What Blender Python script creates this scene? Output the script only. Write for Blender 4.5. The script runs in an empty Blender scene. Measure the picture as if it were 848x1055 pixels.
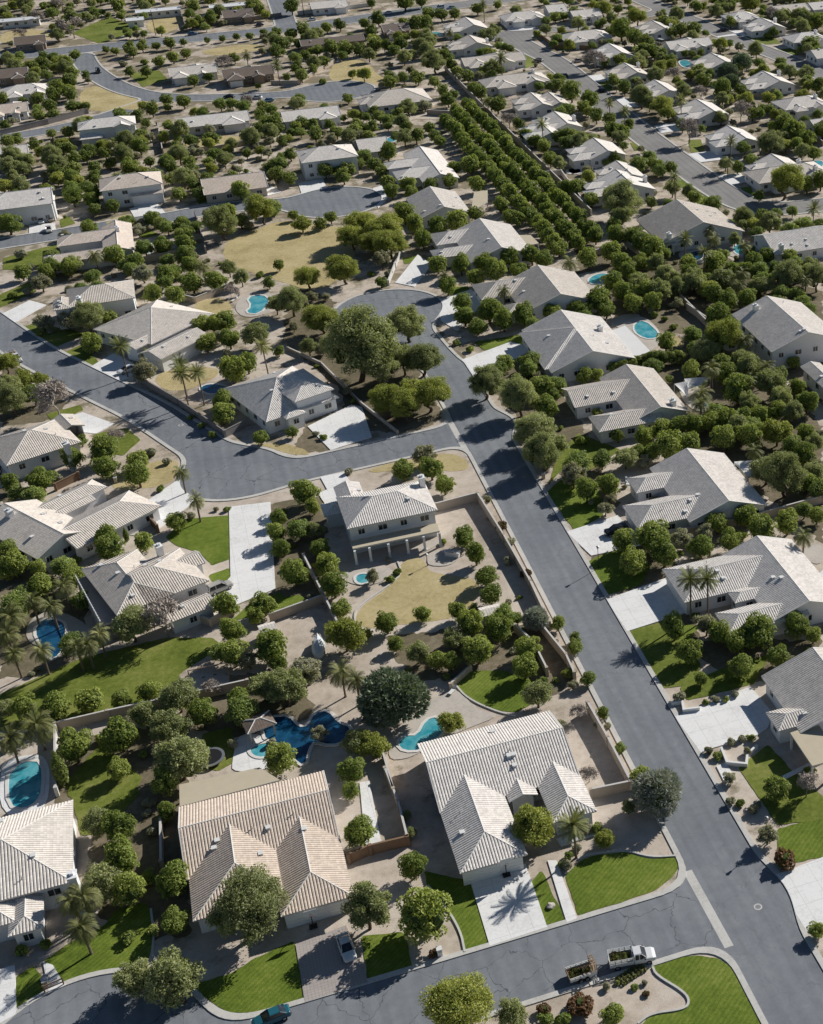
import bpy, bmesh, math, random
import numpy as np
from mathutils import Vector, Matrix
from mathutils.geometry import tessellate_polygon
from math import sin, cos, pi, hypot, atan2, radians, sqrt
random.seed(7)
# All coordinates are metres on the ground: x runs along the cross street, y up the main street.
HOUSES=[{"a":"the grass corner house","l":"grey tile roofed house with white garage drive, at the grassy street corner","p":[25.83,149.68],"r":0.0,"W":[[-9.89,-7.68,9.89,7.68,"x","gg",3.0,0.0],[-9.89,-19.52,-0.88,0.0,"y","h-",3.0,1.0],[3.9,-15.2,10.07,0.0,"y","h-",3.0,0.0],[-0.62,-9.06,3.48,0.0,"y","g-",3.0,0.0]],"col":"g","v":7},{"a":"the brick driveway house","l":"tan tile roofed house with a brick driveway and flat rear patio roof","p":[-7.56,149.44],"r":0.0,"W":[[-9.82,-7.25,9.82,7.25,"x","gg",3.0,0.0],[0.89,-18.06,9.97,0.0,"y","h-",3.0,1.0],[-9.51,-14.75,2.49,0.0,"y","h-",3.0,0.0]],"col":"t","v":8,"fl":[[[[-17.16,161.58],[-17.37,156.97],[-3.76,157.19],[-6.19,160.99]],2.9,"tan"]]},{"a":"the bottom left house","l":"grey tiled house with a tall white end wall by the turquoise pool","p":[-39.51,154.19],"r":0.0,"W":[[-8.56,-8.07,8.57,8.08,"x","-h",4.2,0.0],[0.73,-13.54,4.79,-0.0,"y","h-",3.0,0.0],[-4.45,-11.48,1.62,-0.0,"y","h-",3.2,0.0]],"col":"g","v":8,"ch":[-30.54,144.88]},{"a":"the walled planter house","l":"grey tiled house with a low porte-cochere roof beside the stepped white planters","p":[77.0,145.81],"r":0.0,"W":[[-8.62,-7.09,8.62,7.08,"y","gg",3.0,0.0],[-11.45,-5.56,-4.32,-1.03,"x","hh",3.0,0.0]],"col":"g","v":3,"fl":[[[[67.01,139.34],[66.93,131.71],[71.08,131.7],[71.7,139.75]],3.0,"tan"]]},{"a":"the twin palm house","l":"large grey tiled house with two tall palms by its garage","p":[82.31,175.98],"r":0.0,"W":[[-6.66,-10.69,6.67,10.69,"y","gg",3.0,0.0],[-17.88,-0.21,-0.0,10.59,"x","h-",3.0,1.0],[-10.12,-3.52,-0.0,0.01,"x","h-",3.0,0.0],[-14.34,-11.12,-0.0,-4.95,"x","h-",3.0,0.0]],"col":"g","v":6,"fl":[[[[86.43,173.39],[90.09,176.13],[88.71,169.0],[84.45,168.39]],2.9,"white"]]},{"a":"the black car house","l":"grey tiled house with a black car parked on its drive","p":[82.11,209.8],"r":0.0,"W":[[-7.81,-10.75,7.81,10.74,"y","gg",3.0,0.0],[-13.28,2.86,0.0,8.89,"x","h-",3.0,0.0],[-17.23,-9.22,0.0,-0.47,"x","h-",3.0,1.0]],"col":"g","v":4,"fl":[[[[90.62,217.09],[95.08,215.94],[95.32,210.86],[90.72,210.7]],2.8,"white"]]},{"a":"the shade sail house","l":"grey tiled house with white shade sails over its rear patio","p":[83.91,251.4],"r":0.0,"W":[[-6.31,-11.14,6.3,11.14,"y","gg",3.0,0.0],[-15.47,-0.28,0.0,9.7,"x","g-",3.0,0.0],[-14.12,-12.72,0.0,-5.25,"x","h-",3.0,1.0]],"col":"g","v":4,"ch":[87.24,242.27]},{"a":"the kidney pool house","l":"grey tiled house with a bright white flat patio roof towards a kidney shaped pool","p":[78.45,282.01],"r":0.0,"W":[[-9.89,-12.62,9.89,12.62,"y","gg",3.0,0.0],[-10.83,-10.32,0.0,11.49,"x","h-",3.0,0.0]],"col":"g","v":3,"ch":[84.77,284.32],"fl":[[[[87.76,286.4],[92.2,288.05],[92.86,272.07],[86.15,269.54]],2.8,"white"]]},{"a":"the side street bend house","l":"long grey tiled house with low front wings right of the round court","p":[81.33,314.73],"r":0.0,"W":[[-9.68,-10.45,9.68,10.45,"y","gg",3.0,0.0],[-17.16,1.78,-0.0,12.85,"x","h-",3.0,0.0],[-13.07,-8.92,-0.0,-3.44,"x","h-",3.0,0.0]],"col":"g","v":4},{"a":"the court edge house","l":"grey tiled house with stepped front roofs facing the round court","p":[76.26,354.84],"r":0.0,"W":[[-8.64,-12.36,8.64,12.36,"y","gg",3.0,0.0],[-14.29,4.43,0.0,14.31,"x","h-",3.0,0.0],[-16.76,-5.43,0.0,1.39,"x","h-",3.0,1.0]],"col":"g","v":4,"fl":[[[[83.37,359.4],[88.04,357.32],[88.39,350.07],[83.12,349.63]],2.8,"tan"]]},{"a":"the rooftop unit house","l":"tan tiled house with a white rooftop unit and gable facing the camera","p":[69.51,392.22],"r":0.0,"W":[[-7.56,-10.06,7.56,10.05,"y","gg",3.0,0.0]],"col":"g","v":5,"fl":[[[[82.37,400.57],[86.44,400.43],[83.84,389.91],[77.25,383.25]],2.8,"tan"]]},{"a":"the double gable house","l":"tan tiled house with a broad gable behind the small orchard","p":[75.48,430.96],"r":0.0,"W":[[-5.76,-15.98,5.76,15.97,"y","gg",3.0,0.0],[-13.38,2.26,0.0,9.93,"x","h-",3.0,0.0],[-12.39,-10.2,0.0,-0.28,"x","h-",3.0,0.0]],"col":"g","v":4},{"a":"the white court house","l":"two storey white house with a hipped roof above the upper court","p":[45.92,448.86],"r":0.0,"W":[[-8.98,-7.0,8.98,7.0,"x","hh",5.8,0.0],[11.01,4.29,21.09,18.79,"x","-g",3.2,0.0]],"col":"g","v":3},{"a":"the tan gable house","l":"tan tiled house with a side gable and curved white drive","p":[15.49,438.61],"r":0.0,"W":[[-9.5,-7.5,9.5,7.5,"x","gg",3.0,0.0],[2.15,0.29,10.37,3.29,"y","g-",3.0,0.0]],"col":"t","v":3},{"a":"the arched entry house","l":"two storey tan house with an arched entry porch","p":[-14.16,445.36],"r":0.0,"W":[[-9.05,-6.5,9.06,6.5,"x","hh",5.8,0.0],[-4.86,-2.91,-0.81,0.0,"y","g-",3.2,0.0],[-1.07,-7.45,8.98,4.62,"x","hg",3.3,1.0]],"col":"t","v":3},{"a":"the parked cars house","l":"two storey white house with cars parked on its short drive","p":[-46.29,441.28],"r":0.0,"W":[[-9.94,-7.5,9.94,7.5,"x","hg",5.6,0.0],[3.96,-5.12,10.37,0.0,"y","g-",5.6,0.0]],"col":"g","v":3},{"a":"the chimneyed tan house","l":"single storey tan tiled house with a chimney on its ridge","p":[-19.6,401.84],"r":0.0,"W":[[-4.08,-11.79,4.08,11.79,"y","gg",3.0,0.0],[-15.99,-0.21,0.0,8.79,"x","h-",3.0,0.0],[-19.34,-13.63,0.0,-6.81,"x","h-",3.0,0.0]],"col":"t","v":3,"ch":[-19.2,404.04]},{"a":"the blue walled house","l":"two storey house with a long shaded wall and hipped grey roof","p":[-24.27,353.65],"r":0.0,"W":[[-8.05,-6.5,8.05,6.5,"x","hh",5.4,0.0],[-11.17,-7.01,-6.9,0.0,"y","h-",5.4,0.0]],"col":"g","v":4,"ch":[-29.03,346.88]},{"a":"the tall palm house","l":"grey roofed house with a tall palm beside its shaded drive","p":[-12.64,334.18],"r":-0.8664,"W":[[-9.86,-10.08,9.85,10.09,"x","hh",3.6,0.0],[11.16,-14.88,18.15,-0.0,"y","g-",3.6,1.0],[4.04,-13.68,8.67,-0.0,"y","g-",3.6,0.0]],"col":"g","v":5},{"a":"the corner two storey house","l":"two storey white house on the street corner with a wide white drive","p":[11.09,282.72],"r":0.3491,"W":[[-8.5,-10.67,8.5,10.67,"x","hh",3.2,0.0],[-1.5,-10.63,7.71,3.37,"y","hh",5.4,1.0],[-4.77,-12.44,-0.14,0.0,"y","h-",3.2,0.0]],"col":"g","v":6},{"a":"the columned house","l":"two storey white house with a columned rear patio and tan flat awning","p":[23.62,222.31],"r":0.0133,"W":[[-8.22,-5.95,8.22,5.95,"x","hh",5.8,0.0],[-8.0,-0.0,-3.11,10.8,"y","-g",5.3,0.0],[-11.0,4.83,-0.0,9.59,"x","h-",3.0,0.0]],"col":"g","v":6,"ch":[31.03,225.66],"fl":[[[[15.64,213.57],[31.33,213.47],[31.45,216.35],[15.82,216.31]],3.2,"tan"]],"co":[[15.87,213.16],[18.49,213.24],[21.88,213.14],[25.22,213.14],[28.27,213.21],[31.18,213.34]]},{"a":"the left edge house","l":"pale tiled house with a white chimney beside a small curved lawn","p":[-38.75,278.32],"r":0.3345,"W":[[-7.38,-7.0,7.38,7.0,"x","hh",4.0,0.0],[5.56,0.0,10.58,6.59,"y","-g",4.0,0.0]],"col":"g","v":4,"ch":[-31.95,270.13]},{"a":"the cypress house","l":"large grey tiled house with a lone cypress outside its side wing","p":[-37.54,243.38],"r":0.581,"W":[[-5.98,-9.59,5.98,9.58,"y","gg",3.0,0.0],[-0.0,-12.53,18.11,-2.33,"x","-h",3.0,1.0],[-0.0,2.43,16.58,7.49,"x","-h",3.0,0.0],[-0.0,0.03,12.41,2.79,"x","-g",3.0,0.0]],"col":"g","v":6,"ch":[-41.83,247.14]},{"a":"the balcony deck house","l":"grey tiled house with a white railed deck along its left side","p":[-22.19,216.48],"r":0.31,"W":[[-4.96,-8.97,4.96,8.97,"y","hh",4.2,0.0],[0.0,-8.97,10.93,4.34,"x","-h",4.2,0.0],[0.0,-3.12,12.63,1.84,"x","-g",4.2,0.0],[1.55,-14.65,9.52,-10.15,"x","gg",2.8,0.0]],"col":"g","v":8,"ch":[-16.38,222.39],"fl":[[[[-30.68,222.64],[-26.85,206.69],[-24.25,207.29],[-28.41,224.02]],2.8,"grey"]]},{"a":"the side shed house","l":"two storey grey roofed house behind a long white shed","p":[124.99,267.7],"r":0.0,"W":[[-9.04,-11.47,9.03,11.47,"y","gg",5.0,0.0]],"col":"g","v":3,"ch":[120.65,275.91]},{"a":"the right edge house","l":"grey tiled house cut by the right edge of the picture","p":[122.48,242.01],"r":0.0,"W":[[-2.42,-7.59,2.42,7.6,"y","gg",3.5,0.0]],"col":"g","v":2},{"a":"the covered patio house","l":"grey tiled house with a white patio cover beside two pools","p":[130.91,345.59],"r":0.0,"W":[[-12.24,-10.37,12.25,10.37,"y","gg",3.0,0.0],[-0.0,-0.37,9.14,7.61,"x","-g",3.0,0.0]],"col":"g","v":4,"ch":[121.3,336.35],"fl":[[[[117.37,348.28],[120.08,334.3],[122.85,335.29],[119.76,348.09]],2.9,"tan"],[[[121.33,337.68],[121.32,333.78],[132.57,337.77],[132.28,340.78]],2.7,"white"]]},{"a":"the street bend house","l":"long grey tiled house with a tan rear patio roof at the street bend","p":[152.88,323.2],"r":0.0,"W":[[-9.53,-8.0,9.53,8.0,"x","gg",3.0,0.0]],"col":"g","v":4,"ch":[145.56,316.41],"fl":[[[[143.26,318.03],[143.27,315.89],[154.58,316.25],[155.05,319.31]],2.9,"tan"]]},{"a":"third wall side house","l":"grey hip roofed house, third beyond the block wall right of the orchard","p":[124.64,387.0],"r":0,"W":[[-6.46,-7.85,8.46,7.85,"y","gg",3.0,0],[-12.51,-6.85,1,0.15,"x","h-",3.0,1],[-10.82,1,1,6.85,"x","h-",3.0,0]],"col":"g","v":2,"ch":[131.85,385.96]},{"a":"the near bend house","l":"grey roofed house at the inside of the far street bend","p":[175.45,378.02],"r":0,"W":[[-12.24,-6.5,12.24,6.5,"x","hh",3.0,0],[-8.57,-10,-1.22,0,"y","h-",3.0,1],[2.45,-8.5,9.79,0,"y","g-",3.0,0]],"col":"g","v":2,"ch":[182.8,373.69]},{"a":"fourth wall side house","l":"grey roofed house, fourth beyond the long block wall","p":[118.71,453.31],"r":0,"W":[[-3.54,-8.1,5.54,8.1,"y","gg",3.0,0],[-7.62,-7.1,1,-0.1,"x","h-",3.0,1],[-6.59,1,1,7.1,"x","h-",3.0,0]],"col":"g","v":2},{"a":"fifth wall side house","l":"grey roofed house, fifth beyond the long block wall, above a bare tree","p":[125.93,489.73],"r":0,"W":[[-3.85,-8.7,5.85,8.7,"y","gg",3.0,0],[-8.13,-7.7,1,-0.7,"x","h-",3.0,1],[-7.03,1,1,7.7,"x","h-",3.0,0]],"col":"g","v":2},{"a":"the lawn drive house","l":"white roofed house beside the small bright green lawn at the top","p":[127.79,524.83],"r":0,"W":[[-12.72,-6.5,12.72,6.5,"x","hh",3.0,0],[-8.9,-10,-1.27,0,"y","h-",3.0,1],[2.54,-8.5,10.17,0,"y","g-",3.0,0]],"col":"g","v":2,"ch":[135.42,525.2]},{"a":"the block wall end house","l":"pale house with stepped roofs at the far end of the block wall","p":[128.14,560.06],"r":0,"W":[[-12.73,-5.5,12.73,6,"x","gg",3.0,0],[-11.46,-9.5,-2.55,0,"y","h-",3.0,1],[1.27,-8,7.64,0,"y","g-",3.0,0],[-2.55,0,7.64,10,"y","-h",3.0,0]],"col":"g","v":2},{"a":"the top pale gable house","l":"pale gabled house second from the top of the block wall row","p":[126.64,591.32],"r":0,"W":[[-5.51,-7.76,7.51,7.76,"y","gg",3.0,0],[-10.92,-6.76,1,0.24,"x","h-",3.0,1],[-9.45,1,1,6.76,"x","h-",3.0,0]],"col":"g","v":2,"ch":[132.93,588.46]},{"a":"the small top pool house","l":"pale gabled house beside a small pool at the top of the block wall row","p":[133.3,625.81],"r":0,"W":[[-5.84,-8.89,7.84,8.89,"y","gg",3.0,0],[-11.48,-7.89,1,-0.89,"x","h-",3.0,1],[-9.93,1,1,7.89,"x","h-",3.0,0]],"col":"g","v":2},{"a":"the far cul-de-sac house","l":"pale hip roofed house at the head of the far street","p":[160.88,635.1],"r":0,"W":[[-9.81,-6.5,9.81,6.5,"x","hh",3.0,0],[-6.86,-10,-0.98,0,"y","h-",3.0,1],[1.96,-8.5,7.84,0,"y","g-",3.0,0]],"col":"g","v":2},{"a":"the loop dark roof house","l":"small grey roofed house half hidden below the arterial road","p":[102.79,636.56],"r":0,"W":[[-5.88,-5.5,5.88,6,"x","gg",3.0,0],[-5.3,-9.5,-1.18,0,"y","h-",3.0,1],[0.59,-8,3.53,0,"y","g-",3.0,0],[-1.18,0,3.53,10,"y","-h",3.0,0]],"col":"b","v":2},{"a":"the dark long roof house","l":"long low house with a dark brown roof among trees","p":[73.28,624.52],"r":0,"W":[[-13.5,-4.5,13.5,4.5,"x","gg",3.0,0]],"col":"b","v":2},{"a":"the long flat gable house","l":"house with a plain long grey gabled roof beside the upper court","p":[48.45,509.19],"r":0,"W":[[-10.08,-6,10.08,6,"x","gg",3.0,0],[2.02,-8.5,8.47,0,"y","h-",3.0,0]],"col":"g","v":2},{"a":"the pyramid roof house","l":"house with a wide pale pyramid roof below the dry park","p":[81.22,518.58],"r":0,"W":[[-11.66,-9,11.66,9,"x","hh",3.0,0],[-13.99,-3,0,5,"x","h-",2.8,0]],"col":"g","v":2},{"a":"the loop green lawn house","l":"grey multi gabled house beside a green lawn on the loop road","p":[13.76,595.44],"r":0,"W":[[-9.3,-5.5,9.3,6,"x","gg",3.0,0],[-8.37,-9.5,-1.86,0,"y","h-",3.0,1],[0.93,-8,5.58,0,"y","g-",3.0,0],[-1.86,0,5.58,10,"y","-h",3.0,0]],"col":"g","v":2},{"a":"the brown two storey house","l":"brown walled two storey house with pale roof near the loop road","p":[33.88,582.74],"r":0,"W":[[-9.89,-5.5,9.89,6,"x","gg",3.0,0],[-8.9,-9.5,-1.98,0,"y","h-",3.0,1],[0.99,-8,5.93,0,"y","g-",3.0,0],[-1.98,0,5.93,10,"y","-h",3.0,0]],"col":"b","v":2},{"a":"the white loop house","l":"two storey white house below the dry lawn on the loop road","p":[-19.79,517.96],"r":0,"W":[[-9.53,-5.5,9.53,5.5,"x","hh",5.8,0],[1.91,-7,7.62,0,"y","g-",5.8,0],[-9.53,-8,-1.91,0,"x","hh",3.2,1]],"col":"g","v":2},{"a":"the caged patio house","l":"wide pale roofed house with a shaded rear patio and low shed wing","p":[15.33,516.7],"r":0,"W":[[-12.36,-6,12.36,6,"x","gg",3.0,0],[2.47,-8.5,10.38,0,"y","h-",3.0,0]],"col":"g","v":2},{"a":"the white left house","l":"white hip roofed house at the upper left edge","p":[-48.72,592.77],"r":0,"W":[[-8.96,-6.5,8.96,6.5,"x","hh",3.0,0],[-6.27,-10,-0.9,0,"y","h-",3.0,1],[1.79,-8.5,7.17,0,"y","g-",3.0,0]],"col":"g","v":2},{"a":"the upper left brown house","l":"brown gabled house at the upper left edge above a white one","p":[-56.38,623.35],"r":0,"W":[[-8.0,-6,8.0,6,"x","gg",3.0,0],[1.6,-8.5,6.72,0,"y","h-",3.0,0]],"col":"b","v":2},{"a":"the left wall tan house","l":"tan house with pale trim walls beside the left block wall","p":[-53.66,564.7],"r":0,"W":[[-6.72,-5.5,6.72,6,"x","gg",3.0,0],[-6.05,-9.5,-1.34,0,"y","h-",3.0,1],[0.67,-8,4.03,0,"y","g-",3.0,0],[-1.34,0,4.03,10,"y","-h",3.0,0]],"col":"t","v":2},{"a":"the left low roof house","l":"tan low roofed house at the left edge below the block wall","p":[-52.03,504.98],"r":0,"W":[[-6.65,-6,6.65,6,"x","gg",3.0,0],[1.33,-8.5,5.58,0,"y","h-",3.0,0]],"col":"g","v":2},{"a":"the top corner porch house","l":"pale house with a front porch by the far street corner","p":[174.84,584.77],"r":0,"W":[[-10.66,-6.5,10.66,6.5,"x","hh",3.0,0],[-7.46,-10,-1.07,0,"y","h-",3.0,1],[2.13,-8.5,8.52,0,"y","g-",3.0,0]],"col":"g","v":2},{"a":"the top hidden house","l":"pale house half hidden behind a yellow tree at the top","p":[188.02,626.98],"r":0,"W":[[-6.8,-5.5,6.8,6,"x","gg",3.0,0],[-6.12,-9.5,-1.36,0,"y","h-",3.0,1],[0.68,-8,4.08,0,"y","g-",3.0,0],[-1.36,0,4.08,10,"y","-h",3.0,0]],"col":"g","v":2},{"a":"the first middle block house","l":"white roofed house, farthest of the middle block by the wide street","p":[176.2,550.48],"r":0,"W":[[-4.46,-8.9,6.46,8.9,"y","gg",3.0,0],[-9.16,-7.9,1,-0.9,"x","h-",3.0,1],[-7.93,1,1,7.9,"x","h-",3.0,0]],"col":"g","v":2},{"a":"the second middle block house","l":"white roofed house, second farthest of the middle block by the wide street","p":[171.26,516.38],"r":0,"W":[[-4.58,-8.32,6.58,8.32,"y","gg",3.0,0],[-9.36,-7.32,1,-0.32,"x","h-",3.0,1],[-8.1,1,1,7.32,"x","h-",3.0,0]],"col":"g","v":2,"ch":[176.66,520.47]},{"a":"the third middle block house","l":"white roofed house, third of the middle block by the wide street","p":[173.21,486.76],"r":0,"W":[[-4.34,-8.36,6.34,8.36,"y","gg",3.0,0],[-8.95,-7.36,1,-0.36,"x","h-",3.0,1],[-7.75,1,1,7.36,"x","h-",3.0,0]],"col":"g","v":2},{"a":"the fourth middle block house","l":"white gabled house above a bare grey tree on the wide street","p":[177.19,453.29],"r":0,"W":[[-5.15,-8.77,7.15,8.77,"y","gg",3.0,0],[-10.32,-7.77,1,-0.77,"x","h-",3.0,1],[-8.93,1,1,7.77,"x","h-",3.0,0]],"col":"g","v":2},{"a":"the fifth middle block house","l":"white gabled house with a palm before it on the wide street","p":[174.72,418.62],"r":0,"W":[[-4.62,-8.12,6.62,8.12,"y","gg",3.0,0],[-9.42,-7.12,1,-0.12,"x","h-",3.0,1],[-8.16,1,1,7.12,"x","h-",3.0,0]],"col":"g","v":2},{"a":"the sixth middle block house","l":"grey gabled house nearest the street bend in the middle block","p":[174.9,383.0],"r":0,"W":[[-5.06,-8.15,7.06,8.15,"y","gg",3.0,0],[-10.17,-7.15,1,-0.15,"x","h-",3.0,1],[-8.8,1,1,7.15,"x","h-",3.0,0]],"col":"g","v":2,"ch":[180.77,381.05]},{"a":"the top middle pale house","l":"pale gabled house beyond the middle block, behind dark trees","p":[207.22,584.45],"r":0,"W":[[-4.37,-8.72,6.37,8.72,"y","gg",3.0,0],[-9.0,-7.72,1,-0.72,"x","h-",3.0,1],[-7.79,1,1,7.72,"x","h-",3.0,0]],"col":"g","v":2,"ch":[212.42,579.92]},{"a":"the small parked van house","l":"pale gabled house with a white van parked on its left","p":[208.97,550.74],"r":0,"W":[[-9.65,-5.5,9.65,6,"x","gg",3.0,0],[-8.68,-9.5,-1.93,0,"y","h-",3.0,1],[0.96,-8,5.79,0,"y","g-",3.0,0],[-1.93,0,5.79,10,"y","-h",3.0,0]],"col":"g","v":2},{"a":"the middle pool house","l":"pale gabled house beside a small bright pool in the middle block","p":[207.73,516.42],"r":0,"W":[[-5.1,-7.92,7.1,7.92,"y","gg",3.0,0],[-10.23,-6.92,1,0.08,"x","h-",3.0,1],[-8.85,1,1,6.92,"x","h-",3.0,0]],"col":"g","v":2},{"a":"the pine side house","l":"white gabled house right of the dark pines","p":[214.44,479.89],"r":0,"W":[[-5.56,-8.21,7.56,8.21,"y","gg",3.0,0],[-11.01,-7.21,1,-0.21,"x","h-",3.0,1],[-9.52,1,1,7.21,"x","h-",3.0,0]],"col":"g","v":2,"ch":[220.79,484.86]},{"a":"the far right hip house","l":"pale hipped house right of the white gabled one at the right edge","p":[212.82,448.54],"r":0,"W":[[-8.87,-6.5,8.87,6.5,"x","hh",3.0,0],[-6.21,-10,-0.89,0,"y","h-",3.0,1],[1.77,-8.5,7.1,0,"y","g-",3.0,0]],"col":"g","v":2,"ch":[218.15,447.67]},{"a":"the right margin flat house","l":"small pale roof cut by the right picture margin","p":[207.28,420.74],"r":0,"W":[[-4.0,-6,4.0,6,"x","gg",3.0,0],[0.8,-8.5,3.36,0,"y","h-",3.0,0]],"col":"g","v":2},{"a":"the upper street left house","l":"pale house left of two chimneys on the upper right street","p":[249.61,590.38],"r":0,"W":[[-7.42,-6.5,7.42,6.5,"x","hh",3.0,0],[-5.19,-10,-0.74,0,"y","h-",3.0,1],[1.48,-8.5,5.94,0,"y","g-",3.0,0]],"col":"g","v":2},{"a":"the upper street twin chimney house","l":"pale house with white chimney posts on the upper right street","p":[251.9,568.01],"r":0,"W":[[-4.81,-7.91,6.81,7.91,"y","gg",3.0,0],[-9.75,-6.91,1,0.09,"x","h-",3.0,1],[-8.44,1,1,6.91,"x","h-",3.0,0]],"col":"g","v":2,"ch":[257.52,570.48]},{"a":"the upper lawn right house","l":"pale house beyond a strip of lawn on the upper right street","p":[257.84,540.14],"r":0,"W":[[-8.35,-6.5,8.35,6.5,"x","hh",3.0,0],[-5.85,-10,-0.84,0,"y","h-",3.0,1],[1.67,-8.5,6.68,0,"y","g-",3.0,0]],"col":"g","v":2,"ch":[262.85,540.73]},{"a":"the upper right white house","l":"small white roof at the upper right picture margin","p":[250.42,510.97],"r":0,"W":[[-4.0,-6,4.0,6,"x","gg",3.0,0],[0.8,-8.5,3.36,0,"y","h-",3.0,0]],"col":"g","v":2},{"a":"the top right long house","l":"long pale roof along the top right street","p":[275.27,594.9],"r":0,"W":[[-8.31,-6,8.31,6,"x","gg",3.0,0],[1.66,-8.5,6.98,0,"y","h-",3.0,0]],"col":"g","v":2},{"a":"the top right corner house","l":"small grey roof at the top right picture corner","p":[289.19,594.38],"r":0,"W":[[-4.56,-6,4.56,6,"x","gg",3.0,0],[0.91,-8.5,3.83,0,"y","h-",3.0,0]],"col":"g","v":2},{"a":"the first west row house","l":"pale gabled house, first beside the wide street past the block wall row","p":[132.38,489.18],"r":0,"W":[[-3.11,-7.84,5.11,7.84,"y","gg",3.0,0],[-6.9,-6.84,1,0.16,"x","h-",3.0,1],[-5.97,1,1,6.84,"x","h-",3.0,0]],"col":"g","v":2},{"a":"the second west row house","l":"white gabled house with low wing, second on the left of the wide street","p":[126.54,460.82],"r":0,"W":[[-4.33,-8.42,6.33,8.42,"y","gg",3.0,0],[-8.94,-7.42,1,-0.42,"x","h-",3.0,1],[-7.74,1,1,7.42,"x","h-",3.0,0]],"col":"g","v":2,"ch":[131.7,459.13]},{"a":"the third west row house","l":"white gabled house by a green lawn on the left of the wide street","p":[128.97,423.4],"r":0,"W":[[-5.34,-7.77,7.34,7.77,"y","gg",3.0,0],[-10.63,-6.77,1,0.23,"x","h-",3.0,1],[-9.2,1,1,6.77,"x","h-",3.0,0]],"col":"g","v":2},{"a":"the fourth west row house","l":"pale gabled house with small pool on the left of the wide street","p":[128.58,398.69],"r":0,"W":[[-3.78,-7.56,5.78,7.56,"y","gg",3.0,0],[-8.01,-6.56,1,0.44,"x","h-",3.0,1],[-6.94,1,1,6.56,"x","h-",3.0,0]],"col":"g","v":2},{"a":"the far street end house","l":"small pale roof at the top of the far street","p":[178.8,643.85],"r":0,"W":[[-4.61,-6,4.61,6,"x","gg",3.0,0],[0.92,-8.5,3.88,0,"y","h-",3.0,0]],"col":"g","v":2},{"a":"the arterial north house","l":"low pale house beyond the white arterial wall","p":[83.33,702.51],"r":0,"W":[[-8.72,-6,8.72,6,"x","gg",3.0,0],[1.74,-8.5,7.32,0,"y","h-",3.0,0]],"col":"g","v":2},{"a":"the far left barn","l":"pale metal barn at the top left edge","p":[-54.79,737.27],"r":0,"W":[[-8.56,-4,8.56,4,"x","gg",3.2,0]],"col":"w","v":2,"low":1},{"a":"the far left brown cottage","l":"small brown roofed cottage above the arterial road","p":[-49.17,685.03],"r":0,"W":[[-6.56,-6,6.56,6,"x","gg",3.0,0],[1.31,-8.5,5.51,0,"y","h-",3.0,0]],"col":"b","v":2},{"a":"the white metal barn","l":"long white metal barn beyond the field","p":[6.65,729.49],"r":0,"W":[[-10.3,-4,10.3,4,"x","gg",3.2,0]],"col":"w","v":2,"low":1},{"a":"the small white barn","l":"small white metal barn beside the longer one","p":[-4.5,711.98],"r":0,"W":[[-4.0,-4,4.0,4,"x","gg",3.2,0]],"col":"w","v":2,"low":1},{"a":"the far white stable","l":"long white stable roof at the top","p":[39.32,724.93],"r":0,"W":[[-9.59,-4,9.59,4,"x","gg",3.2,0]],"col":"w","v":2,"low":1},{"a":"the far brown roof cottage","l":"brown roofed cottage beyond the arterial road","p":[41.01,701.24],"r":0,"W":[[-6.99,-6,6.99,6,"x","gg",3.0,0],[1.4,-8.5,5.87,0,"y","h-",3.0,0]],"col":"b","v":2}]
ROADS=[["main street",4.65,[[49.23,60],[49.23,285],[46.95,293.63],[45.13,315.65],[42.84,327.81]]],["cross street",4.74,[[49.23,114.76321815341598],[-29,114.76321815341598]]],["curved street",4.6,[[51.06,256.23],[45.12,254.97],[37.13,254.18],[28.93,253.57],[20.9,252.97],[13.99,252.4],[7.2,251.84],[2.0,252.76],[-1.84,260.35],[-7.32,271.58],[-11.99,281.98],[-17.09,293.0],[-24.9,306.15],[-33.15,320.62],[-40.12,332.83],[-47.08,347.99],[-59.31,376.46],[-73.67,410.27]]],["middle street",4.5,[[-66.84,417.75],[-51.76,420.3],[-41.4,420.87],[-28.18,422.04],[-15.46,423.6],[-6.13,423.12],[4.92,425.71],[16.27,425.43],[27.45,422.33],[42.79,417.38]]],["loop road",4.5,[[-28.46,657.93],[-26.63,638.16],[-23.02,620.23],[-16.73,598.42],[-9.22,581.81],[1.0,569.08],[14.91,562.47],[28.9,557.39],[43.06,553.78],[57.92,554.63]]],["loop spur",4.3,[[0.3,569.41],[-6.29,564.83],[-14.22,556.62],[-23.92,548.22],[-37.2,540.61],[-56.43,536.29],[-74.79,529.55]]],["arterial road",7.0,[[-99.77,669.86],[-61.91,672.3],[-4.08,672.04],[57.07,671.76],[98.42,680.87],[132.33,688.1],[187.24,693.79],[264.53,707.65],[356.15,726.33]]],["side lane",4.5,[[59.79,672.63],[62.61,718.41],[65.48,784.56]]],["wide street",5.2,[[148.12,615.75],[150.21,586.19],[154.68,557.57],[151.52,467.34],[152.34,402.97],[153.12,379.41],[155.6,362.63],[162.03,355.97],[176.29,354.25],[191.8,352.04]]],["far cross street",4.2,[[148.12,615.75],[164.29,616.28],[183.71,617.55],[208.75,623.11],[231.44,632.99]]],["upper right street",4.8,[[225.78,687.56],[227.65,652.27],[233.04,599.59],[236.36,551.76],[241.58,518.98],[243.2,474.14]]]]
BULBS=[[[42.38,326.66],13.5],[[-1.84,256.06],10.2],[[42.79,417.38],14.0],[[62.92,550.65],15],[[-30.35,119.6],13.5],[[148.32,611.44],9]]
MAINX=49.23
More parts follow.
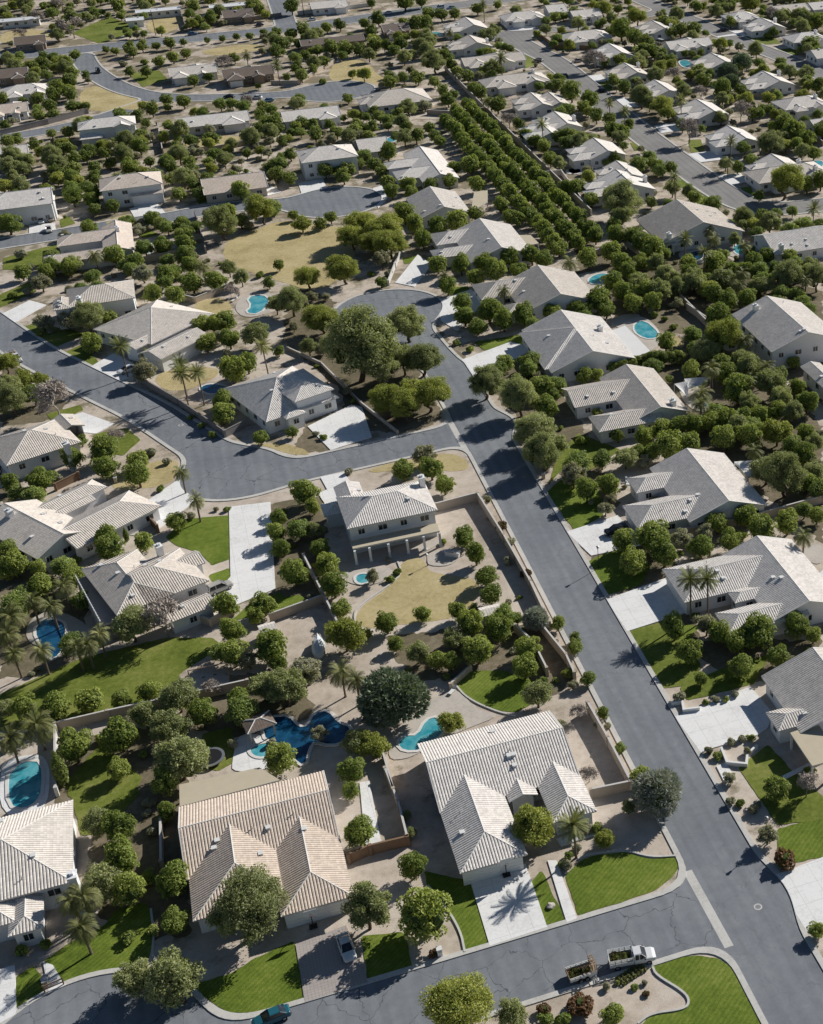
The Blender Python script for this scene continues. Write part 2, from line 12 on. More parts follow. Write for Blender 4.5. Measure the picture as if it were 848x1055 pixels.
LAWN=[[[29.09,127.51],[28.71,120.34],[38.69,120.57],[42.5,122.15],[43.73,123.56],[44.08,125.36],[40.66,126.08],[37.79,128.66],[33.42,129.62],[31.71,129.34]],[[34.81,109.14],[39.5,109.48],[42.68,107.5],[44.68,103.88],[44.93,95.56],[30.17,101.39],[32.32,102.79],[36.22,102.01],[37.28,103.13],[37.07,104.25],[35.49,106.88]],[[58.6,125.0],[65.67,124.78],[62.4,118.04],[57.19,118.43],[56.55,120.76]],[[11.99,135.3],[17.13,131.35],[16.98,119.93],[13.89,119.92],[13.62,127.54],[11.73,131.94]],[[24.29,127.86],[26.52,129.68],[27.01,119.84],[24.44,120.0]],[[-19.36,120.65],[-18.02,127.36],[-14.01,127.34],[-10.74,128.61],[-5.76,129.59],[-5.61,119.07],[-8.6,118.76],[-14.24,118.34]],[[-35.35,138.05],[-31.94,139.99],[-27.85,141.42],[-26.86,143.46],[-23.03,143.35],[-22.2,140.38],[-22.65,135.47],[-23.49,131.74],[-26.97,128.74],[-31.38,130.18],[-33.61,134.16]],[[-38.44,136.84],[-36.56,137.73],[-34.58,134.23],[-35.31,132.39],[-38.23,130.18]],[[-32.61,171.52],[-24.68,169.83],[-22.78,165.33],[-28.04,158.92],[-30.85,159.37]],[[-42.78,197.51],[-30.43,202.62],[-17.42,203.16],[-10.18,200.19],[-8.83,197.18],[-15.96,192.03],[-17.05,186.17],[-24.2,186.28],[-34.32,185.05],[-42.39,187.91]],[[-32.61,172.11],[-28.2,178.9],[-22.42,168.75],[-23.43,166.17],[-28.81,166.87],[-32.6,168.39]],[[-13.57,175.41],[-9.2,175.29],[-9.35,167.32],[-11.92,165.89],[-15.04,168.07]],[[24.71,172.55],[27.72,175.14],[32.64,173.14],[36.38,168.88],[38.5,165.34],[31.95,162.38],[29.21,163.91],[26.07,168.2]],[[-15.73,236.14],[-11.83,241.5],[-4.05,239.56],[-5.14,223.87],[-8.41,222.88],[-10.34,228.16],[-14.17,232.41]],[[-9.22,219.76],[-5.7,220.83],[-5.67,216.6],[-8.84,217.35]],[[-7.19,203.8],[-2.91,208.33],[2.17,209.49],[1.56,204.37]],[[54.38,224.53],[58.53,228.35],[64.39,223.09],[61.84,212.1],[55.31,208.86]],[[54.2,198.15],[60.23,200.35],[64.52,192.72],[60.82,187.51],[54.27,186.95]],[[54.55,175.45],[60.17,175.66],[66.07,172.53],[60.5,167.18],[53.38,166.33]],[[54.26,175.79],[60.91,176.07],[62.27,162.89],[59.46,158.58],[53.85,159.54]],[[57.01,158.69],[65.38,160.7],[73.6,161.08],[68.1,155.07],[57.05,155.18]],[[58.44,138.3],[64.37,141.35],[65.36,134.63],[67.26,128.06],[65.34,124.1],[58.9,125.68]],[[60.9,238.74],[67.19,245.39],[73.21,235.07],[65.09,229.59],[59.58,231.9],[55.45,227.1]],[[-46.8,349.79],[-41.42,354.5],[-28.61,342.36],[-39.48,333.65]],[[-36.11,330.19],[-29.79,336.07],[-26.2,322.35],[-30.6,319.37]],[[-37.48,299.3],[-30.65,301.07],[-29.84,298.12],[-36.06,294.32]],[[-27.71,285.2],[-21.36,285.28],[-18.57,278.46],[-22.37,272.75],[-27.48,276.75]],[[-50.37,407.18],[-36.56,412.99],[-35.42,403.35],[-43.17,394.48],[-50.0,397.49]],[[-35.85,434.88],[-33.06,436.83],[-31.39,429.72],[-35.33,427.44]],[[3.44,437.98],[9.76,442.76],[12.56,437.99],[4.02,432.3]],[[-50.07,378.35],[-42.94,385.25],[-41.11,376.89],[-49.67,368.58]],[[-11.18,616.44],[1.17,616.55],[3.51,598.7],[-6.33,590.81]],[[-33.05,709.45],[-15.84,740.48],[-2.05,703.19],[-21.21,680.17]],[[142.28,574.44],[147.54,576.4],[145.1,557.36],[139.03,552.99]],[[159.32,522.8],[166.11,520.67],[163.36,504.33],[158.19,506.8]],[[241.74,571.71],[252.61,560.64],[249.57,546.96],[238.77,550.24]],[[242.67,538.37],[251.33,537.41],[248.9,525.64],[241.56,529.22]],[[144.59,437.94],[148.42,437.01],[146.91,427.74],[143.03,428.31]],[[163.52,432.56],[167.88,431.38],[164.04,418.61],[159.39,418.74]],[[145.37,395.41],[148.92,393.07],[148.17,386.29],[143.22,386.78]],[[144.64,353.98],[149.55,353.32],[143.88,342.29],[140.59,342.88]],[[160.26,378.69],[163.41,378.31],[161.23,370.71],[157.9,370.53]],[[145.7,377.74],[147.88,375.06],[145.98,367.63],[142.39,369.25]],[[59.46,335.31],[64.51,334.33],[64.41,330.21],[59.02,329.44]],[[52.82,361.53],[57.01,361.87],[57.04,357.5],[52.37,356.87]],[[0.41,208.58],[5.32,207.1],[6.12,204.62],[-0.16,203.5]],[[57.9,299.25],[70.87,298.88],[71.78,293.26],[58.96,293.69]],[[-14.94,413.14],[-11.21,414.51],[-8.7,408.86],[-13.3,407.93]],[[2.3,127.36],[7.49,125.87],[7.42,119.19],[1.93,120.29]]]
DRY=[[[9.46,396.5],[17.19,400.89],[25.74,407.91],[35.65,397.99],[46.12,389.74],[38.66,360.72],[32.69,350.53],[26.0,347.66],[19.77,357.67],[8.77,373.91],[6.64,385.21]],[[-29.42,597.35],[-22.29,602.41],[-2.87,570.03],[-11.21,555.88],[-26.39,560.52],[-30.09,575.03]],[[23.41,210.88],[27.18,211.67],[27.51,204.6],[34.05,201.9],[34.99,195.97],[28.95,190.0],[19.18,191.76],[12.8,193.36],[12.99,198.62],[21.11,205.0]],[[-15.66,308.24],[-10.28,313.56],[0.54,308.92],[-2.22,302.12],[-11.11,298.59]],[[-1.65,266.91],[2.28,267.07],[8.9,266.11],[14.92,257.69],[9.27,253.1],[5.52,253.82],[1.15,255.65]],[[20.91,246.4],[33.42,248.81],[42.05,247.44],[43.28,239.47],[40.23,239.45],[32.38,243.62]],[[68.63,597.55],[82.82,600.19],[82.7,560.7],[91.18,556.63],[77.42,553.03],[61.99,566.05]],[[17.76,647.17],[44.79,650.52],[45.93,634.73],[23.45,631.05]],[[-3.2,353.04],[5.87,352.67],[5.95,339.75],[0.38,335.44],[-3.17,341.45]],[[-25.12,264.56],[-14.06,268.8],[-10.5,262.81],[-13.45,255.96],[-24.63,257.98]],[[-21.89,430.21],[-15.71,432.27],[-16.41,424.59],[-23.01,419.78]],[[3.87,509.69],[22.67,505.4],[25.95,492.9],[4.04,494.53]],[[-64.19,728.71],[-45.45,727.12],[-37.95,697.04],[-62.83,694.97]],[[0.25,724.18],[19.4,739.61],[14.31,693.52],[0.29,689.17]],[[102.61,287.26],[104.27,278.21],[101.84,276.21],[99.23,280.38]],[[58.66,335.66],[62.63,337.64],[62.91,335.03],[58.97,333.08]]]
SAND=[[[-15.74,191.48],[-8.41,189.87],[-8.74,185.0],[-15.71,185.98]]]
BRICK=[[[-5.65,128.92],[0.8,129.69],[1.83,119.69],[-5.75,119.54]]]
CONC=[[[17.25,131.49],[24.83,131.44],[24.52,119.97],[17.01,119.7]],[[54.39,117.28],[62.65,117.93],[58.04,107.5],[54.63,107.12]],[[53.81,152.29],[67.27,154.62],[67.96,147.28],[65.87,144.74],[63.7,143.72],[55.55,143.53],[54.58,143.01]],[[53.7,185.57],[65.36,187.85],[65.71,176.96],[54.19,175.6]],[[53.78,209.12],[64.44,211.02],[65.05,199.55],[55.61,199.66]],[[52.79,290.38],[65.94,295.78],[70.4,289.77],[53.28,279.3]],[[47.47,344.29],[57.11,362.37],[59.09,353.37],[51.6,339.49]],[[54.78,327.73],[64.78,331.75],[66.1,322.79],[55.67,307.13],[53.23,314.71]],[[14.9,270.74],[25.23,277.29],[27.2,275.25],[26.81,260.55],[17.91,258.07]],[[-3.77,242.74],[3.9,241.55],[1.29,210.73],[-6.26,208.11],[-9.26,212.02],[-5.68,217.73]],[[-18.67,250.98],[-10.03,259.99],[-8.64,248.83],[-16.74,239.7]],[[-30.6,318.42],[-22.77,327.27],[-16.71,314.77],[-23.19,308.48]],[[-35.73,294.68],[-29.98,296.8],[-23.64,288.39],[-27.38,285.06],[-32.69,288.93]],[[-16.04,436.68],[-8.17,440.5],[-5.54,425.44],[-14.54,424.69]],[[17.49,439.26],[26.22,443.13],[28.77,433.44],[16.95,428.48]],[[-44.29,433.3],[-37.21,432.33],[-36.47,422.14],[-44.02,422.5]],[[12.96,241.17],[17.12,243.17],[19.99,236.86],[13.93,234.69]],[[-49.47,363.39],[-42.59,370.72],[-38.49,365.59],[-49.02,352.47]],[[27.71,130.94],[28.82,130.49],[28.43,119.87],[27.02,119.72]],[[-40.41,138.6],[-38.69,138.58],[-38.16,130.15],[-40.05,129.84]],[[-35.4,137.83],[-34.23,136.81],[-33.05,133.62],[-32.47,131.79],[-34.55,131.83]],[[29.94,134.32],[35.5,134.67],[35.27,133.2],[30.19,132.76]],[[6.8,155.64],[8.2,155.45],[7.56,142.62],[5.34,141.52]],[[34.81,440.31],[42.85,442.13],[42.35,431.51],[34.34,428.83]],[[55.79,425.41],[59.74,427.17],[58.34,413.85],[53.88,405.86]],[[152.08,632.53],[165.19,632.11],[162.84,618.16],[150.0,618.65]],[[158.99,453.11],[166.76,454.03],[165.25,443.47],[158.04,443.74]],[[157.74,417.49],[167.03,417.23],[167.56,407.04],[158.43,407.35]],[[157.64,530.46],[164.4,530.1],[162.96,519.36],[156.9,519.46]],[[155.16,493.52],[161.53,493.07],[162.24,480.06],[155.28,478.41]],[[235.66,579.78],[244.27,577.69],[242.33,565.73],[234.6,569.55]],[[158.9,392.89],[165.72,391.61],[164.38,383.16],[156.92,381.26]],[[136.08,372.1],[143.61,359.1],[144.1,352.68],[141.31,358.57]],[[70.34,224.51],[71.55,224.01],[71.05,220.56],[69.55,221.19]],[[-7.95,262.05],[-10.75,258.84],[-9.95,256.35],[-7.01,257.27]],[[55.54,139.69],[57.15,139.94],[57.09,136.86],[55.34,136.26]],[[14.28,247.61],[19.09,247.7],[19.54,242.09],[15.05,239.92]],[[63.51,134.27],[70.75,135.91],[70.38,135.14],[63.39,133.43]]]
PATIO=[[[-42.04,179.07],[-39.96,180.51],[-35.37,179.58],[-34.97,169.61],[-36.46,166.41],[-41.58,167.64]],[[-39.39,217.01],[-35.73,219.69],[-30.9,214.56],[-27.8,207.19],[-32.99,205.39],[-39.2,209.88]],[[11.01,159.1],[14.24,165.8],[19.59,169.53],[23.83,172.2],[25.3,169.39],[26.37,165.07],[29.39,162.57],[24.52,161.63],[19.21,160.52],[14.71,157.99]],[[-9.9,167.54],[-8.33,174.11],[-2.6,169.35],[-3.31,163.33],[-10.16,164.57]],[[12.35,211.99],[22.1,210.26],[20.12,205.96],[15.95,205.46],[12.95,208.36]],[[14.88,214.99],[31.57,216.49],[31.36,214.13],[26.62,211.9],[15.28,211.93]],[[88.9,282.8],[97.13,298.34],[100.89,296.7],[100.54,283.94],[94.48,276.39]],[[91.75,331.16],[101.72,330.63],[102.68,323.81],[95.82,318.15],[89.99,319.5]],[[122.61,336.11],[131.95,337.54],[128.98,325.17],[121.97,324.31]],[[5.96,344.34],[10.11,353.25],[17.48,351.24],[15.92,337.69],[8.36,335.31]],[[94.52,261.1],[103.03,258.38],[98.08,255.94],[96.69,242.66],[92.03,246.32]],[[26.79,208.32],[29.88,212.94],[34.68,209.75],[31.36,205.86]],[[-6.36,294.78],[1.49,294.48],[2.32,287.91],[-5.2,291.11]],[[133.87,342.39],[145.52,334.34],[143.14,324.28],[134.33,324.14]],[[91.21,187.51],[95.91,187.95],[92.6,181.11],[90.46,183.14]],[[90.17,299.22],[99.31,300.81],[99.46,296.29],[93.57,289.15]],[[-25.54,242.72],[-17.21,242.45],[-16.8,238.46],[-21.53,238.54]]]
SOIL_SHADE=[[[97.94,350.45],[126.31,341.98],[147.41,294.5],[119.17,236.07],[117.06,278.24],[104.3,283.76],[94.26,297.54],[91.04,319.19]],[[85.05,263.45],[104.3,283.76],[117.88,257.53],[115.3,228.07],[95.72,187.56],[93.52,203.2],[86.85,226.51],[82.45,237.33]],[[56.16,281.23],[73.53,294.01],[70.74,272.25],[68.85,247.75],[66.28,214.57],[60.07,213.33],[57.81,238.74],[55.78,258.09]],[[-44.1,230.15],[-29.64,219.39],[-31.25,199.54],[-42.95,201.6]],[[-34.04,182.81],[-15.27,178.83],[-17.37,156.28],[-22.59,154.39],[-33.88,164.96]],[[-18.17,191.51],[0.96,186.41],[3.58,172.41],[-7.97,172.26],[-16.03,177.92]],[[3.15,240.93],[14.17,240.29],[9.62,203.24],[-0.42,201.24]],[[-48.43,337.59],[-35.23,317.61],[-33.06,295.79],[-46.78,296.72]],[[-28.74,163.94],[-17.25,158.28],[-17.45,135.91],[-26.79,136.29],[-30.12,151.65]],[[22.16,356.62],[30.88,338.49],[50.52,307.03],[44.22,262.99],[37.57,256.3],[23.16,267.1],[24.15,286.81],[15.2,319.21]],[[55.84,205.88],[70.07,198.2],[64.26,168.88],[82.99,161.22],[78.58,152.1],[66.2,157.14],[54.23,178.82]],[[17.16,189.61],[42.17,183.76],[43.57,166.36],[36.56,164.03],[26.47,173.32],[17.89,176.82]],[[23.64,297.95],[18.61,250.89],[9.99,258.88]],[[-46.12,280.29],[-42.95,201.6],[-34.2,200.74],[-34.44,227.81],[-39.64,243.72]]]
POOLS=[[[[-40.75,176.3],[-40.13,177.39],[-38.71,178.86],[-36.28,177.65],[-36.16,171.17],[-36.77,169.06],[-38.28,167.98],[-40.38,169.66]],"turquoise rectangular-ended pool at the lower left edge",1],[[[-37.99,213.66],[-37.11,215.99],[-34.95,216.02],[-33.08,213.44],[-33.36,207.39],[-34.23,204.63],[-35.42,204.0],[-36.67,207.89]],"dark blue free form pool ringed by queen palms",0],[[[-3.59,175.36],[-0.93,174.7],[0.14,171.34],[1.59,171.08],[2.98,173.88],[4.95,173.59],[5.92,170.0],[7.65,168.3],[6.63,165.61],[4.23,165.38],[2.06,167.3],[0.9,165.93],[-0.1,162.04],[-1.64,164.99],[-3.16,168.37],[-5.23,171.63]],"deep blue lagoon pool with rock edges behind the tan roof",0],[[[-7.35,169.26],[-4.41,169.68],[-3.59,167.51],[-5.26,166.29],[-6.83,167.24]],"small round light blue spa beside the lagoon pool",1],[[[18.53,165.72],[20.35,165.82],[20.71,162.35],[19.33,161.12],[16.45,159.25],[14.13,160.03],[13.49,161.87],[14.78,163.37],[16.63,162.62]],"turquoise kidney pool behind the corner house with grey tiles",1],[[[14.89,209.58],[17.21,209.42],[18.05,206.82],[15.06,206.38]],"tiny turquoise spa by the columned patio",1],[[[-5.69,299.36],[-2.34,300.68],[1.78,296.16],[-2.84,294.17]],"small dark pool behind the street wall and palms",0],[[[10.17,349.59],[14.01,350.32],[15.5,344.88],[11.79,337.21],[8.78,339.65],[10.79,343.4]],"bright blue pool below the dry park with white deck chairs",1],[[[96.56,294.19],[99.46,295.12],[100.11,286.23],[98.4,283.83],[95.86,284.93],[94.94,289.52]],"kidney shaped blue pool beyond the bright white patio roof",1],[[[94.94,326.71],[99.36,329.09],[101.21,325.72],[97.87,321.67],[94.33,322.48]],"round turquoise pool among the orchard trees",1],[[[124.21,332.66],[129.71,334.34],[128.41,328.09],[123.73,326.43]],"blue pool before the white patio cover",0],[[[137.64,331.65],[141.66,334.63],[142.65,327.23],[137.54,324.86]],"slim curved light blue pool at the patio bend",1],[[[116.38,417.89],[120.81,419.65],[121.41,413.71],[116.83,412.09]],"light blue pool beyond the white block wall",1],[[[97.13,219.76],[99.54,219.48],[99.81,215.72],[96.93,215.21]],"blue pool behind the white flat patio roof",0],[[[199.35,537.21],[204.01,538.05],[202.09,526.71],[197.48,524.74]],"small blue pool in the middle block",1],[[[117.56,636.22],[123.01,634.25],[121.01,625.03],[115.75,624.76]],"small blue pool at the top of the wall row",1],[[[67.66,477.02],[76.61,481.64],[75.8,476.29],[67.64,470.61]],"thin blue pool right of the white two storey house",1],[[[-13.72,401.68],[-11.22,403.47],[-10.95,395.32],[-12.97,393.41]],"small pale pool left of the orchard row",1],[[[95.67,248.18],[97.33,247.13],[95.67,245.45]],"tiny blue pool beside the shade sails",1],[[[116.47,418.17],[120.59,418.94],[120.02,412.8],[115.57,413.35]],"pale blue pool in the west row",1],[[[189.75,393.79],[195.14,393.25],[191.67,386.07],[188.05,387.73]],"blue pool at the right margin",1]]
WALLS=[[[[32.92,225.72],[41.33,226.59],[42.22,210.23],[42.73,193.87],[42.46,180.91]],1.9,"tan block wall enclosing the columned house yard along the main street","tan"],[[[40.85,182.28],[42.48,171.44],[42.35,166.45]],1.9,"tan block wall stub left of the main street near two round trees","tan"],[[[42.1,158.68],[42.43,149.93],[42.51,139.62],[36.75,140.13]],1.9,"tan block wall around the gravel side yard by the main street","tan"],[[[7.27,217.56],[9.84,193.78]],1.8,"tan block wall on the left side of the dry lawn yard","tan"],[[[-0.44,201.03],[8.76,203.32]],1.8,"tan wall with a brown gate below the citrus column","tan"],[[[-34.22,184.43],[-26.68,184.47],[-19.37,184.32],[-5.87,184.1]],1.8,"long tan wall below the big striped lawn","tan"],[[[10.99,159.5],[10.93,150.88]],1.8,"tan wall between the lagoon yard and the gravel strip","tan"],[[[10.62,155.6],[11.11,148.09],[10.96,140.92]],1.8,"tan wall right of the narrow concrete dog run","tan"],[[[2.93,140.39],[5.92,140.96],[10.93,140.74]],1.8,"low brown wall with gate posts beside the brick drive","brown"],[[[109.16,563.54],[109.24,498.46],[110.59,373.52]],2.0,"long pale block wall separating the orchard from the wide street houses","tan"],[[[108.69,496.44],[98.6,495.38],[89.11,502.25]],1.8,"tan cross wall at the head of the orchard rows","tan"],[[[110.6,373.29],[113.46,413.63],[102.9,414.77]],1.8,"white end wall closing the orchard rows","white"],[[[101.44,341.38],[111.76,346.51],[112.62,337.79]],1.8,"short tan wall below the last orchard trees","tan"],[[[109.2,307.5],[111.9,307.51],[111.99,282.75]],1.9,"tan wall of the dry alley between pools","tan"],[[[111.35,296.64],[113.6,280.39]],1.9,"tan alley wall behind the kidney pool","tan"],[[[-17.82,308.23],[-10.05,292.3],[-1.82,272.65],[3.45,276.41]],1.7,"hedge topped grey wall along the curved street","grey"],[[[72.72,199.4],[76.5,199.06],[87.09,199.03],[101.9,200.36]],1.8,"tan garden wall between the black car and twin palm houses","tan"],[[[-56.59,540.29],[-40.59,549.03],[-26.87,558.19]],2.0,"dark shaded block wall along the upper left road","grey"],[[[-3.33,526.61],[-3.42,492.97]],1.8,"tan wall right of the white loop house","tan"],[[[-0.65,488.41],[13.39,488.12],[26.93,491.59]],1.8,"tan rear wall of the caged patio yard","tan"],[[[15.97,312.21],[22.1,300.63],[27.25,276.43],[32.13,259.9]],0.9,"low curved retaining wall above the corner drive","tan"],[[[45.56,343.38],[49.48,354.96],[53.98,367.09]],1.5,"white wall beside the round court drive","white"],[[[-14.44,208.3],[-10.07,203.53],[-6.4,205.43]],1.7,"tan bin enclosure wall beside the deck house","tan"],[[[2.27,420.97],[2.69,406.78],[2.85,387.79]],1.9,"dark wall beside the citrus column by the dry park","grey"],[[[-18.41,387.58],[-12.36,387.08],[-5.26,388.6]],1.8,"tan wall behind the chimneyed tan house pool","tan"],[[[-34.21,183.77],[-33.94,169.22]],1.7,"white fence beside the lower left pool","white"],[[[-20.16,158.53],[-20.56,148.63]],1.7,"wall between the left lawns and the tan house","tan"],[[[19.54,694.76],[37.63,697.44],[60.66,702.0]],1.8,"grey wall along the far side of the arterial road","grey"],[[[68.55,702.15],[87.57,703.44],[105.63,706.3]],1.8,"white wall along the arterial road","white"],[[[16.68,696.18],[16.39,741.14]],1.8,"dark fence at the edge of the bare lot","grey"],[[[-8.6,359.0],[-2.48,351.54],[7.2,358.21]],1.6,"tan wall below the dry park pool","tan"],[[[41.46,571.91],[51.17,567.27],[69.9,596.93]],1.6,"pale curved wall around the dry lots beside the top court","tan"],[[[160.44,602.68],[160.44,581.98],[173.6,572.19]],1.6,"brown yard wall at the far corner house","brown"],[[[194.91,479.82],[205.14,472.38],[211.63,471.88]],1.7,"tan wall behind the dark pines","tan"],[[[200.49,438.25],[202.67,423.84],[201.91,407.25]],1.7,"tan wall at the right of the middle block","tan"],[[[23.74,171.79],[27.72,175.14]],1.2,"low wall left of the dark green lawn","tan"],[[[37.0,182.36],[38.59,176.82],[38.67,169.3]],1.8,"tan corner wall beside the yard shed","tan"],[[[-35.08,262.65],[-30.75,265.79]],1.7,"dark slatted gate wall above the cypress house","brown"],[[[-18.93,244.46],[-16.92,238.51]],1.7,"dark side gate wall near the lone cypress","brown"]]
KERBS=[[[[34.81,109.14],[34.76,107.82],[37.07,104.25],[37.18,102.66],[36.17,101.88],[32.32,102.79],[30.38,102.0]],"curving tan kerb round the corner gravel bed"],[[[22.85,211.11],[22.9,207.63],[21.11,205.0],[13.87,199.84],[12.65,197.2],[13.01,192.98]],"pale curved kerb along the dry lawn"],[[[-22.42,141.9],[-22.22,137.11],[-22.64,133.87],[-21.87,131.9]],"winding kerb along the left lawn"],[[[31.59,129.71],[33.57,130.09],[37.91,129.01],[40.76,126.36],[43.95,125.41]],"wavy kerb behind the corner lawn"],[[[11.85,132.52],[13.42,127.62],[14.15,123.22],[13.89,119.92]],"curved kerb along the narrow lawn"],[[[24.61,172.59],[25.59,168.39],[29.11,163.53],[31.51,161.71]],"curved kerb below the rear lawn"]]
CARS=[[[0.24,125.55],-1.481,"sedan","white","white sedan parked on the brick driveway",4.3],[[-9.75,118.47],-3.004,"sedan","teal","dark teal sedan at the kerb cut by the bottom edge",3.9],[[-7.73,213.9],0.355,"suv","silver","silver sport utility parked on the deck house drive",4.6],[[62.16,204.87],3.081,"suv","black","black car parked before the grey garage wing",4.5],[[-20.24,314.69],-2.712,"sedan","white","white car parked under the tall palm",3.8],[[-44.9,332.47],-1.207,"truck","white","white work truck with cargo bed at the left edge",15.7],[[-40.89,434.69],-1.522,"sedan","white","white car left on the short drive",9.1],[[-38.24,435.71],-1.494,"sedan","tan","tan car right on the short drive",7.3],[[-38.65,425.57],-1.514,"sedan","silver","silver car nearest the street on the short drive",6.3],[[-22.36,623.83],-1.445,"suv","black","black car on the loop road bend",11.1],[[24.06,558.54],2.511,"sedan","black","black car parked on the loop road",5.2],[[33.65,552.39],2.698,"sedan","white","white car parked on the loop road",4.6],[[37.19,545.21],-2.812,"sedan","blue","blue car at the right end of the loop road",3.4],[[18.66,679.46],0.18,"sedan","blue","blue car driving on the left of the arterial road",4.5],[[48.44,684.03],-2.659,"sedan","black","black car on the arterial beside the tan wall",4.3],[[72.65,685.71],-2.964,"sedan","white","white car on the arterial left of the white wall",4.8],[[108.13,684.16],-2.969,"sedan","white","white car mid arterial road",5.0],[[138.03,682.06],-2.841,"sedan","blue","blue car at the top of the arterial road",5.5],[[133.17,684.95],-3.008,"suv","white","white car trailing the blue one on the arterial",5.4],[[148.66,531.06],3.013,"suv","black","black car stopped on the wide street",3.3],[[155.87,504.62],-2.883,"sedan","black","dark car parked by the wide street kerb",3.7],[[232.28,549.31],1.863,"sedan","white","white car on the upper right street",6.6],[[225.44,558.45],1.477,"suv","silver","silver car parked before the twin chimney house",9.8],[[203.36,569.29],1.979,"van","white","white van parked in the middle block yard",4.7],[[236.33,579.47],-3.045,"sedan","black","dark car on the upper right street",4.9],[[161.76,553.73],-3.023,"sedan","silver","silver car on the far street drive",5.2],[[147.41,561.65],2.229,"sedan","black","dark car on the far street beside the lawn",2.5],[[-40.7,707.78],-2.444,"sedan","black","dark car outside the brown cottage",3.7]]
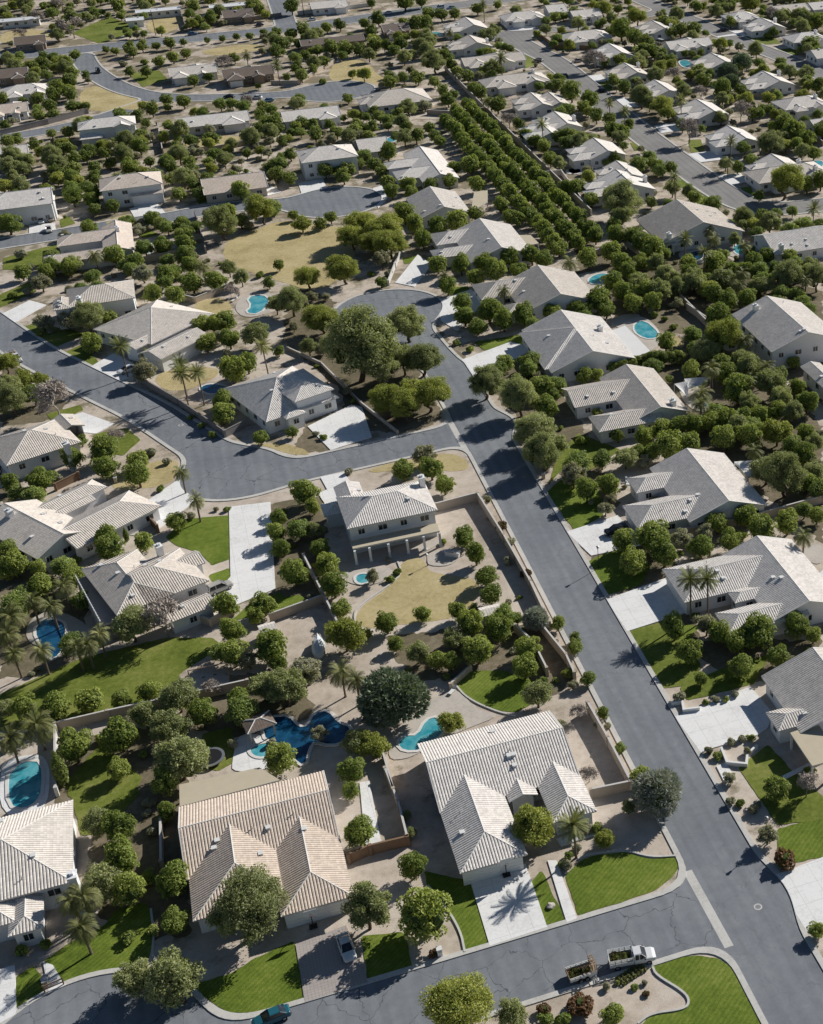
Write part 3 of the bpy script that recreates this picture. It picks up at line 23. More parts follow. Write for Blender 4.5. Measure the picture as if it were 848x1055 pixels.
PLANTS='''c|-53.8|645.9|2.42|0|1|b|46
c|-47.7|636.9|3.08|0|4|f|76
c|-43.3|639.3|2.75|1|4|f|76
c|-43.6|657.0|2.11|2|4|f|76
c|-39.6|632.5|2.55|3|4|f|76
c|-31.1|650.7|2.46|0|1|r|76
c|-44.7|579.3|2.14|0|13|r|45
c|-43.8|582.6|2.08|1|13|r|45
c|-39.7|564.3|2.77|2|13|r|45
c|-38.5|552.6|2.42|3|13|r|45
c|-38.1|578.8|2.84|4|13|r|45
c|-37.6|596.0|3.24|5|13|r|45
c|-33.4|581.8|2.86|6|13|r|45
c|-32.7|599.2|3.26|7|13|r|45
c|-32.6|609.7|1.95|8|13|r|45
c|-32.4|578.6|2.43|9|13|r|45
c|-32.2|617.5|3.02|10|13|r|45
c|-32.2|561.9|2.47|11|13|r|45
c|-26.8|610.2|2.0|12|13|r|45
c|-43.0|552.4|2.42|0|2|r|47
c|-38.9|528.7|1.75|1|2|r|47
c|-49.5|580.0|1.89|0|1|f|45
c|-27.1|561.8|1.86|0|2|b|43
c|-15.7|543.4|2.42|1|2|b|43
c|-54.6|545.8|2.08|0|1|f|47
c|-18.4|658.8|1.79|0|7|f|78
c|-14.7|653.4|1.99|1|7|f|78
c|-9.0|648.2|2.83|2|7|f|78
c|-10.2|609.7|2.35|3|7|f|78
c|-7.9|644.2|2.12|4|7|f|78
c|-3.7|653.8|2.51|5|7|f|78
c|2.0|654.7|2.01|6|7|f|78
c|7.9|653.6|2.52|0|1|f|77
c|13.6|657.5|1.82|0|2|b|41
c|13.2|632.4|2.45|1|2|b|41
c|23.7|657.7|1.46|0|1|l|80
c|30.1|657.8|1.83|0|3|f|80
c|36.2|658.4|1.84|1|3|f|80
c|41.7|656.1|2.06|2|3|f|80
c|49.4|718.0|3.58|0|4|r|80
c|51.2|706.6|3.14|1|4|r|80
c|48.2|659.6|1.85|2|4|r|80
c|53.6|655.2|2.21|3|4|r|80
c|-3.9|605.3|2.68|0|3|l|41
c|1.9|620.6|2.74|1|3|l|41
c|7.5|626.0|2.77|2|3|l|41
c|1.5|556.1|2.49|0|3|f|41
c|7.0|548.8|2.78|1|3|f|41
c|12.7|581.4|2.28|2|3|f|41
c|18.9|586.7|1.98|0|1|r|41
c|31.3|614.0|2.41|0|2|b|42
c|48.4|615.4|3.14|1|2|b|42
c|1.1|547.2|1.54|0|3|l|44
c|-1.1|479.0|2.74|1|3|l|44
c|1.3|492.3|2.36|2|3|l|44
c|-10.2|537.0|2.4|0|5|r|43
c|-10.4|493.5|3.35|1|5|r|43
c|-9.5|509.5|2.3|2|5|r|43
c|-7.3|526.7|1.95|3|5|r|43
c|-4.4|541.8|2.73|4|5|r|43
c|36.1|528.4|2.13|0|7|l|39
c|35.0|504.5|2.92|1|7|l|39
c|37.0|519.5|1.8|2|7|l|39
c|35.9|499.4|2.32|3|7|l|39
c|35.1|482.5|2.25|4|7|l|39
c|41.9|497.6|2.03|5|7|l|39
c|44.4|502.8|2.05|6|7|l|39
c|24.4|495.9|2.29|0|3|r|44
c|31.8|518.4|2.09|1|3|r|44
c|29.8|499.0|2.6|2|3|r|44
c|12.7|493.0|2.83|0|1|f|44
c|-35.2|505.0|2.42|0|6|l|43
c|-33.5|530.9|1.82|1|6|l|43
c|-33.3|524.9|2.32|2|6|l|43
c|-32.7|503.4|2.24|3|6|l|43
c|-31.5|489.8|2.74|4|6|l|43
c|-27.2|504.1|1.82|5|6|l|43
c|-52.7|521.7|2.34|0|2|b|48
c|-50.0|524.0|2.3|1|2|b|48
c|-31.5|477.5|2.68|0|6|f|43
c|-27.7|492.6|2.1|1|6|f|43
c|-25.0|477.3|2.42|2|6|f|43
c|-21.7|493.4|2.22|3|6|f|43
c|-20.4|480.9|2.44|4|6|f|43
c|-17.8|504.8|2.27|5|6|f|43
c|-14.3|470.6|3.21|0|2|b|14
c|-8.1|478.1|2.18|1|2|b|14
c|-1.9|466.7|2.41|0|4|r|14
c|-2.5|455.7|2.1|1|4|r|14
c|-1.0|437.7|2.54|2|4|r|14
c|-1.8|407.9|2.87|3|4|r|14
c|4.0|468.9|2.7|0|5|l|13
c|4.4|459.3|2.65|1|5|l|13
c|3.9|444.1|2.58|2|5|l|13
c|4.7|435.1|2.53|3|5|l|13
c|8.5|449.6|2.3|4|5|l|13
c|-11.2|744.4|3.6|0|1|b|78
c|-21.5|736.7|1.98|0|3|l|78
c|-16.3|736.1|1.58|1|3|l|78
c|-10.5|727.2|1.96|2|3|l|78
c|22.9|693.0|3.05|0|2|l|79
c|28.2|694.2|3.06|1|2|l|79
c|22.6|729.5|3.99|0|1|r|77
y|-40.6|717.1|2.08|0|5|r|76
y|-39.0|646.0|2.09|1|5|r|76
y|-36.3|727.9|1.91|2|5|r|76
y|-35.4|640.3|1.86|3|5|r|76
y|-34.2|633.5|3.08|4|5|r|76
y|35.9|566.2|1.29|0|1|f|42
m|32.0|491.9|3.43|0|1|l|39
m|-50.8|496.0|3.83|0|5|r|48
m|-46.2|491.1|3.26|1|5|r|48
m|-46.0|484.4|3.08|2|5|r|48
m|-37.8|490.0|4.35|3|5|r|48
m|-36.9|482.2|3.8|4|5|r|48
m|-54.1|784.8|2.5|0|4|b|75
m|-53.2|760.3|2.62|1|4|b|75
m|-52.5|767.2|4.85|2|4|b|75
m|-53.1|778.3|2.66|3|4|b|75
b|26.3|598.4|3.36|0|1|l|42
b|28.8|537.9|2.76|0|1|f|42
b|-47.4|732.9|3.91|0|2|r|75
b|-38.8|759.4|4.02|1|2|r|75
b|-31.6|697.0|5.22|0|1|r|76
b|-53.9|703.5|2.98|0|1|f|75
q|35.9|605.6|2.39|0|1|b|42
q|-18.5|494.8|2.0|0|1|f|43
s|-12.5|631.1|2.08|0|2|f|78
s|-3.9|630.1|2.08|1|2|f|78
s|-15.3|506.0|1.71|0|2|r|43
s|-3.6|530.6|0.7|1|2|r|43
s|-45.0|526.2|1.74|0|3|r|48
s|-42.6|524.6|0.99|1|3|r|48
s|-39.0|523.9|0.91|2|3|r|48
s|-45.9|776.2|2.87|0|1|r|75
c|66.2|703.4|3.94|0|1|l|74
c|52.6|628.3|3.55|0|7|l|38
c|59.3|649.0|2.93|1|7|l|38
c|53.1|583.8|2.67|2|7|l|38
c|59.3|628.0|2.14|3|7|l|38
c|64.6|650.2|3.68|4|7|l|38
c|59.4|606.7|2.42|5|7|l|38
c|65.0|612.1|2.8|6|7|l|38
c|75.2|653.8|2.6|0|1|b|38
c|81.5|656.3|2.99|0|1|f|74
c|92.4|654.6|3.0|0|4|l|37
c|92.3|636.3|2.93|1|4|l|37
c|88.7|607.3|3.51|2|4|l|37
c|99.0|657.1|3.4|3|4|l|37
c|111.8|637.7|3.7|0|3|r|37
c|116.7|639.1|4.46|1|3|r|37
c|122.9|658.6|3.06|2|3|r|37
c|103.4|701.0|2.4|0|4|b|37
c|109.5|653.5|2.27|1|4|b|37
c|116.9|686.3|4.73|2|4|b|37
c|125.5|690.0|3.18|3|4|b|37
c|127.8|656.1|3.06|0|1|l|35
c|134.2|656.9|3.07|0|2|b|35
c|146.6|662.7|3.11|1|2|b|35
c|157.8|669.3|2.36|0|1|l|36
c|53.1|569.2|2.62|0|4|f|38
c|59.1|580.7|2.0|1|4|f|38
c|64.6|590.2|2.71|2|4|f|38
c|70.9|609.4|3.49|3|4|f|38
c|76.4|605.0|3.13|0|2|r|38
c|81.4|603.9|3.14|1|2|r|38
c|93.8|604.6|2.81|0|2|f|37
c|99.5|605.1|2.82|1|2|f|37
c|47.7|573.0|1.64|0|1|r|42
c|83.2|543.7|2.56|0|2|b|40
c|94.5|545.3|2.9|1|2|b|40
c|83.0|506.6|2.72|0|5|r|40
c|99.6|538.6|2.56|1|5|r|40
c|99.4|522.7|2.5|2|5|r|40
c|98.1|508.1|3.05|3|5|r|40
c|101.8|516.4|2.48|4|5|r|40
c|53.3|496.8|2.04|0|6|r|39
c|53.8|484.5|2.29|1|6|r|39
c|59.3|505.4|1.49|2|6|r|39
c|65.0|529.8|2.17|3|6|r|39
c|59.9|482.9|2.58|4|6|r|39
c|62.5|495.9|1.76|5|6|r|39
c|63.2|475.8|2.27|0|7|f|40
c|66.0|485.4|2.31|1|7|f|40
c|71.2|497.9|2.66|2|7|f|40
c|72.0|486.9|1.74|3|7|f|40
c|77.7|498.2|2.37|4|7|f|40
c|77.6|482.2|2.31|5|7|f|40
c|84.6|476.7|2.3|6|7|f|40
c|66.1|503.5|1.79|0|2|l|40
c|70.8|509.3|1.82|1|2|l|40
c|47.3|498.6|2.33|0|2|f|39
c|46.5|483.8|2.84|1|2|f|39
c|78.1|467.0|2.82|0|3|b|11
c|84.1|466.1|2.26|1|3|b|11
c|84.4|459.7|2.23|2|3|b|11
c|77.8|414.3|2.59|0|4|r|11
c|82.3|427.4|2.63|1|4|r|11
c|87.2|425.4|3.16|2|4|r|11
c|85.1|407.5|3.05|3|4|r|11
c|111.3|561.6|2.67|0|2|f|34
c|111.3|549.9|2.62|1|2|f|34
c|113.1|540.5|2.59|0|2|l|33
c|121.6|550.0|2.0|1|2|l|33
c|111.4|522.2|2.51|0|1|f|33
c|112.0|514.1|2.48|0|1|l|32
c|112.7|491.5|3.0|0|1|f|32
c|114.2|467.4|2.31|0|3|l|30
c|112.7|453.7|2.82|1|3|l|30
c|113.7|445.8|2.78|2|3|l|30
c|114.7|437.7|2.74|0|2|f|30
c|112.7|422.9|2.66|1|2|f|30
c|113.0|582.1|2.06|0|1|l|34
c|141.1|581.3|2.09|0|1|r|33
c|60.5|435.4|2.11|0|5|l|11
c|65.5|450.6|3.26|1|5|l|11
c|60.0|421.2|2.31|2|5|l|11
c|59.4|412.1|2.52|3|5|l|11
c|65.3|416.4|3.06|4|5|l|11
c|35.7|465.0|2.46|0|2|l|12
c|32.3|438.1|2.08|1|2|l|12
c|47.7|441.2|2.11|0|5|r|12
c|48.1|432.9|2.6|1|5|r|12
c|50.8|440.0|2.64|2|5|r|12
c|55.6|447.0|2.15|3|5|r|12
c|59.5|441.6|2.66|4|5|r|12
c|35.3|394.0|1.91|0|3|f|12
c|43.7|441.4|2.63|1|3|f|12
c|39.0|397.8|2.17|2|3|f|12
y|72.4|566.7|1.98|0|1|f|38
y|76.1|560.5|2.74|0|1|l|40
m|105.5|595.3|4.18|0|5|r|37
m|112.6|614.0|3.66|1|5|r|37
m|109.9|600.9|3.22|2|5|r|37
m|107.3|587.3|3.45|3|5|r|37
m|111.5|605.1|3.23|4|5|r|37
m|104.8|561.3|5.63|0|1|l|34
m|125.2|550.0|3.32|0|1|l|33
m|137.2|604.6|3.52|0|2|r|35
m|140.9|611.3|3.62|1|2|r|35
o|89.1|506.7|2.73|0|1|r|40
b|111.9|471.8|3.47|0|1|l|31
q|109.8|494.0|3.0|0|1|l|32
q|121.8|610.5|2.15|0|1|l|35
q|116.6|624.0|2.18|0|1|r|37
p|127.0|540.7|2.8|0|1|r|33
p|116.4|444.6|1.9|0|1|b|30
p|44.4|569.0|2.2|0|1|r|42
p|145.6|645.8|1.97|0|1|b|35
s|60.6|564.1|1.63|0|1|b|39
c|174.4|629.0|3.02|0|1|f|73
c|191.9|612.4|2.23|0|2|r|50
c|206.4|634.5|2.7|1|2|r|50
c|242.0|583.6|2.95|0|1|l|63
c|269.3|585.3|2.98|0|1|f|67
c|274.8|564.2|4.35|0|1|f|68
c|253.8|526.8|4.09|0|1|r|65
c|251.2|557.6|2.14|0|1|r|64
c|215.4|575.6|3.58|0|2|b|58
c|221.7|576.0|3.59|1|2|b|58
c|211.5|575.4|2.87|0|1|r|57
c|190.2|581.4|4.99|0|1|b|51
c|192.3|570.0|4.21|0|1|l|57
c|193.7|559.2|3.46|0|2|f|57
c|191.9|544.1|3.39|1|2|f|57
c|175.7|540.7|2.68|0|2|r|51
c|187.0|546.5|3.39|1|2|r|51
c|169.0|539.6|2.0|0|1|f|51
c|162.5|508.3|2.54|0|1|l|52
c|162.8|496.5|2.8|0|1|f|52
c|192.4|537.5|2.69|0|3|l|58
c|192.5|528.4|2.65|1|3|l|58
c|204.0|540.6|1.72|2|3|l|58
c|193.8|493.8|3.15|0|2|f|59
c|193.1|473.6|4.26|1|2|f|59
c|197.9|509.1|2.59|0|1|l|59
c|207.1|540.7|1.71|0|1|f|58
c|210.4|539.4|1.7|0|1|r|58
c|141.2|513.4|2.52|0|2|b|69
c|141.3|502.8|2.48|1|2|b|69
c|141.7|495.2|3.67|0|3|r|69
c|140.9|478.2|2.98|1|3|r|69
c|145.1|483.7|3.61|2|3|r|69
c|141.3|464.0|2.91|0|1|r|70
c|144.8|459.9|2.32|0|4|b|71
c|140.4|442.5|3.37|1|4|b|71
c|142.3|439.5|3.35|2|4|b|71
c|148.3|450.2|2.29|3|4|b|71
c|122.3|444.7|2.81|0|2|f|70
c|125.3|443.2|3.34|1|2|f|70
c|109.5|394.5|2.52|0|3|f|71
c|112.8|393.2|3.02|1|3|f|71
c|129.1|415.3|1.61|2|3|f|71
c|132.0|415.3|2.13|0|1|r|71
c|136.1|404.9|3.14|0|4|r|72
c|141.5|407.6|2.11|1|4|r|72
c|141.3|400.7|3.13|2|4|r|72
c|145.0|398.7|2.08|3|4|r|72
c|192.4|444.4|2.33|0|1|b|55
c|198.1|448.8|2.35|0|1|f|60
c|164.6|391.6|2.08|0|1|f|55
c|192.7|426.6|2.82|0|1|l|61
c|196.7|427.1|3.39|0|1|f|61
c|193.4|412.1|4.39|0|2|l|62
c|205.2|414.4|3.36|1|2|l|62
c|195.7|406.6|3.27|0|2|f|62
c|192.2|394.1|2.66|1|2|f|62
c|231.3|506.6|2.62|0|1|b|60
c|231.2|492.3|1.6|0|1|r|60
c|228.2|466.9|3.08|0|1|b|61
c|230.5|531.1|1.36|0|1|f|64
c|200.7|474.6|2.45|0|1|l|60
m|185.3|633.7|3.05|0|1|l|50
m|216.3|594.3|2.86|0|3|r|57
m|220.1|596.2|2.78|1|3|r|57
m|223.6|603.4|3.73|2|3|r|57
m|244.2|604.7|3.77|0|1|l|63
m|170.7|505.9|2.53|0|1|r|52
m|162.2|475.7|4.8|0|1|l|53
m|178.2|506.1|3.81|0|1|b|53
m|180.0|478.8|3.66|0|1|r|53
m|113.7|417.5|2.64|0|1|f|30
m|180.5|443.9|2.88|0|2|r|54
m|189.7|465.7|2.87|1|2|r|54
m|181.2|403.5|4.83|0|1|r|55
m|227.1|476.2|2.5|0|1|b|61
y|197.8|630.3|4.58|0|1|r|50
y|207.2|615.4|2.3|0|2|l|57
y|206.5|606.6|4.46|1|2|l|57
y|260.2|607.6|5.33|0|1|b|63
y|165.2|463.0|4.12|0|2|f|53
y|165.6|456.5|2.73|1|2|f|53
n|200.3|483.1|3.72|0|1|f|59
n|205.7|499.5|3.83|0|2|r|59
n|215.9|508.9|3.91|1|2|r|59
b|163.7|535.5|4.61|0|1|l|51
b|186.6|506.7|3.19|0|1|b|53
b|186.1|477.5|3.05|0|1|b|54
b|262.8|583.5|3.7|0|1|l|67
b|162.8|428.9|4.43|0|1|f|54
b|188.3|445.1|3.48|0|1|r|54
p|145.1|459.9|1.9|0|1|f|52
p|146.4|447.6|1.92|0|1|l|53
p|165.9|400.1|1.9|0|1|l|55
p|169.1|453.3|2.31|0|1|r|53
q|160.7|390.4|2.27|0|1|f|55
s|248.9|559.4|2.14|0|1|f|64
c|-31.5|466.4|2.88|0|6|l|14
c|-26.3|441.6|2.76|1|6|l|14
c|-25.7|449.8|2.81|2|6|l|14
c|-25.1|464.3|2.62|3|6|l|14
c|-25.5|434.6|2.23|4|6|l|14
c|-20.4|433.9|2.24|5|6|l|14
c|-32.0|456.1|2.83|0|2|r|15
c|-31.5|445.6|2.77|1|2|r|15
c|-44.2|513.9|2.07|0|2|r|48
c|-36.5|475.0|2.66|1|2|r|48
c|16.5|430.6|2.8|0|5|r|13
c|27.7|454.2|2.55|1|5|r|13
c|24.8|412.7|1.97|2|5|r|13
c|29.0|443.3|2.62|3|5|r|13
c|29.1|405.1|1.7|4|5|r|13
c|-48.9|426.9|3.6|0|2|f|15
c|-44.4|386.5|2.66|1|2|f|15
c|-27.0|413.2|2.85|0|1|l|16
c|-16.6|416.7|2.65|0|1|b|16
c|-9.6|415.3|3.14|0|1|f|14
c|-7.7|410.3|2.39|0|7|r|16
c|-8.1|389.9|2.98|1|7|r|16
c|-8.5|366.4|2.83|2|7|r|16
c|-2.4|397.8|2.81|3|7|r|16
c|-2.0|389.2|2.76|4|7|r|16
c|-2.6|379.9|2.7|5|7|r|16
c|-1.8|372.9|2.67|6|7|r|16
c|-12.4|355.3|2.54|0|3|b|18
c|-7.3|351.9|2.53|1|3|b|18
c|-2.3|358.2|3.01|2|3|b|18
c|-20.7|387.6|3.16|0|2|f|16
c|-15.5|381.6|2.69|1|2|f|16
c|-2.0|329.5|2.41|0|6|r|18
c|-1.9|318.7|2.74|1|6|r|18
c|3.5|358.1|3.02|2|6|r|18
c|1.1|329.2|2.42|3|6|r|18
c|3.6|329.4|2.83|4|6|r|18
c|3.4|318.4|2.75|5|6|r|18
c|-38.1|382.5|2.65|0|1|l|17
c|-32.3|383.8|2.66|0|1|b|17
c|-27.3|329.2|2.95|0|2|f|17
c|-23.1|343.9|2.05|1|2|f|17
c|11.6|413.3|2.56|0|4|f|13
c|14.2|404.5|2.37|1|4|f|13
c|16.3|353.3|1.73|2|4|f|13
c|20.3|365.5|1.78|3|4|f|13
m|-50.6|486.3|3.22|0|2|f|48
m|-49.9|478.0|2.62|1|2|f|48
m|8.8|396.5|5.16|0|2|f|13
m|7.5|366.3|2.21|1|2|f|13
m|9.8|358.0|2.6|0|1|r|18
m|-31.0|387.5|2.71|0|1|l|16
m|-28.1|342.1|4.04|0|1|l|17
m|9.5|316.6|3.54|0|4|b|19
m|16.1|335.1|2.48|1|4|b|19
m|20.0|332.5|4.53|2|4|b|19
m|20.4|307.0|2.33|3|4|b|19
y|20.7|405.3|4.82|0|2|f|13
y|26.3|350.0|3.88|1|2|f|13
o|-18.2|378.2|1.28|0|2|f|16
o|-14.1|371.3|3.07|1|2|f|16
o|-41.1|380.2|1.44|0|5|l|17
o|-39.2|375.3|2.82|1|5|l|17
o|-38.7|348.1|2.85|2|5|l|17
o|-32.9|345.9|3.26|3|5|l|17
o|-32.3|368.7|1.98|4|5|l|17
o|-33.9|415.5|2.14|0|3|r|15
o|-34.0|469.8|1.63|1|3|r|15
o|-33.6|473.3|1.23|2|3|r|15
q|1.1|364.9|2.62|0|1|r|16
q|-25.5|384.6|2.67|0|1|l|16
b|6.4|352.0|1.92|0|1|r|18
s|-46.5|374.7|1.29|0|6|l|17
s|-43.3|375.3|1.3|1|6|l|17
s|-41.6|384.2|0.84|2|6|l|17
s|-39.5|345.5|1.06|3|6|l|17
s|-37.3|345.8|1.06|4|6|l|17
s|-33.3|373.6|1.01|5|6|l|17
s|1.5|409.4|0.6|0|3|f|13
s|5.8|377.0|0.62|1|3|f|13
s|14.6|362.9|1.32|2|3|f|13
s|-45.7|404.7|1.84|0|1|f|15
c|59.5|397.3|2.45|0|4|l|10
c|58.8|388.4|2.88|1|4|l|10
c|64.8|408.9|2.76|2|4|l|10
c|59.8|378.9|2.83|3|4|l|10
c|71.8|413.3|2.55|0|1|f|11
c|43.7|342.5|1.72|0|3|f|10
c|59.6|366.1|2.75|1|3|f|10
c|65.5|373.6|3.28|2|3|f|10
c|71.4|374.7|3.53|0|2|r|10
c|78.3|381.7|2.16|1|2|r|10
c|78.2|341.9|3.11|0|2|r|9
c|84.1|342.0|3.12|1|2|r|9
c|58.6|330.2|2.54|0|6|f|9
c|59.5|317.2|2.88|1|6|f|9
c|66.8|333.4|2.79|2|6|f|9
c|71.3|341.9|3.3|3|6|f|9
c|72.0|333.1|3.02|4|6|f|9
c|78.4|333.8|2.61|5|6|f|9
c|59.4|346.0|2.64|0|2|l|9
c|64.9|342.4|3.06|1|2|l|9
c|86.4|338.0|2.65|0|2|b|8
c|97.0|332.7|2.86|1|2|b|8
c|58.1|309.2|3.22|0|5|l|8
c|59.8|302.8|2.39|1|5|l|8
c|64.2|308.7|3.24|2|5|l|8
c|66.2|302.3|2.8|3|5|l|8
c|71.5|303.3|3.22|4|5|l|8
c|78.3|303.7|2.45|0|2|f|8
c|78.8|302.0|2.42|1|2|f|8
r|86.8|385.9|2.68|0|11|b|9
r|92.1|399.3|2.71|1|11|b|9
r|86.7|375.8|2.39|2|11|b|9
r|92.2|394.2|2.58|3|11|b|9
r|92.2|389.2|2.32|4|11|b|9
r|88.3|372.7|2.14|5|11|b|9
r|92.1|384.4|2.44|6|11|b|9
r|92.4|379.7|2.4|7|11|b|9
r|92.5|375.0|2.58|8|11|b|9
r|98.1|391.2|2.68|9|11|b|9
r|98.5|386.2|2.35|10|11|b|9
m|43.8|305.5|5.11|0|1|f|9
y|30.2|393.6|2.85|0|1|f|12
y|35.6|348.7|4.33|0|6|l|10
y|41.7|373.5|4.13|1|6|l|10
y|45.2|379.8|4.89|2|6|l|10
y|45.5|366.1|4.53|3|6|l|10
y|50.0|372.5|5.76|4|6|l|10
y|49.9|362.3|4.96|5|6|l|10
y|25.7|318.8|4.41|0|2|b|19
y|32.6|315.2|3.6|1|2|b|19
o|46.0|354.9|2.66|0|1|f|10
q|58.4|332.1|2.12|0|1|l|9
q|70.0|316.1|2.06|0|1|l|8
s|42.7|352.2|1.15|0|2|f|10
s|47.1|349.9|1.32|1|2|f|10
c|111.4|392.0|2.51|0|2|l|28
c|112.8|379.8|2.49|1|2|l|28
c|141.7|370.0|2.46|0|2|b|26
c|143.6|360.3|2.9|1|2|b|26
c|128.9|372.3|1.96|0|1|r|28
c|160.2|364.7|1.97|0|1|f|56
c|176.5|365.9|2.5|0|2|r|29
c|180.9|365.8|3.01|1|2|r|29
c|104.2|334.8|2.89|0|3|f|28
c|111.5|355.7|2.34|1|3|f|28
c|109.5|346.7|2.75|2|3|f|28
c|104.2|326.5|3.05|0|6|l|26
c|104.2|321.2|2.59|1|6|l|26
c|113.8|345.0|3.2|2|6|l|26
c|114.2|339.2|3.16|3|6|l|26
c|109.3|325.3|2.62|4|6|l|26
c|114.2|330.0|3.54|5|6|l|26
c|104.3|315.0|2.55|0|7|f|26
c|103.6|306.5|2.71|1|7|f|26
c|120.1|319.3|2.61|2|7|f|26
c|118.9|313.7|3.0|3|7|f|26
c|125.7|315.7|3.03|4|7|f|26
c|119.0|297.0|2.89|5|7|f|26
c|129.1|311.5|2.58|6|7|f|26
c|84.4|303.6|2.45|0|5|r|8
c|85.8|300.1|2.43|1|5|r|8
c|90.5|303.7|3.69|2|5|r|8
c|97.9|314.4|2.96|3|5|r|8
c|98.1|307.2|2.91|4|5|r|8
c|91.3|299.9|2.44|0|1|b|7
c|98.2|299.8|2.65|0|2|r|7
c|103.2|299.2|2.46|1|2|r|7
c|130.7|322.3|2.65|0|1|r|26
c|131.8|309.1|2.57|0|4|l|27
c|136.9|314.4|2.62|1|4|l|27
c|153.0|344.6|2.35|2|4|l|27
c|141.9|317.2|2.2|3|4|l|27
c|125.4|291.9|2.87|0|1|b|24
c|113.9|283.3|2.98|0|5|l|24
c|105.3|260.0|2.61|1|5|l|24
c|104.5|254.1|2.93|2|5|l|24
c|120.3|291.4|3.06|3|5|l|24
c|116.2|280.5|2.38|4|5|l|24
c|147.1|313.7|2.2|0|1|f|27
m|114.9|358.4|3.45|0|2|f|28
m|118.8|366.5|6.69|1|2|f|28
m|119.1|378.4|3.46|0|1|l|28
m|104.0|310.5|3.52|0|8|f|26
m|112.1|320.6|3.19|1|8|f|26
m|106.6|303.5|3.18|2|8|f|26
m|111.7|312.7|3.4|3|8|f|26
m|112.0|303.9|2.92|4|8|f|26
m|117.9|310.2|2.81|5|8|f|26
m|116.7|305.7|3.36|6|8|f|26
m|124.1|304.9|3.37|7|8|f|26
m|131.5|297.4|2.9|0|5|f|27
m|138.6|298.2|4.62|1|5|f|27
m|144.8|299.9|3.11|2|5|f|27
m|149.3|305.9|2.94|3|5|f|27
m|145.6|294.5|3.77|4|5|f|27
m|138.8|332.4|2.27|0|3|r|26
m|144.0|340.1|2.32|1|3|r|26
m|146.0|343.8|3.68|2|3|r|26
y|167.7|363.5|5.42|0|1|f|29
q|90.6|328.0|2.76|0|1|b|8
q|132.5|334.6|2.08|0|2|r|26
q|131.4|328.6|2.23|1|2|r|26
q|128.5|302.6|2.4|0|2|l|27
q|136.7|320.7|2.0|1|2|l|27
p|136.9|373.6|1.9|0|1|r|72
p|162.2|331.6|1.9|0|1|b|27
p|121.3|324.2|1.9|0|2|f|26
p|122.4|313.1|1.9|1|2|f|26
s|102.4|298.4|1.07|0|3|r|7
s|102.4|296.0|1.22|1|3|r|7
s|104.0|293.3|1.05|2|3|r|7
s|104.4|287.5|1.2|0|1|b|6
c|-1.0|285.3|2.34|0|3|l|19
c|-1.5|278.9|2.65|1|3|l|19
c|2.5|298.8|3.36|2|3|l|19
c|6.0|302.6|2.65|0|2|b|19
c|13.6|309.5|1.56|1|2|b|19
c|5.0|266.3|1.89|0|2|f|19
c|11.3|266.9|1.39|1|2|f|19
c|-31.5|270.9|2.35|0|6|r|21
c|-30.1|280.5|1.38|1|6|r|21
c|-25.6|270.3|3.36|2|6|r|21
c|-25.2|264.0|2.64|3|6|r|21
c|-19.2|265.0|2.34|4|6|r|21
c|-19.4|257.5|2.93|5|6|r|21
c|-43.2|265.6|1.96|0|2|f|21
c|-37.1|262.8|2.93|1|2|f|21
m|-44.5|310.8|2.95|0|2|b|21
m|-43.3|300.6|3.95|1|2|b|21
m|-15.1|318.4|1.74|0|1|f|18
y|-46.2|324.8|2.67|0|3|b|21
y|-41.4|313.0|2.45|1|3|b|21
y|-38.5|313.4|1.96|2|3|b|21
o|-16.6|307.1|3.0|0|1|f|18
b|-34.6|295.9|5.34|0|1|b|21
b|-23.2|277.4|2.06|0|1|r|21
p|-20.1|311.8|2.25|0|1|l|18
p|-8.2|296.2|1.9|0|3|f|18
p|-8.1|291.4|1.9|1|3|f|18
p|-4.8|290.2|1.9|2|3|f|18
p|9.9|298.8|1.9|0|1|b|19
q|-11.1|251.4|2.0|0|1|l|19
s|-8.0|284.3|0.89|0|3|l|19
s|-6.0|279.3|0.88|1|3|l|19
s|-4.3|273.6|1.04|2|3|l|19
s|-16.7|270.4|1.53|0|2|r|21
s|-14.1|265.4|1.01|1|2|r|21
m|29.2|288.2|8.69|0|4|r|19
m|33.7|284.7|4.44|1|4|r|19
m|39.0|287.5|3.75|2|4|r|19
m|42.9|285.7|4.86|3|4|r|19
m|53.2|268.4|4.33|0|1|l|7
m|58.4|257.3|4.93|0|2|f|7
m|57.1|241.9|4.71|1|2|f|7
m|56.5|232.9|3.94|0|2|l|6
m|59.3|236.6|3.31|1|2|l|6
y|31.7|267.9|4.24|0|4|r|19
y|34.8|264.1|4.21|1|4|r|19
y|37.9|273.0|3.25|2|4|r|19
y|40.5|267.2|4.97|3|4|r|19
c|29.6|239.6|2.61|0|2|b|20
c|34.8|237.9|2.77|1|2|b|20
c|60.6|280.5|2.45|0|2|l|7
c|66.1|277.9|3.01|1|2|l|7
c|64.6|264.2|3.26|0|4|f|7
c|63.3|254.4|2.82|1|4|f|7
c|75.5|266.9|1.84|2|4|f|7
c|78.1|266.7|1.85|3|4|f|7
o|34.9|244.3|2.99|0|1|b|20
s|53.9|299.3|1.18|0|2|l|8
s|55.6|294.3|1.32|1|2|l|8
s|54.4|279.7|0.97|0|8|l|7
s|55.9|280.8|1.13|1|8|l|7
s|57.2|274.0|1.02|2|8|l|7
s|59.2|273.7|1.07|3|8|l|7
s|60.5|275.2|0.86|4|8|l|7
s|62.1|276.6|0.79|5|8|l|7
s|61.9|272.2|1.05|6|8|l|7
s|66.2|281.8|0.89|7|8|l|7
s|19.7|246.8|0.99|0|1|b|20
s|15.9|266.0|0.9|0|2|f|19
s|17.3|263.8|0.9|1|2|f|19
m|103.8|266.3|3.77|0|3|l|24
m|109.8|272.4|2.78|1|3|l|24
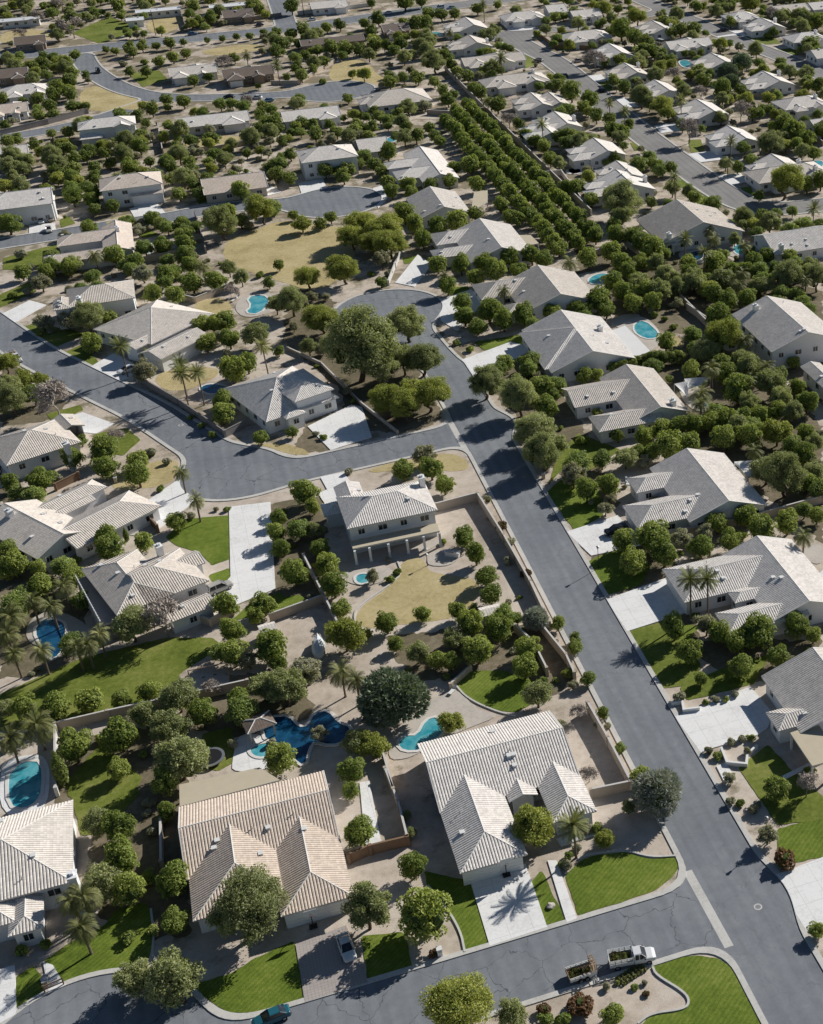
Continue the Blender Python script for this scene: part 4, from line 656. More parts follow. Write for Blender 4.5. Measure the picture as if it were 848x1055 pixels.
m|109.6|258.6|2.98|2|3|l|24
m|103.3|239.2|2.72|0|4|l|25
m|110.5|244.3|3.58|1|4|l|25
m|110.0|238.1|2.82|2|4|l|25
m|109.8|232.4|2.77|3|4|l|25
m|108.9|219.3|2.34|0|2|f|25
m|103.3|207.6|2.88|1|2|f|25
m|94.7|211.0|3.11|0|2|r|5
m|96.2|205.1|4.72|1|2|r|5
m|71.4|227.2|2.63|0|1|f|6
y|108.5|267.7|4.93|0|1|l|24
y|103.1|224.3|3.03|0|1|f|25
c|73.1|250.5|1.24|0|1|l|6
c|73.6|238.3|1.54|0|7|f|6
c|74.8|229.0|1.99|1|7|f|6
c|78.1|234.5|2.37|2|7|f|6
c|77.2|228.0|1.99|3|7|f|6
c|82.2|235.8|2.39|4|7|f|6
c|80.4|227.1|2.98|5|7|f|6
c|85.6|235.2|2.39|6|7|f|6
c|93.0|260.1|1.11|0|5|r|6
c|98.0|259.8|2.4|1|5|r|6
c|89.2|234.9|2.57|2|5|r|6
c|93.0|235.2|2.41|3|5|r|6
c|96.4|234.5|2.41|4|5|r|6
c|100.2|234.6|2.42|0|4|l|25
c|103.6|233.9|2.42|1|4|l|25
c|107.7|234.6|2.44|2|4|l|25
c|116.1|242.7|2.16|3|4|l|25
c|102.8|244.5|3.2|0|3|f|24
c|116.1|251.4|1.84|1|3|f|24
c|121.3|255.6|1.87|2|3|f|24
c|103.8|218.6|2.65|0|4|f|25
c|104.4|214.5|2.3|1|4|f|25
c|114.8|234.9|2.46|2|4|f|25
c|108.8|222.3|2.36|3|4|f|25
c|97.9|275.5|2.31|0|1|b|6
c|85.3|227.8|2.67|0|3|b|5
c|92.2|226.1|2.84|1|3|b|5
c|97.6|225.1|3.02|2|3|b|5
h|83.0|268.7|1.57|0|2|r|7
h|85.1|268.6|1.65|1|2|r|7
h|87.1|269.1|1.73|0|7|b|6
h|89.1|270.1|1.73|1|7|b|6
h|91.1|270.0|1.74|2|7|b|6
h|92.9|269.6|1.74|3|7|b|6
h|94.8|269.4|1.74|4|7|b|6
h|96.8|269.1|1.74|5|7|b|6
h|98.7|268.9|1.74|6|7|b|6
o|59.7|224.0|2.89|0|1|f|6
q|92.3|239.2|2.35|0|3|r|6
q|93.9|243.2|2.8|1|3|r|6
q|100.5|254.1|2.51|2|3|r|6
q|105.8|245.1|2.14|0|2|f|24
q|112.4|250.5|2.32|1|2|f|24
q|94.5|216.2|2.0|0|1|b|5
s|62.7|249.7|0.71|0|3|l|6
s|64.2|248.3|0.74|1|3|l|6
s|66.9|240.7|1.36|2|3|l|6
c|-25.7|235.4|2.44|0|1|r|22
c|-25.2|231.0|2.54|0|3|b|23
c|-19.5|232.9|2.12|1|3|b|23
c|-13.4|237.8|2.17|2|3|b|23
c|-42.2|237.6|2.09|0|1|l|22
c|-42.8|231.5|2.05|0|4|f|22
c|-41.1|232.2|2.65|1|4|f|22
c|-37.4|231.4|1.77|2|4|f|22
c|-36.8|223.7|2.3|3|4|f|22
c|-31.4|224.7|2.32|0|1|l|23
c|3.7|226.2|1.83|0|8|l|20
c|4.7|232.0|1.86|1|8|l|20
c|3.6|220.8|1.8|2|8|l|20
c|4.9|209.9|2.6|3|8|l|20
c|10.4|237.8|2.86|4|8|l|20
c|11.2|233.6|1.57|5|8|l|20
c|10.3|218.2|2.09|6|8|l|20
c|10.6|211.5|2.19|7|8|l|20
c|-7.2|205.6|2.24|0|7|r|23
c|-6.8|197.4|2.18|1|7|r|23
c|-7.1|190.7|2.39|2|7|r|23
c|-2.8|201.5|1.67|3|7|r|23
c|-1.1|203.3|2.52|4|7|r|23
c|-1.4|189.9|2.67|5|7|r|23
c|-0.8|186.4|1.59|6|7|r|23
k|-22.5|237.5|0.5|0|1|b|23
m|-41.0|191.2|1.78|0|4|f|23
m|-22.2|203.9|3.27|1|4|f|23
m|-21.2|180.1|2.26|2|4|f|23
m|-16.2|182.1|3.21|3|4|f|23
b|-17.0|203.3|3.55|0|1|r|23
q|-39.7|200.7|2.0|0|4|l|23
q|-35.5|200.0|2.0|1|4|l|23
q|-34.2|212.5|2.0|2|4|l|23
q|-32.4|218.1|2.26|3|4|l|23
q|-40.9|206.7|2.41|0|3|f|22
q|-40.6|212.1|2.73|1|3|f|22
q|-37.3|215.3|2.0|2|3|f|22
q|-30.3|198.8|2.0|0|3|f|23
q|-28.7|198.8|2.0|1|3|f|23
q|-26.8|201.0|2.14|2|3|f|23
q|-9.2|239.3|2.0|0|1|b|23
s|-15.9|254.3|0.98|0|4|b|23
s|-10.8|241.4|0.94|1|4|b|23
s|-6.2|242.4|0.64|2|4|b|23
s|-4.1|241.4|0.79|3|4|b|23
s|-31.5|233.0|1.2|0|1|r|22
c|10.7|204.2|2.57|0|9|f|20
c|11.0|197.8|2.09|1|9|f|20
c|13.8|190.0|1.09|2|9|f|20
c|17.2|190.2|2.06|3|9|f|20
c|17.6|185.0|1.62|4|9|f|20
c|23.5|191.4|1.53|5|9|f|20
c|29.0|189.7|1.53|6|9|f|20
c|30.0|183.9|2.45|7|9|f|20
c|31.9|190.1|1.12|8|9|f|20
c|36.0|231.3|2.4|0|6|r|20
c|35.3|211.5|2.41|1|6|r|20
c|35.8|204.7|2.06|2|6|r|20
c|35.9|197.7|2.16|3|6|r|20
c|35.3|191.7|1.97|4|6|r|20
c|37.9|184.4|1.24|5|6|r|20
c|23.1|177.7|1.85|0|10|b|0
c|24.9|176.4|1.58|1|10|b|0
c|29.4|176.5|2.91|2|10|b|0
c|33.8|181.1|2.71|3|10|b|0
c|35.5|170.0|2.09|4|10|b|0
c|37.1|174.9|2.13|5|10|b|0
c|43.8|180.3|1.37|6|10|b|0
c|45.2|175.6|1.08|7|10|b|0
c|44.5|173.2|1.47|8|10|b|0
c|44.1|164.7|1.42|9|10|b|0
m|10.4|224.9|1.98|0|1|l|20
m|20.6|180.6|2.13|0|2|f|20
m|26.9|182.1|2.15|1|2|f|20
o|17.7|205.8|1.45|0|1|f|20
y|10.2|188.0|2.96|0|1|f|20
f|42.9|215.0|1.08|0|2|r|20
f|43.0|198.0|1.05|1|2|r|20
s|31.7|213.8|0.76|0|6|r|20
s|43.0|225.5|0.95|1|6|r|20
s|41.1|203.1|1.04|2|6|r|20
s|43.0|209.4|1.06|3|6|r|20
s|38.1|190.8|0.71|4|6|r|20
s|40.1|191.7|0.57|5|6|r|20
s|3.4|203.5|0.71|0|5|f|20
s|6.6|205.7|0.75|1|5|f|20
s|21.3|212.2|0.74|2|5|f|20
s|20.4|205.6|0.87|3|5|f|20
s|21.9|207.2|0.88|4|5|f|20
a|40.6|182.1|2.19|0|1|r|20
c|60.6|218.1|2.53|0|3|l|5
c|65.4|218.6|2.23|1|3|l|5
c|61.4|198.8|2.08|2|3|l|5
c|60.6|191.1|2.75|0|6|f|5
c|66.4|196.7|3.27|1|6|f|5
c|66.6|191.4|2.78|2|6|f|5
c|73.6|191.7|2.65|3|6|f|5
c|79.3|197.9|2.57|4|6|f|5
c|79.2|191.3|2.52|5|6|f|5
c|84.9|197.8|2.74|0|2|r|5
c|100.8|205.2|2.22|1|2|r|5
c|85.4|192.1|2.69|0|3|b|4
c|90.9|192.7|2.42|1|3|b|4
c|97.5|194.0|1.84|2|3|b|4
c|60.6|170.4|2.43|0|3|l|4
c|60.7|164.0|2.37|1|3|l|4
c|67.1|166.3|2.41|2|3|l|4
c|69.0|163.4|2.24|0|4|f|4
c|72.5|163.9|2.94|1|4|f|4
c|79.5|163.7|2.43|2|4|f|4
c|81.2|161.2|1.61|3|4|f|4
o|62.2|211.9|1.56|0|4|l|5
o|64.5|215.4|1.32|1|4|l|5
o|66.7|221.3|1.35|2|4|l|5
o|75.2|226.3|1.53|3|4|l|5
q|90.2|184.2|2.0|0|1|b|4
p|65.3|175.2|1.9|0|2|l|4
p|67.9|174.1|1.91|1|2|l|4
s|61.1|216.8|0.79|0|4|l|5
s|69.0|220.2|0.67|1|4|l|5
s|67.6|213.4|0.61|2|4|l|5
s|72.4|212.1|1.28|3|4|l|5
s|66.1|175.0|0.83|0|2|l|4
s|63.4|165.9|0.63|1|2|l|4
c|-38.4|189.2|2.03|0|6|f|23
c|-34.0|187.2|2.53|1|6|f|23
c|-29.0|187.4|2.42|2|6|f|23
c|-24.8|175.7|3.18|3|6|f|23
c|-24.5|186.4|1.79|4|6|f|23
c|-20.3|186.5|2.06|5|6|f|23
c|-31.1|175.7|2.67|0|1|b|2
c|-25.4|169.6|1.91|0|5|l|1
c|-22.2|146.7|1.2|1|5|l|1
c|-19.0|163.9|2.36|2|5|l|1
c|-19.4|157.9|1.5|3|5|l|1
c|-19.0|143.2|2.27|4|5|l|1
c|-13.0|176.9|2.25|0|3|b|1
c|-7.6|178.3|2.03|1|3|b|1
c|-3.3|162.5|2.64|2|3|b|1
m|-17.7|175.5|2.96|0|5|b|1
m|-16.8|165.9|3.56|1|5|b|1
m|-14.1|168.7|1.94|2|5|b|1
m|-0.5|177.3|3.32|3|5|b|1
m|7.3|162.2|2.19|4|5|b|1
m|-3.7|180.2|2.82|0|1|r|23
b|-11.4|184.8|1.55|0|1|f|23
q|-39.4|178.8|2.41|0|2|b|2
q|-35.8|180.5|2.93|1|2|b|2
k|-33.1|171.2|1.09|0|1|b|2
s|-41.3|182.7|0.99|0|2|b|2
s|-33.1|178.7|0.84|1|2|b|2
s|-17.4|170.5|0.8|0|3|b|1
s|-9.5|170.7|0.89|1|3|b|1
s|-3.9|168.8|0.89|2|3|b|1
s|-38.1|200.5|0.69|0|4|f|23
s|-27.9|179.3|1.03|1|4|f|23
s|-24.6|180.7|0.71|2|4|f|23
s|-24.0|182.3|0.93|3|4|f|23
n|14.1|167.5|4.86|0|1|l|0
y|10.1|160.2|2.18|0|1|l|0
y|21.7|161.7|1.98|0|2|b|0
y|41.7|167.6|1.04|1|2|b|0
o|3.4|181.3|2.99|0|2|b|1
o|3.0|166.9|1.48|1|2|b|1
q|8.1|176.2|2.55|0|1|f|20
q|9.9|173.3|2.0|0|1|l|0
m|35.3|162.3|2.28|0|1|b|0
c|5.2|153.0|1.4|0|4|r|1
c|6.0|156.3|2.14|1|4|r|1
c|5.0|143.2|2.24|2|4|r|1
c|9.9|124.2|3.31|3|4|r|1
c|43.7|156.1|1.13|0|3|r|0
c|43.6|147.7|1.02|1|3|r|0
c|44.1|140.5|1.53|2|3|r|0
c|60.4|158.0|1.42|0|3|l|3
c|66.9|157.5|2.21|1|3|l|3
c|73.5|157.8|2.36|2|3|l|3
c|61.0|130.5|2.08|0|2|f|3
c|55.5|106.1|1.24|1|2|f|3
b|40.4|157.7|1.5|0|2|r|0
b|37.5|143.5|1.41|1|2|r|0
b|64.9|129.2|2.08|0|1|f|3
a|44.8|134.6|2.86|0|1|r|0
o|56.0|135.9|1.06|0|2|l|3
o|75.1|155.0|1.9|1|2|l|3
o|28.4|180.4|1.35|0|2|b|0
o|41.5|164.4|1.03|1|2|b|0
s|37.0|156.6|1.0|0|7|r|0
s|34.4|134.1|0.92|1|7|r|0
s|35.6|133.9|0.8|2|7|r|0
s|36.0|134.1|0.69|3|7|r|0
s|35.2|133.8|0.68|4|7|r|0
s|42.4|154.7|0.65|5|7|r|0
s|43.7|153.8|0.65|6|7|r|0
s|56.1|155.6|1.02|0|12|l|3
s|59.3|153.3|0.71|1|12|l|3
s|55.7|142.8|0.78|2|12|l|3
s|61.0|153.3|0.89|3|12|l|3
s|56.6|141.2|0.96|4|12|l|3
s|62.4|152.9|0.66|5|12|l|3
s|59.4|143.6|0.68|6|12|l|3
s|64.3|153.4|0.67|7|12|l|3
s|61.0|143.5|0.69|8|12|l|3
s|60.8|140.6|0.78|9|12|l|3
s|62.5|143.3|0.74|10|12|l|3
s|70.1|155.3|0.94|11|12|l|3
c|-25.4|156.2|2.49|0|3|r|2
c|-25.1|149.6|2.74|1|3|r|2
c|-24.7|144.0|2.15|2|3|r|2
c|-19.4|136.6|2.09|0|1|f|1
m|-24.5|128.7|2.59|0|1|f|2
m|-19.2|124.9|3.55|0|2|f|1
m|-10.6|131.8|5.15|1|2|f|1
q|-31.1|142.2|2.0|0|3|r|2
q|-29.8|137.0|2.25|1|3|r|2
q|-29.6|142.2|2.51|2|3|r|2
s|-29.4|152.8|0.86|0|4|r|2
s|-25.2|152.8|1.11|1|4|r|2
s|-25.3|137.4|1.04|2|4|r|2
s|-22.3|137.6|0.79|3|4|r|2
s|-37.8|140.2|0.93|0|2|f|2
s|-34.9|140.3|0.83|1|2|f|2
m|3.5|128.0|3.54|0|1|r|1
m|11.6|145.8|0.92|0|2|l|0
m|11.7|142.0|0.9|1|2|l|0
m|16.5|106.8|1.93|0|1|f|0
c|10.5|134.5|1.96|0|2|f|0
c|27.8|103.2|1.65|1|2|f|0
y|27.0|134.4|2.9|0|1|f|0
y|10.1|108.8|4.5|0|1|f|1
f|10.3|120.9|0.7|0|1|r|1
f|20.6|107.7|0.79|0|3|f|0
f|24.9|106.5|1.77|1|3|f|0
f|32.7|105.6|0.44|2|3|f|0
p|31.4|130.1|1.9|0|1|r|0|6.3
y|35.7|130.6|1.45|0|1|r|0
m|40.6|135.3|1.15|0|1|r|0
o|54.5|131.8|0.79|0|2|f|3
o|56.1|122.8|1.56|1|2|f|3
f|56.6|118.5|1.75|0|1|f|3
s|20.5|106.2|0.97|0|10|f|0
s|29.2|129.5|0.57|1|10|f|0
s|22.1|105.5|1.17|2|10|f|0
s|29.8|128.9|0.88|3|10|f|0
s|30.4|130.4|0.67|4|10|f|0
s|32.1|131.4|0.67|5|10|f|0
s|28.6|108.3|0.6|6|10|f|0
s|30.0|108.3|0.4|7|10|f|0
s|31.8|106.9|0.56|8|10|f|0
s|33.1|107.1|0.44|9|10|f|0
s|55.5|131.1|0.81|0|4|f|3
s|56.9|129.1|0.8|1|4|f|3
s|58.0|130.0|0.63|2|4|f|3
s|67.4|133.2|0.85|3|4|f|3
r|104.2|360.4|2.51|0|3|f|28
r|104.8|355.2|2.63|1|3|f|28
r|104.6|350.0|2.63|2|3|f|28
r|104.2|385.5|2.66|0|6|l|28
r|104.3|380.3|2.71|1|6|l|28
r|98.3|356.6|2.74|2|6|l|28
r|104.5|375.5|2.31|3|6|l|28
r|104.4|370.5|2.41|4|6|l|28
r|104.6|365.7|2.71|5|6|l|28
r|104.4|390.3|2.36|0|1|f|71
r|104.5|395.0|2.39|0|1|l|71
r|98.1|421.1|2.45|0|13|f|30
r|98.5|416.0|2.73|1|13|f|30
r|98.1|411.1|2.37|2|13|f|30
r|103.8|429.6|2.61|3|13|f|30
r|98.4|406.2|2.52|4|13|f|30
r|103.9|424.6|2.44|5|13|f|30
r|98.5|401.2|2.5|6|13|f|30
r|104.1|419.8|2.37|7|13|f|30
r|98.3|396.0|2.75|8|13|f|30
r|104.5|414.9|2.7|9|13|f|30
r|104.0|409.8|2.72|10|13|f|30
r|104.5|404.7|2.54|11|13|f|30
r|104.6|399.8|2.69|12|13|f|30
r|98.0|456.5|2.31|0|14|l|30
r|97.8|451.4|2.73|1|14|l|30
r|98.0|446.3|2.65|2|14|l|30
r|97.9|441.4|2.62|3|14|l|30
r|104.2|463.9|2.39|4|14|l|30
r|103.6|459.1|2.32|5|14|l|30
r|98.2|436.2|2.6|6|14|l|30
r|98.0|431.1|2.65|7|14|l|30
r|104.1|454.1|2.46|8|14|l|30
r|98.0|425.9|2.65|9|14|l|30
r|104.1|449.3|2.68|10|14|l|30
r|103.7|444.6|2.74|11|14|l|30
r|103.9|439.5|2.52|12|14|l|30
r|103.9|434.5|2.67|13|14|l|30
r|103.6|479.1|2.64|0|3|l|31
r|103.7|474.0|2.54|1|3|l|31
r|104.1|469.1|2.72|2|3|l|31
r|104.0|484.3|2.32|0|1|f|32
r|98.0|482.0|2.61|0|4|l|32
r|103.7|499.9|2.44|1|4|l|32
r|104.0|494.6|2.45|2|4|l|32
r|103.5|489.6|2.45|3|4|l|32
r|92.6|345.0|2.61|0|3|b|8
r|98.7|351.8|2.75|1|3|b|8
r|98.4|347.0|2.34|2|3|b|8
r|92.4|370.1|2.59|0|10|r|9
r|92.6|365.3|2.31|1|10|r|9
r|92.6|360.3|2.65|2|10|r|9
r|98.5|381.1|2.73|3|10|r|9
r|98.4|376.3|2.68|4|10|r|9
r|92.6|355.3|2.6|5|10|r|9
r|98.2|371.6|2.71|6|10|r|9
r|92.7|350.1|2.38|7|10|r|9
r|98.7|366.7|2.51|8|10|r|9
r|98.4|361.6|2.41|9|10|r|9
r|91.7|453.4|2.58|0|10|r|11
r|91.7|448.3|2.55|1|10|r|11
r|91.9|443.6|2.7|2|10|r|11
r|97.8|461.5|2.6|3|10|r|11
r|92.3|438.5|2.74|4|10|r|11
r|91.9|433.5|2.57|5|10|r|11
r|92.3|428.6|2.59|6|10|r|11
r|92.4|423.6|2.67|7|10|r|11
r|92.2|418.6|2.45|8|10|r|11
r|91.9|413.8|2.58|9|10|r|11
r|91.7|478.4|2.44|0|8|b|11
r|91.7|473.4|2.74|1|8|b|11
r|92.1|468.4|2.71|2|8|b|11
r|91.8|463.5|2.74|3|8|b|11
r|91.8|458.6|2.49|4|8|b|11
r|98.0|476.8|2.46|5|8|b|11
r|97.7|471.7|2.59|6|8|b|11
r|98.1|466.5|2.59|7|8|b|11
r|91.8|483.7|2.43|0|3|r|40
r|97.5|492.3|2.68|1|3|r|40
r|98.0|487.3|2.53|2|3|r|40
r|92.0|408.9|2.67|0|2|r|10
r|92.2|404.0|2.43|1|2|r|10
g|131.2|300.6|2.02|0|5|f|27
g|134.0|302.5|2.61|1|5|f|27
g|140.4|306.5|2.46|2|5|f|27
g|143.7|303.8|2.43|3|5|f|27
g|147.0|310.2|2.12|4|5|f|27
s|128.4|286.7|0.63|0|4|b|24
s|131.4|291.7|0.73|1|4|b|24
s|132.1|282.0|0.71|2|4|b|24
s|139.4|288.2|0.86|3|4|b|24
q|124.8|295.8|2.56|0|1|b|24
g|118.3|331.8|1.74|0|3|f|26
g|120.7|308.4|2.41|1|3|f|26
g|128.6|318.6|2.46|2|3|f|26
y|118.7|301.6|2.64|0|1|f|26
s|107.0|319.9|0.64|0|5|f|26
s|108.3|318.4|1.18|1|5|f|26
s|108.4|308.5|1.05|2|5|f|26
s|108.2|300.1|1.03|3|5|f|26
s|119.6|327.4|0.98|4|5|f|26
g|125.3|285.8|1.73|0|8|b|24
g|126.4|283.4|1.94|1|8|b|24
g|132.9|289.9|1.75|2|8|b|24
g|130.3|283.4|2.26|3|8|b|24
g|134.5|292.7|2.41|4|8|b|24
g|138.6|290.6|2.07|5|8|b|24
g|136.2|283.1|2.33|6|8|b|24
g|136.3|279.9|2.27|7|8|b|24
s|116.4|253.5|0.66|0|2|f|24
s|118.7|254.9|0.8|1|2|f|24
o|109.0|340.5|1.62|0|4|l|26
o|117.3|344.6|2.12|1|4|l|26
o|123.0|359.6|1.61|2|4|l|26
o|117.2|340.1|1.33|3|4|l|26
s|115.6|296.5|0.79|0|6|l|24
s|114.8|287.7|0.73|1|6|l|24
s|115.7|289.0|0.86|2|6|l|24
s|123.4|299.5|1.11|3|6|l|24
s|120.3|285.9|0.69|4|6|l|24
s|119.9|284.4|0.69|5|6|l|24
s|143.5|306.8|0.73|0|2|f|27
s|142.6|301.9|0.81|1|2|f|27
o|127.2|288.3|1.71|0|4|b|24
o|129.5|291.0|1.6|1|4|b|24
o|132.6|285.8|2.08|2|4|b|24
o|137.6|287.2|1.66|3|4|b|24
q|141.3|292.2|2.0|0|1|f|27
s|111.8|333.0|0.8|0|1|l|26
y|99.3|304.0|1.94|0|1|b|7
g|106.3|330.0|1.85|0|1|l|26
g|131.9|313.1|1.93|0|4|l|27
g|139.2|323.3|2.04|1|4|l|27
g|146.0|334.5|2.37|2|4|l|27
g|135.0|306.9|2.75|3|4|l|27
g|100.4|231.2|2.35|0|1|l|25
s|98.2|245.3|0.71|0|2|r|6
s|102.5|250.5|0.9|1|2|r|6
g|91.5|266.1|2.24|0|2|b|6
g|103.4|270.7|2.59|1|2|b|6
g|96.1|239.3|2.3|0|1|r|6
s|90.6|221.1|0.66|0|2|b|5
s|92.5|219.8|1.11|1|2|b|5
q|113.1|265.1|2.55|0|1|l|24
g|101.8|202.0|2.58|0|1|r|5
m|110.0|254.2|3.24|0|1|f|24
g|105.6|277.7|2.71|0|1|l|24
o|105.4|273.0|1.84|0|1|l|24
o|114.7|248.3|1.3|0|1|l|25
o|106.5|212.7|1.32|0|3|f|25
o|106.2|210.9|1.23|1|3|f|25
o|112.7|224.2|1.28|2|3|f|25
m|96.6|229.2|2.99|0|1|b|5
s|97.5|214.0|0.99|0|3|r|5
s|92.6|198.1|0.81|1|3|r|5
s|104.5|212.0|0.62|2|3|r|5
s|107.6|215.2|0.76|0|1|f|25
s|57.9|262.8|0.62|0|4|f|7
s|67.7|270.1|0.99|1|4|f|7
s|62.6|251.1|0.96|2|4|f|7
s|65.6|257.8|0.81|3|4|f|7
g|61.7|228.5|2.6|0|2|f|6
g|67.2|228.8|2.3|1|2|f|6
o|57.2|248.3|1.89|0|2|f|7
o|65.1|269.2|1.41|1|2|f|7
g|58.3|277.2|2.3|0|2|l|7
g|64.4|274.6|2.44|1|2|l|7
o|65.9|271.5|1.44|0|1|l|7
g|66.3|261.5|1.77|0|2|f|7
g|68.2|264.6|2.51|1|2|f|7
s|-43.2|220.6|1.07|0|3|f|22
s|-40.3|225.4|1.03|1|3|f|22
s|-35.3|227.0|1.06|2|3|f|22
g|-40.6|218.3|2.65|0|3|f|22
g|-39.1|221.9|2.17|1|3|f|22
g|-33.4|229.5|2.5|2|3|f|22
g|-31.8|204.0|2.13|0|1|f|23
s|-37.2|201.8|0.68|0|2|l|23
s|-37.0|219.3|1.02|1|2|l|23
g|-30.1|216.8|1.98|0|1|l|23
s|-24.4|160.8|0.61|0|6|l|1
s|-22.1|173.3|0.69|1|6|l|1
s|-22.0|160.3|0.77|2|6|l|1
s|-21.8|162.2|1.02|3|6|l|1
s|-21.5|156.0|1.07|4|6|l|1
s|-20.3|172.9|1.03|5|6|l|1
g|-7.5|175.3|2.38|0|1|b|1
s|1.7|203.6|0.62|0|9|l|20
s|5.7|236.4|0.79|1|9|l|20
s|3.4|216.3|0.77|2|9|l|20
s|5.9|223.3|0.69|3|9|l|20
s|6.2|215.8|1.0|4|9|l|20
s|8.9|215.3|0.78|5|9|l|20
s|10.8|227.6|0.78|6|9|l|20
s|10.2|214.5|0.96|7|9|l|20
s|12.0|227.0|0.66|8|9|l|20
g|7.6|225.8|2.38|0|1|l|20
s|-46.1|305.3|0.96|0|3|b|21
s|-46.0|317.9|1.15|1|3|b|21
s|-38.0|301.1|0.89|2|3|b|21
g|-39.6|304.7|2.62|0|1|b|21
m|-28.5|158.8|2.43|0|2|r|2
m|-27.7|146.1|2.83|1|2|r|2
s|17.7|328.3|0.89|0|16|b|19
s|19.4|337.2|0.61|1|16|b|19
s|21.9|348.7|0.83|2|16|b|19
s|19.1|325.2|1.15|3|16|b|19
s|22.1|347.2|0.91|4|16|b|19
s|21.8|336.9|0.82|5|16|b|19
s|23.6|344.4|0.81|6|16|b|19
s|23.7|337.9|0.79|7|16|b|19
s|24.4|328.1|0.8|8|16|b|19
s|20.9|299.8|0.6|9|16|b|19
s|25.5|323.5|0.97|10|16|b|19
s|24.6|310.2|0.83|11|16|b|19
s|25.3|314.0|0.6|12|16|b|19
s|27.2|323.6|0.64|13|16|b|19
s|27.6|313.2|1.01|14|16|b|19
s|29.2|309.0|1.2|15|16|b|19
o|25.1|281.8|1.25|0|10|r|19
o|33.9|310.9|2.19|1|10|r|19
o|34.5|308.1|1.21|2|10|r|19
o|35.4|298.5|2.01|3|10|r|19
o|32.5|274.1|1.36|4|10|r|19
o|38.8|303.2|1.26|5|10|r|19
o|37.6|276.2|1.73|6|10|r|19
o|38.5|279.9|1.98|7|10|r|19
o|40.6|277.9|1.57|8|10|r|19
o|41.5|275.0|1.9|9|10|r|19
s|27.7|305.8|0.91|0|14|r|19
s|27.1|301.3|1.02|1|14|r|19
s|25.6|278.2|0.96|2|14|r|19
s|29.5|279.9|0.67|3|14|r|19
s|34.7|304.2|0.88|4|14|r|19
s|31.3|278.8|0.77|5|14|r|19
s|36.0|305.4|0.82|6|14|r|19
s|35.9|301.5|1.12|7|14|r|19
s|33.5|278.5|0.98|8|14|r|19
s|37.3|295.5|0.99|9|14|r|19
s|35.8|280.5|0.62|10|14|r|19
s|39.6|293.7|1.0|11|14|r|19
s|40.2|295.7|0.76|12|14|r|19
s|40.0|276.2|1.05|13|14|r|19
o|18.7|322.7|1.35|0|4|b|19
o|25.4|340.7|1.76|1|4|b|19
o|23.3|306.4|1.85|2|4|b|19
o|29.1|339.4|1.33|3|4|b|19
s|76.6|156.1|0.68|0|3|b|3
s|79.2|158.9|0.78|1|3|b|3
s|79.2|156.1|0.96|2|3|b|3
s|18.1|178.5|0.7|0|6|b|0
s|23.7|174.6|0.69|1|6|b|0
s|31.0|180.2|0.72|2|6|b|0
s|35.3|177.4|0.87|3|6|b|0
s|37.7|167.7|0.92|4|6|b|0
s|39.5|167.3|0.67|5|6|b|0
g|35.4|184.1|2.3|0|1|f|20
o|5.9|485.1|2.09|0|4|f|44
o|6.9|489.6|1.63|1|4|f|44
o|8.3|482.4|2.01|2|4|f|44
o|12.9|508.6|2.2|3|4|f|44
m|1.5|476.0|3.67|0|2|f|44
m|18.7|486.9|2.6|1|2|f|44
s|3.0|528.3|1.05|0|1|l|44
y|-34.6|510.9|2.85|0|3|l|43
y|-33.5|507.6|1.9|1|3|l|43
y|-26.3|537.9|2.17|2|3|l|43
g|12.2|531.4|2.72|0|3|b|44
g|19.7|538.0|2.7|1|3|b|44
g|23.8|538.6|2.57|2|3|b|44
g|-29.2|563.2|2.02|0|2|b|43
g|-15.6|538.3|2.74|1|2|b|43
g|-43.8|557.5|2.09|0|1|r|47
y|-33.8|604.1|2.19|0|2|r|45
y|-32.9|587.2|2.22|1|2|r|45
y|-9.6|505.6|2.02|0|2|r|43
y|-7.4|550.8|1.99|1|2|r|43
o|-36.2|516.6|1.46|0|2|l|43
o|-23.5|531.9|1.7|1|2|l|43
c|-56.9|584.1|2.53|0|1|b|47
o|-14.6|530.9|1.7|0|6|r|43
o|-11.9|488.1|1.64|1|6|r|43
o|-8.5|546.7|1.65|2|6|r|43
o|-8.8|515.0|1.89|3|6|r|43
o|-8.3|521.8|1.28|4|6|r|43
o|-6.8|508.2|2.06|5|6|r|43
g|-12.6|390.7|2.65|0|6|r|16
g|-8.6|394.2|1.8|1|6|r|16
g|-6.2|407.4|2.75|2|6|r|16
g|-7.4|381.0|2.07|3|6|r|16
g|-6.1|370.9|2.19|4|6|r|16
g|-1.3|401.7|2.31|5|6|r|16
s|20.7|458.7|1.03|0|3|b|13
s|23.8|479.1|0.86|1|3|b|13
s|21.8|455.4|0.98|2|3|b|13
g|27.3|531.5|2.64|0|2|r|44
g|26.3|488.2|1.81|1|2|r|44
s|30.4|460.8|0.65|0|1|r|13
o|17.2|460.4|1.48|0|5|b|13
o|18.5|458.8|1.4|1|5|b|13
o|20.1|467.4|1.26|2|5|b|13
o|26.0|469.5|1.25|3|5|b|13
o|29.1|471.7|1.97|4|5|b|13
m|-7.1|457.3|2.99|0|2|r|14
m|0.9|450.0|3.66|1|2|r|14
s|-47.5|455.8|0.62|0|2|b|15
s|-40.6|474.3|1.13|1|2|b|15
g|-1.9|510.5|1.79|0|3|l|44
g|0.2|519.4|2.04|1|3|l|44
g|1.9|502.5|1.87|2|3|l|44
o|31.4|484.4|2.09|0|3|l|39
o|35.4|513.3|1.35|1|3|l|39
o|35.6|508.5|1.66|2|3|l|39
g|10.1|468.2|1.93|0|1|b|13
y|-22.7|501.2|2.93|0|1|f|43
y|11.6|489.8|2.59|0|2|f|44
y|17.5|482.2|1.9|1|2|f|44
y|-49.9|639.5|2.2|0|1|r|46
o|21.7|529.7|1.96|0|4|r|44
o|26.0|503.7|1.23|1|4|r|44
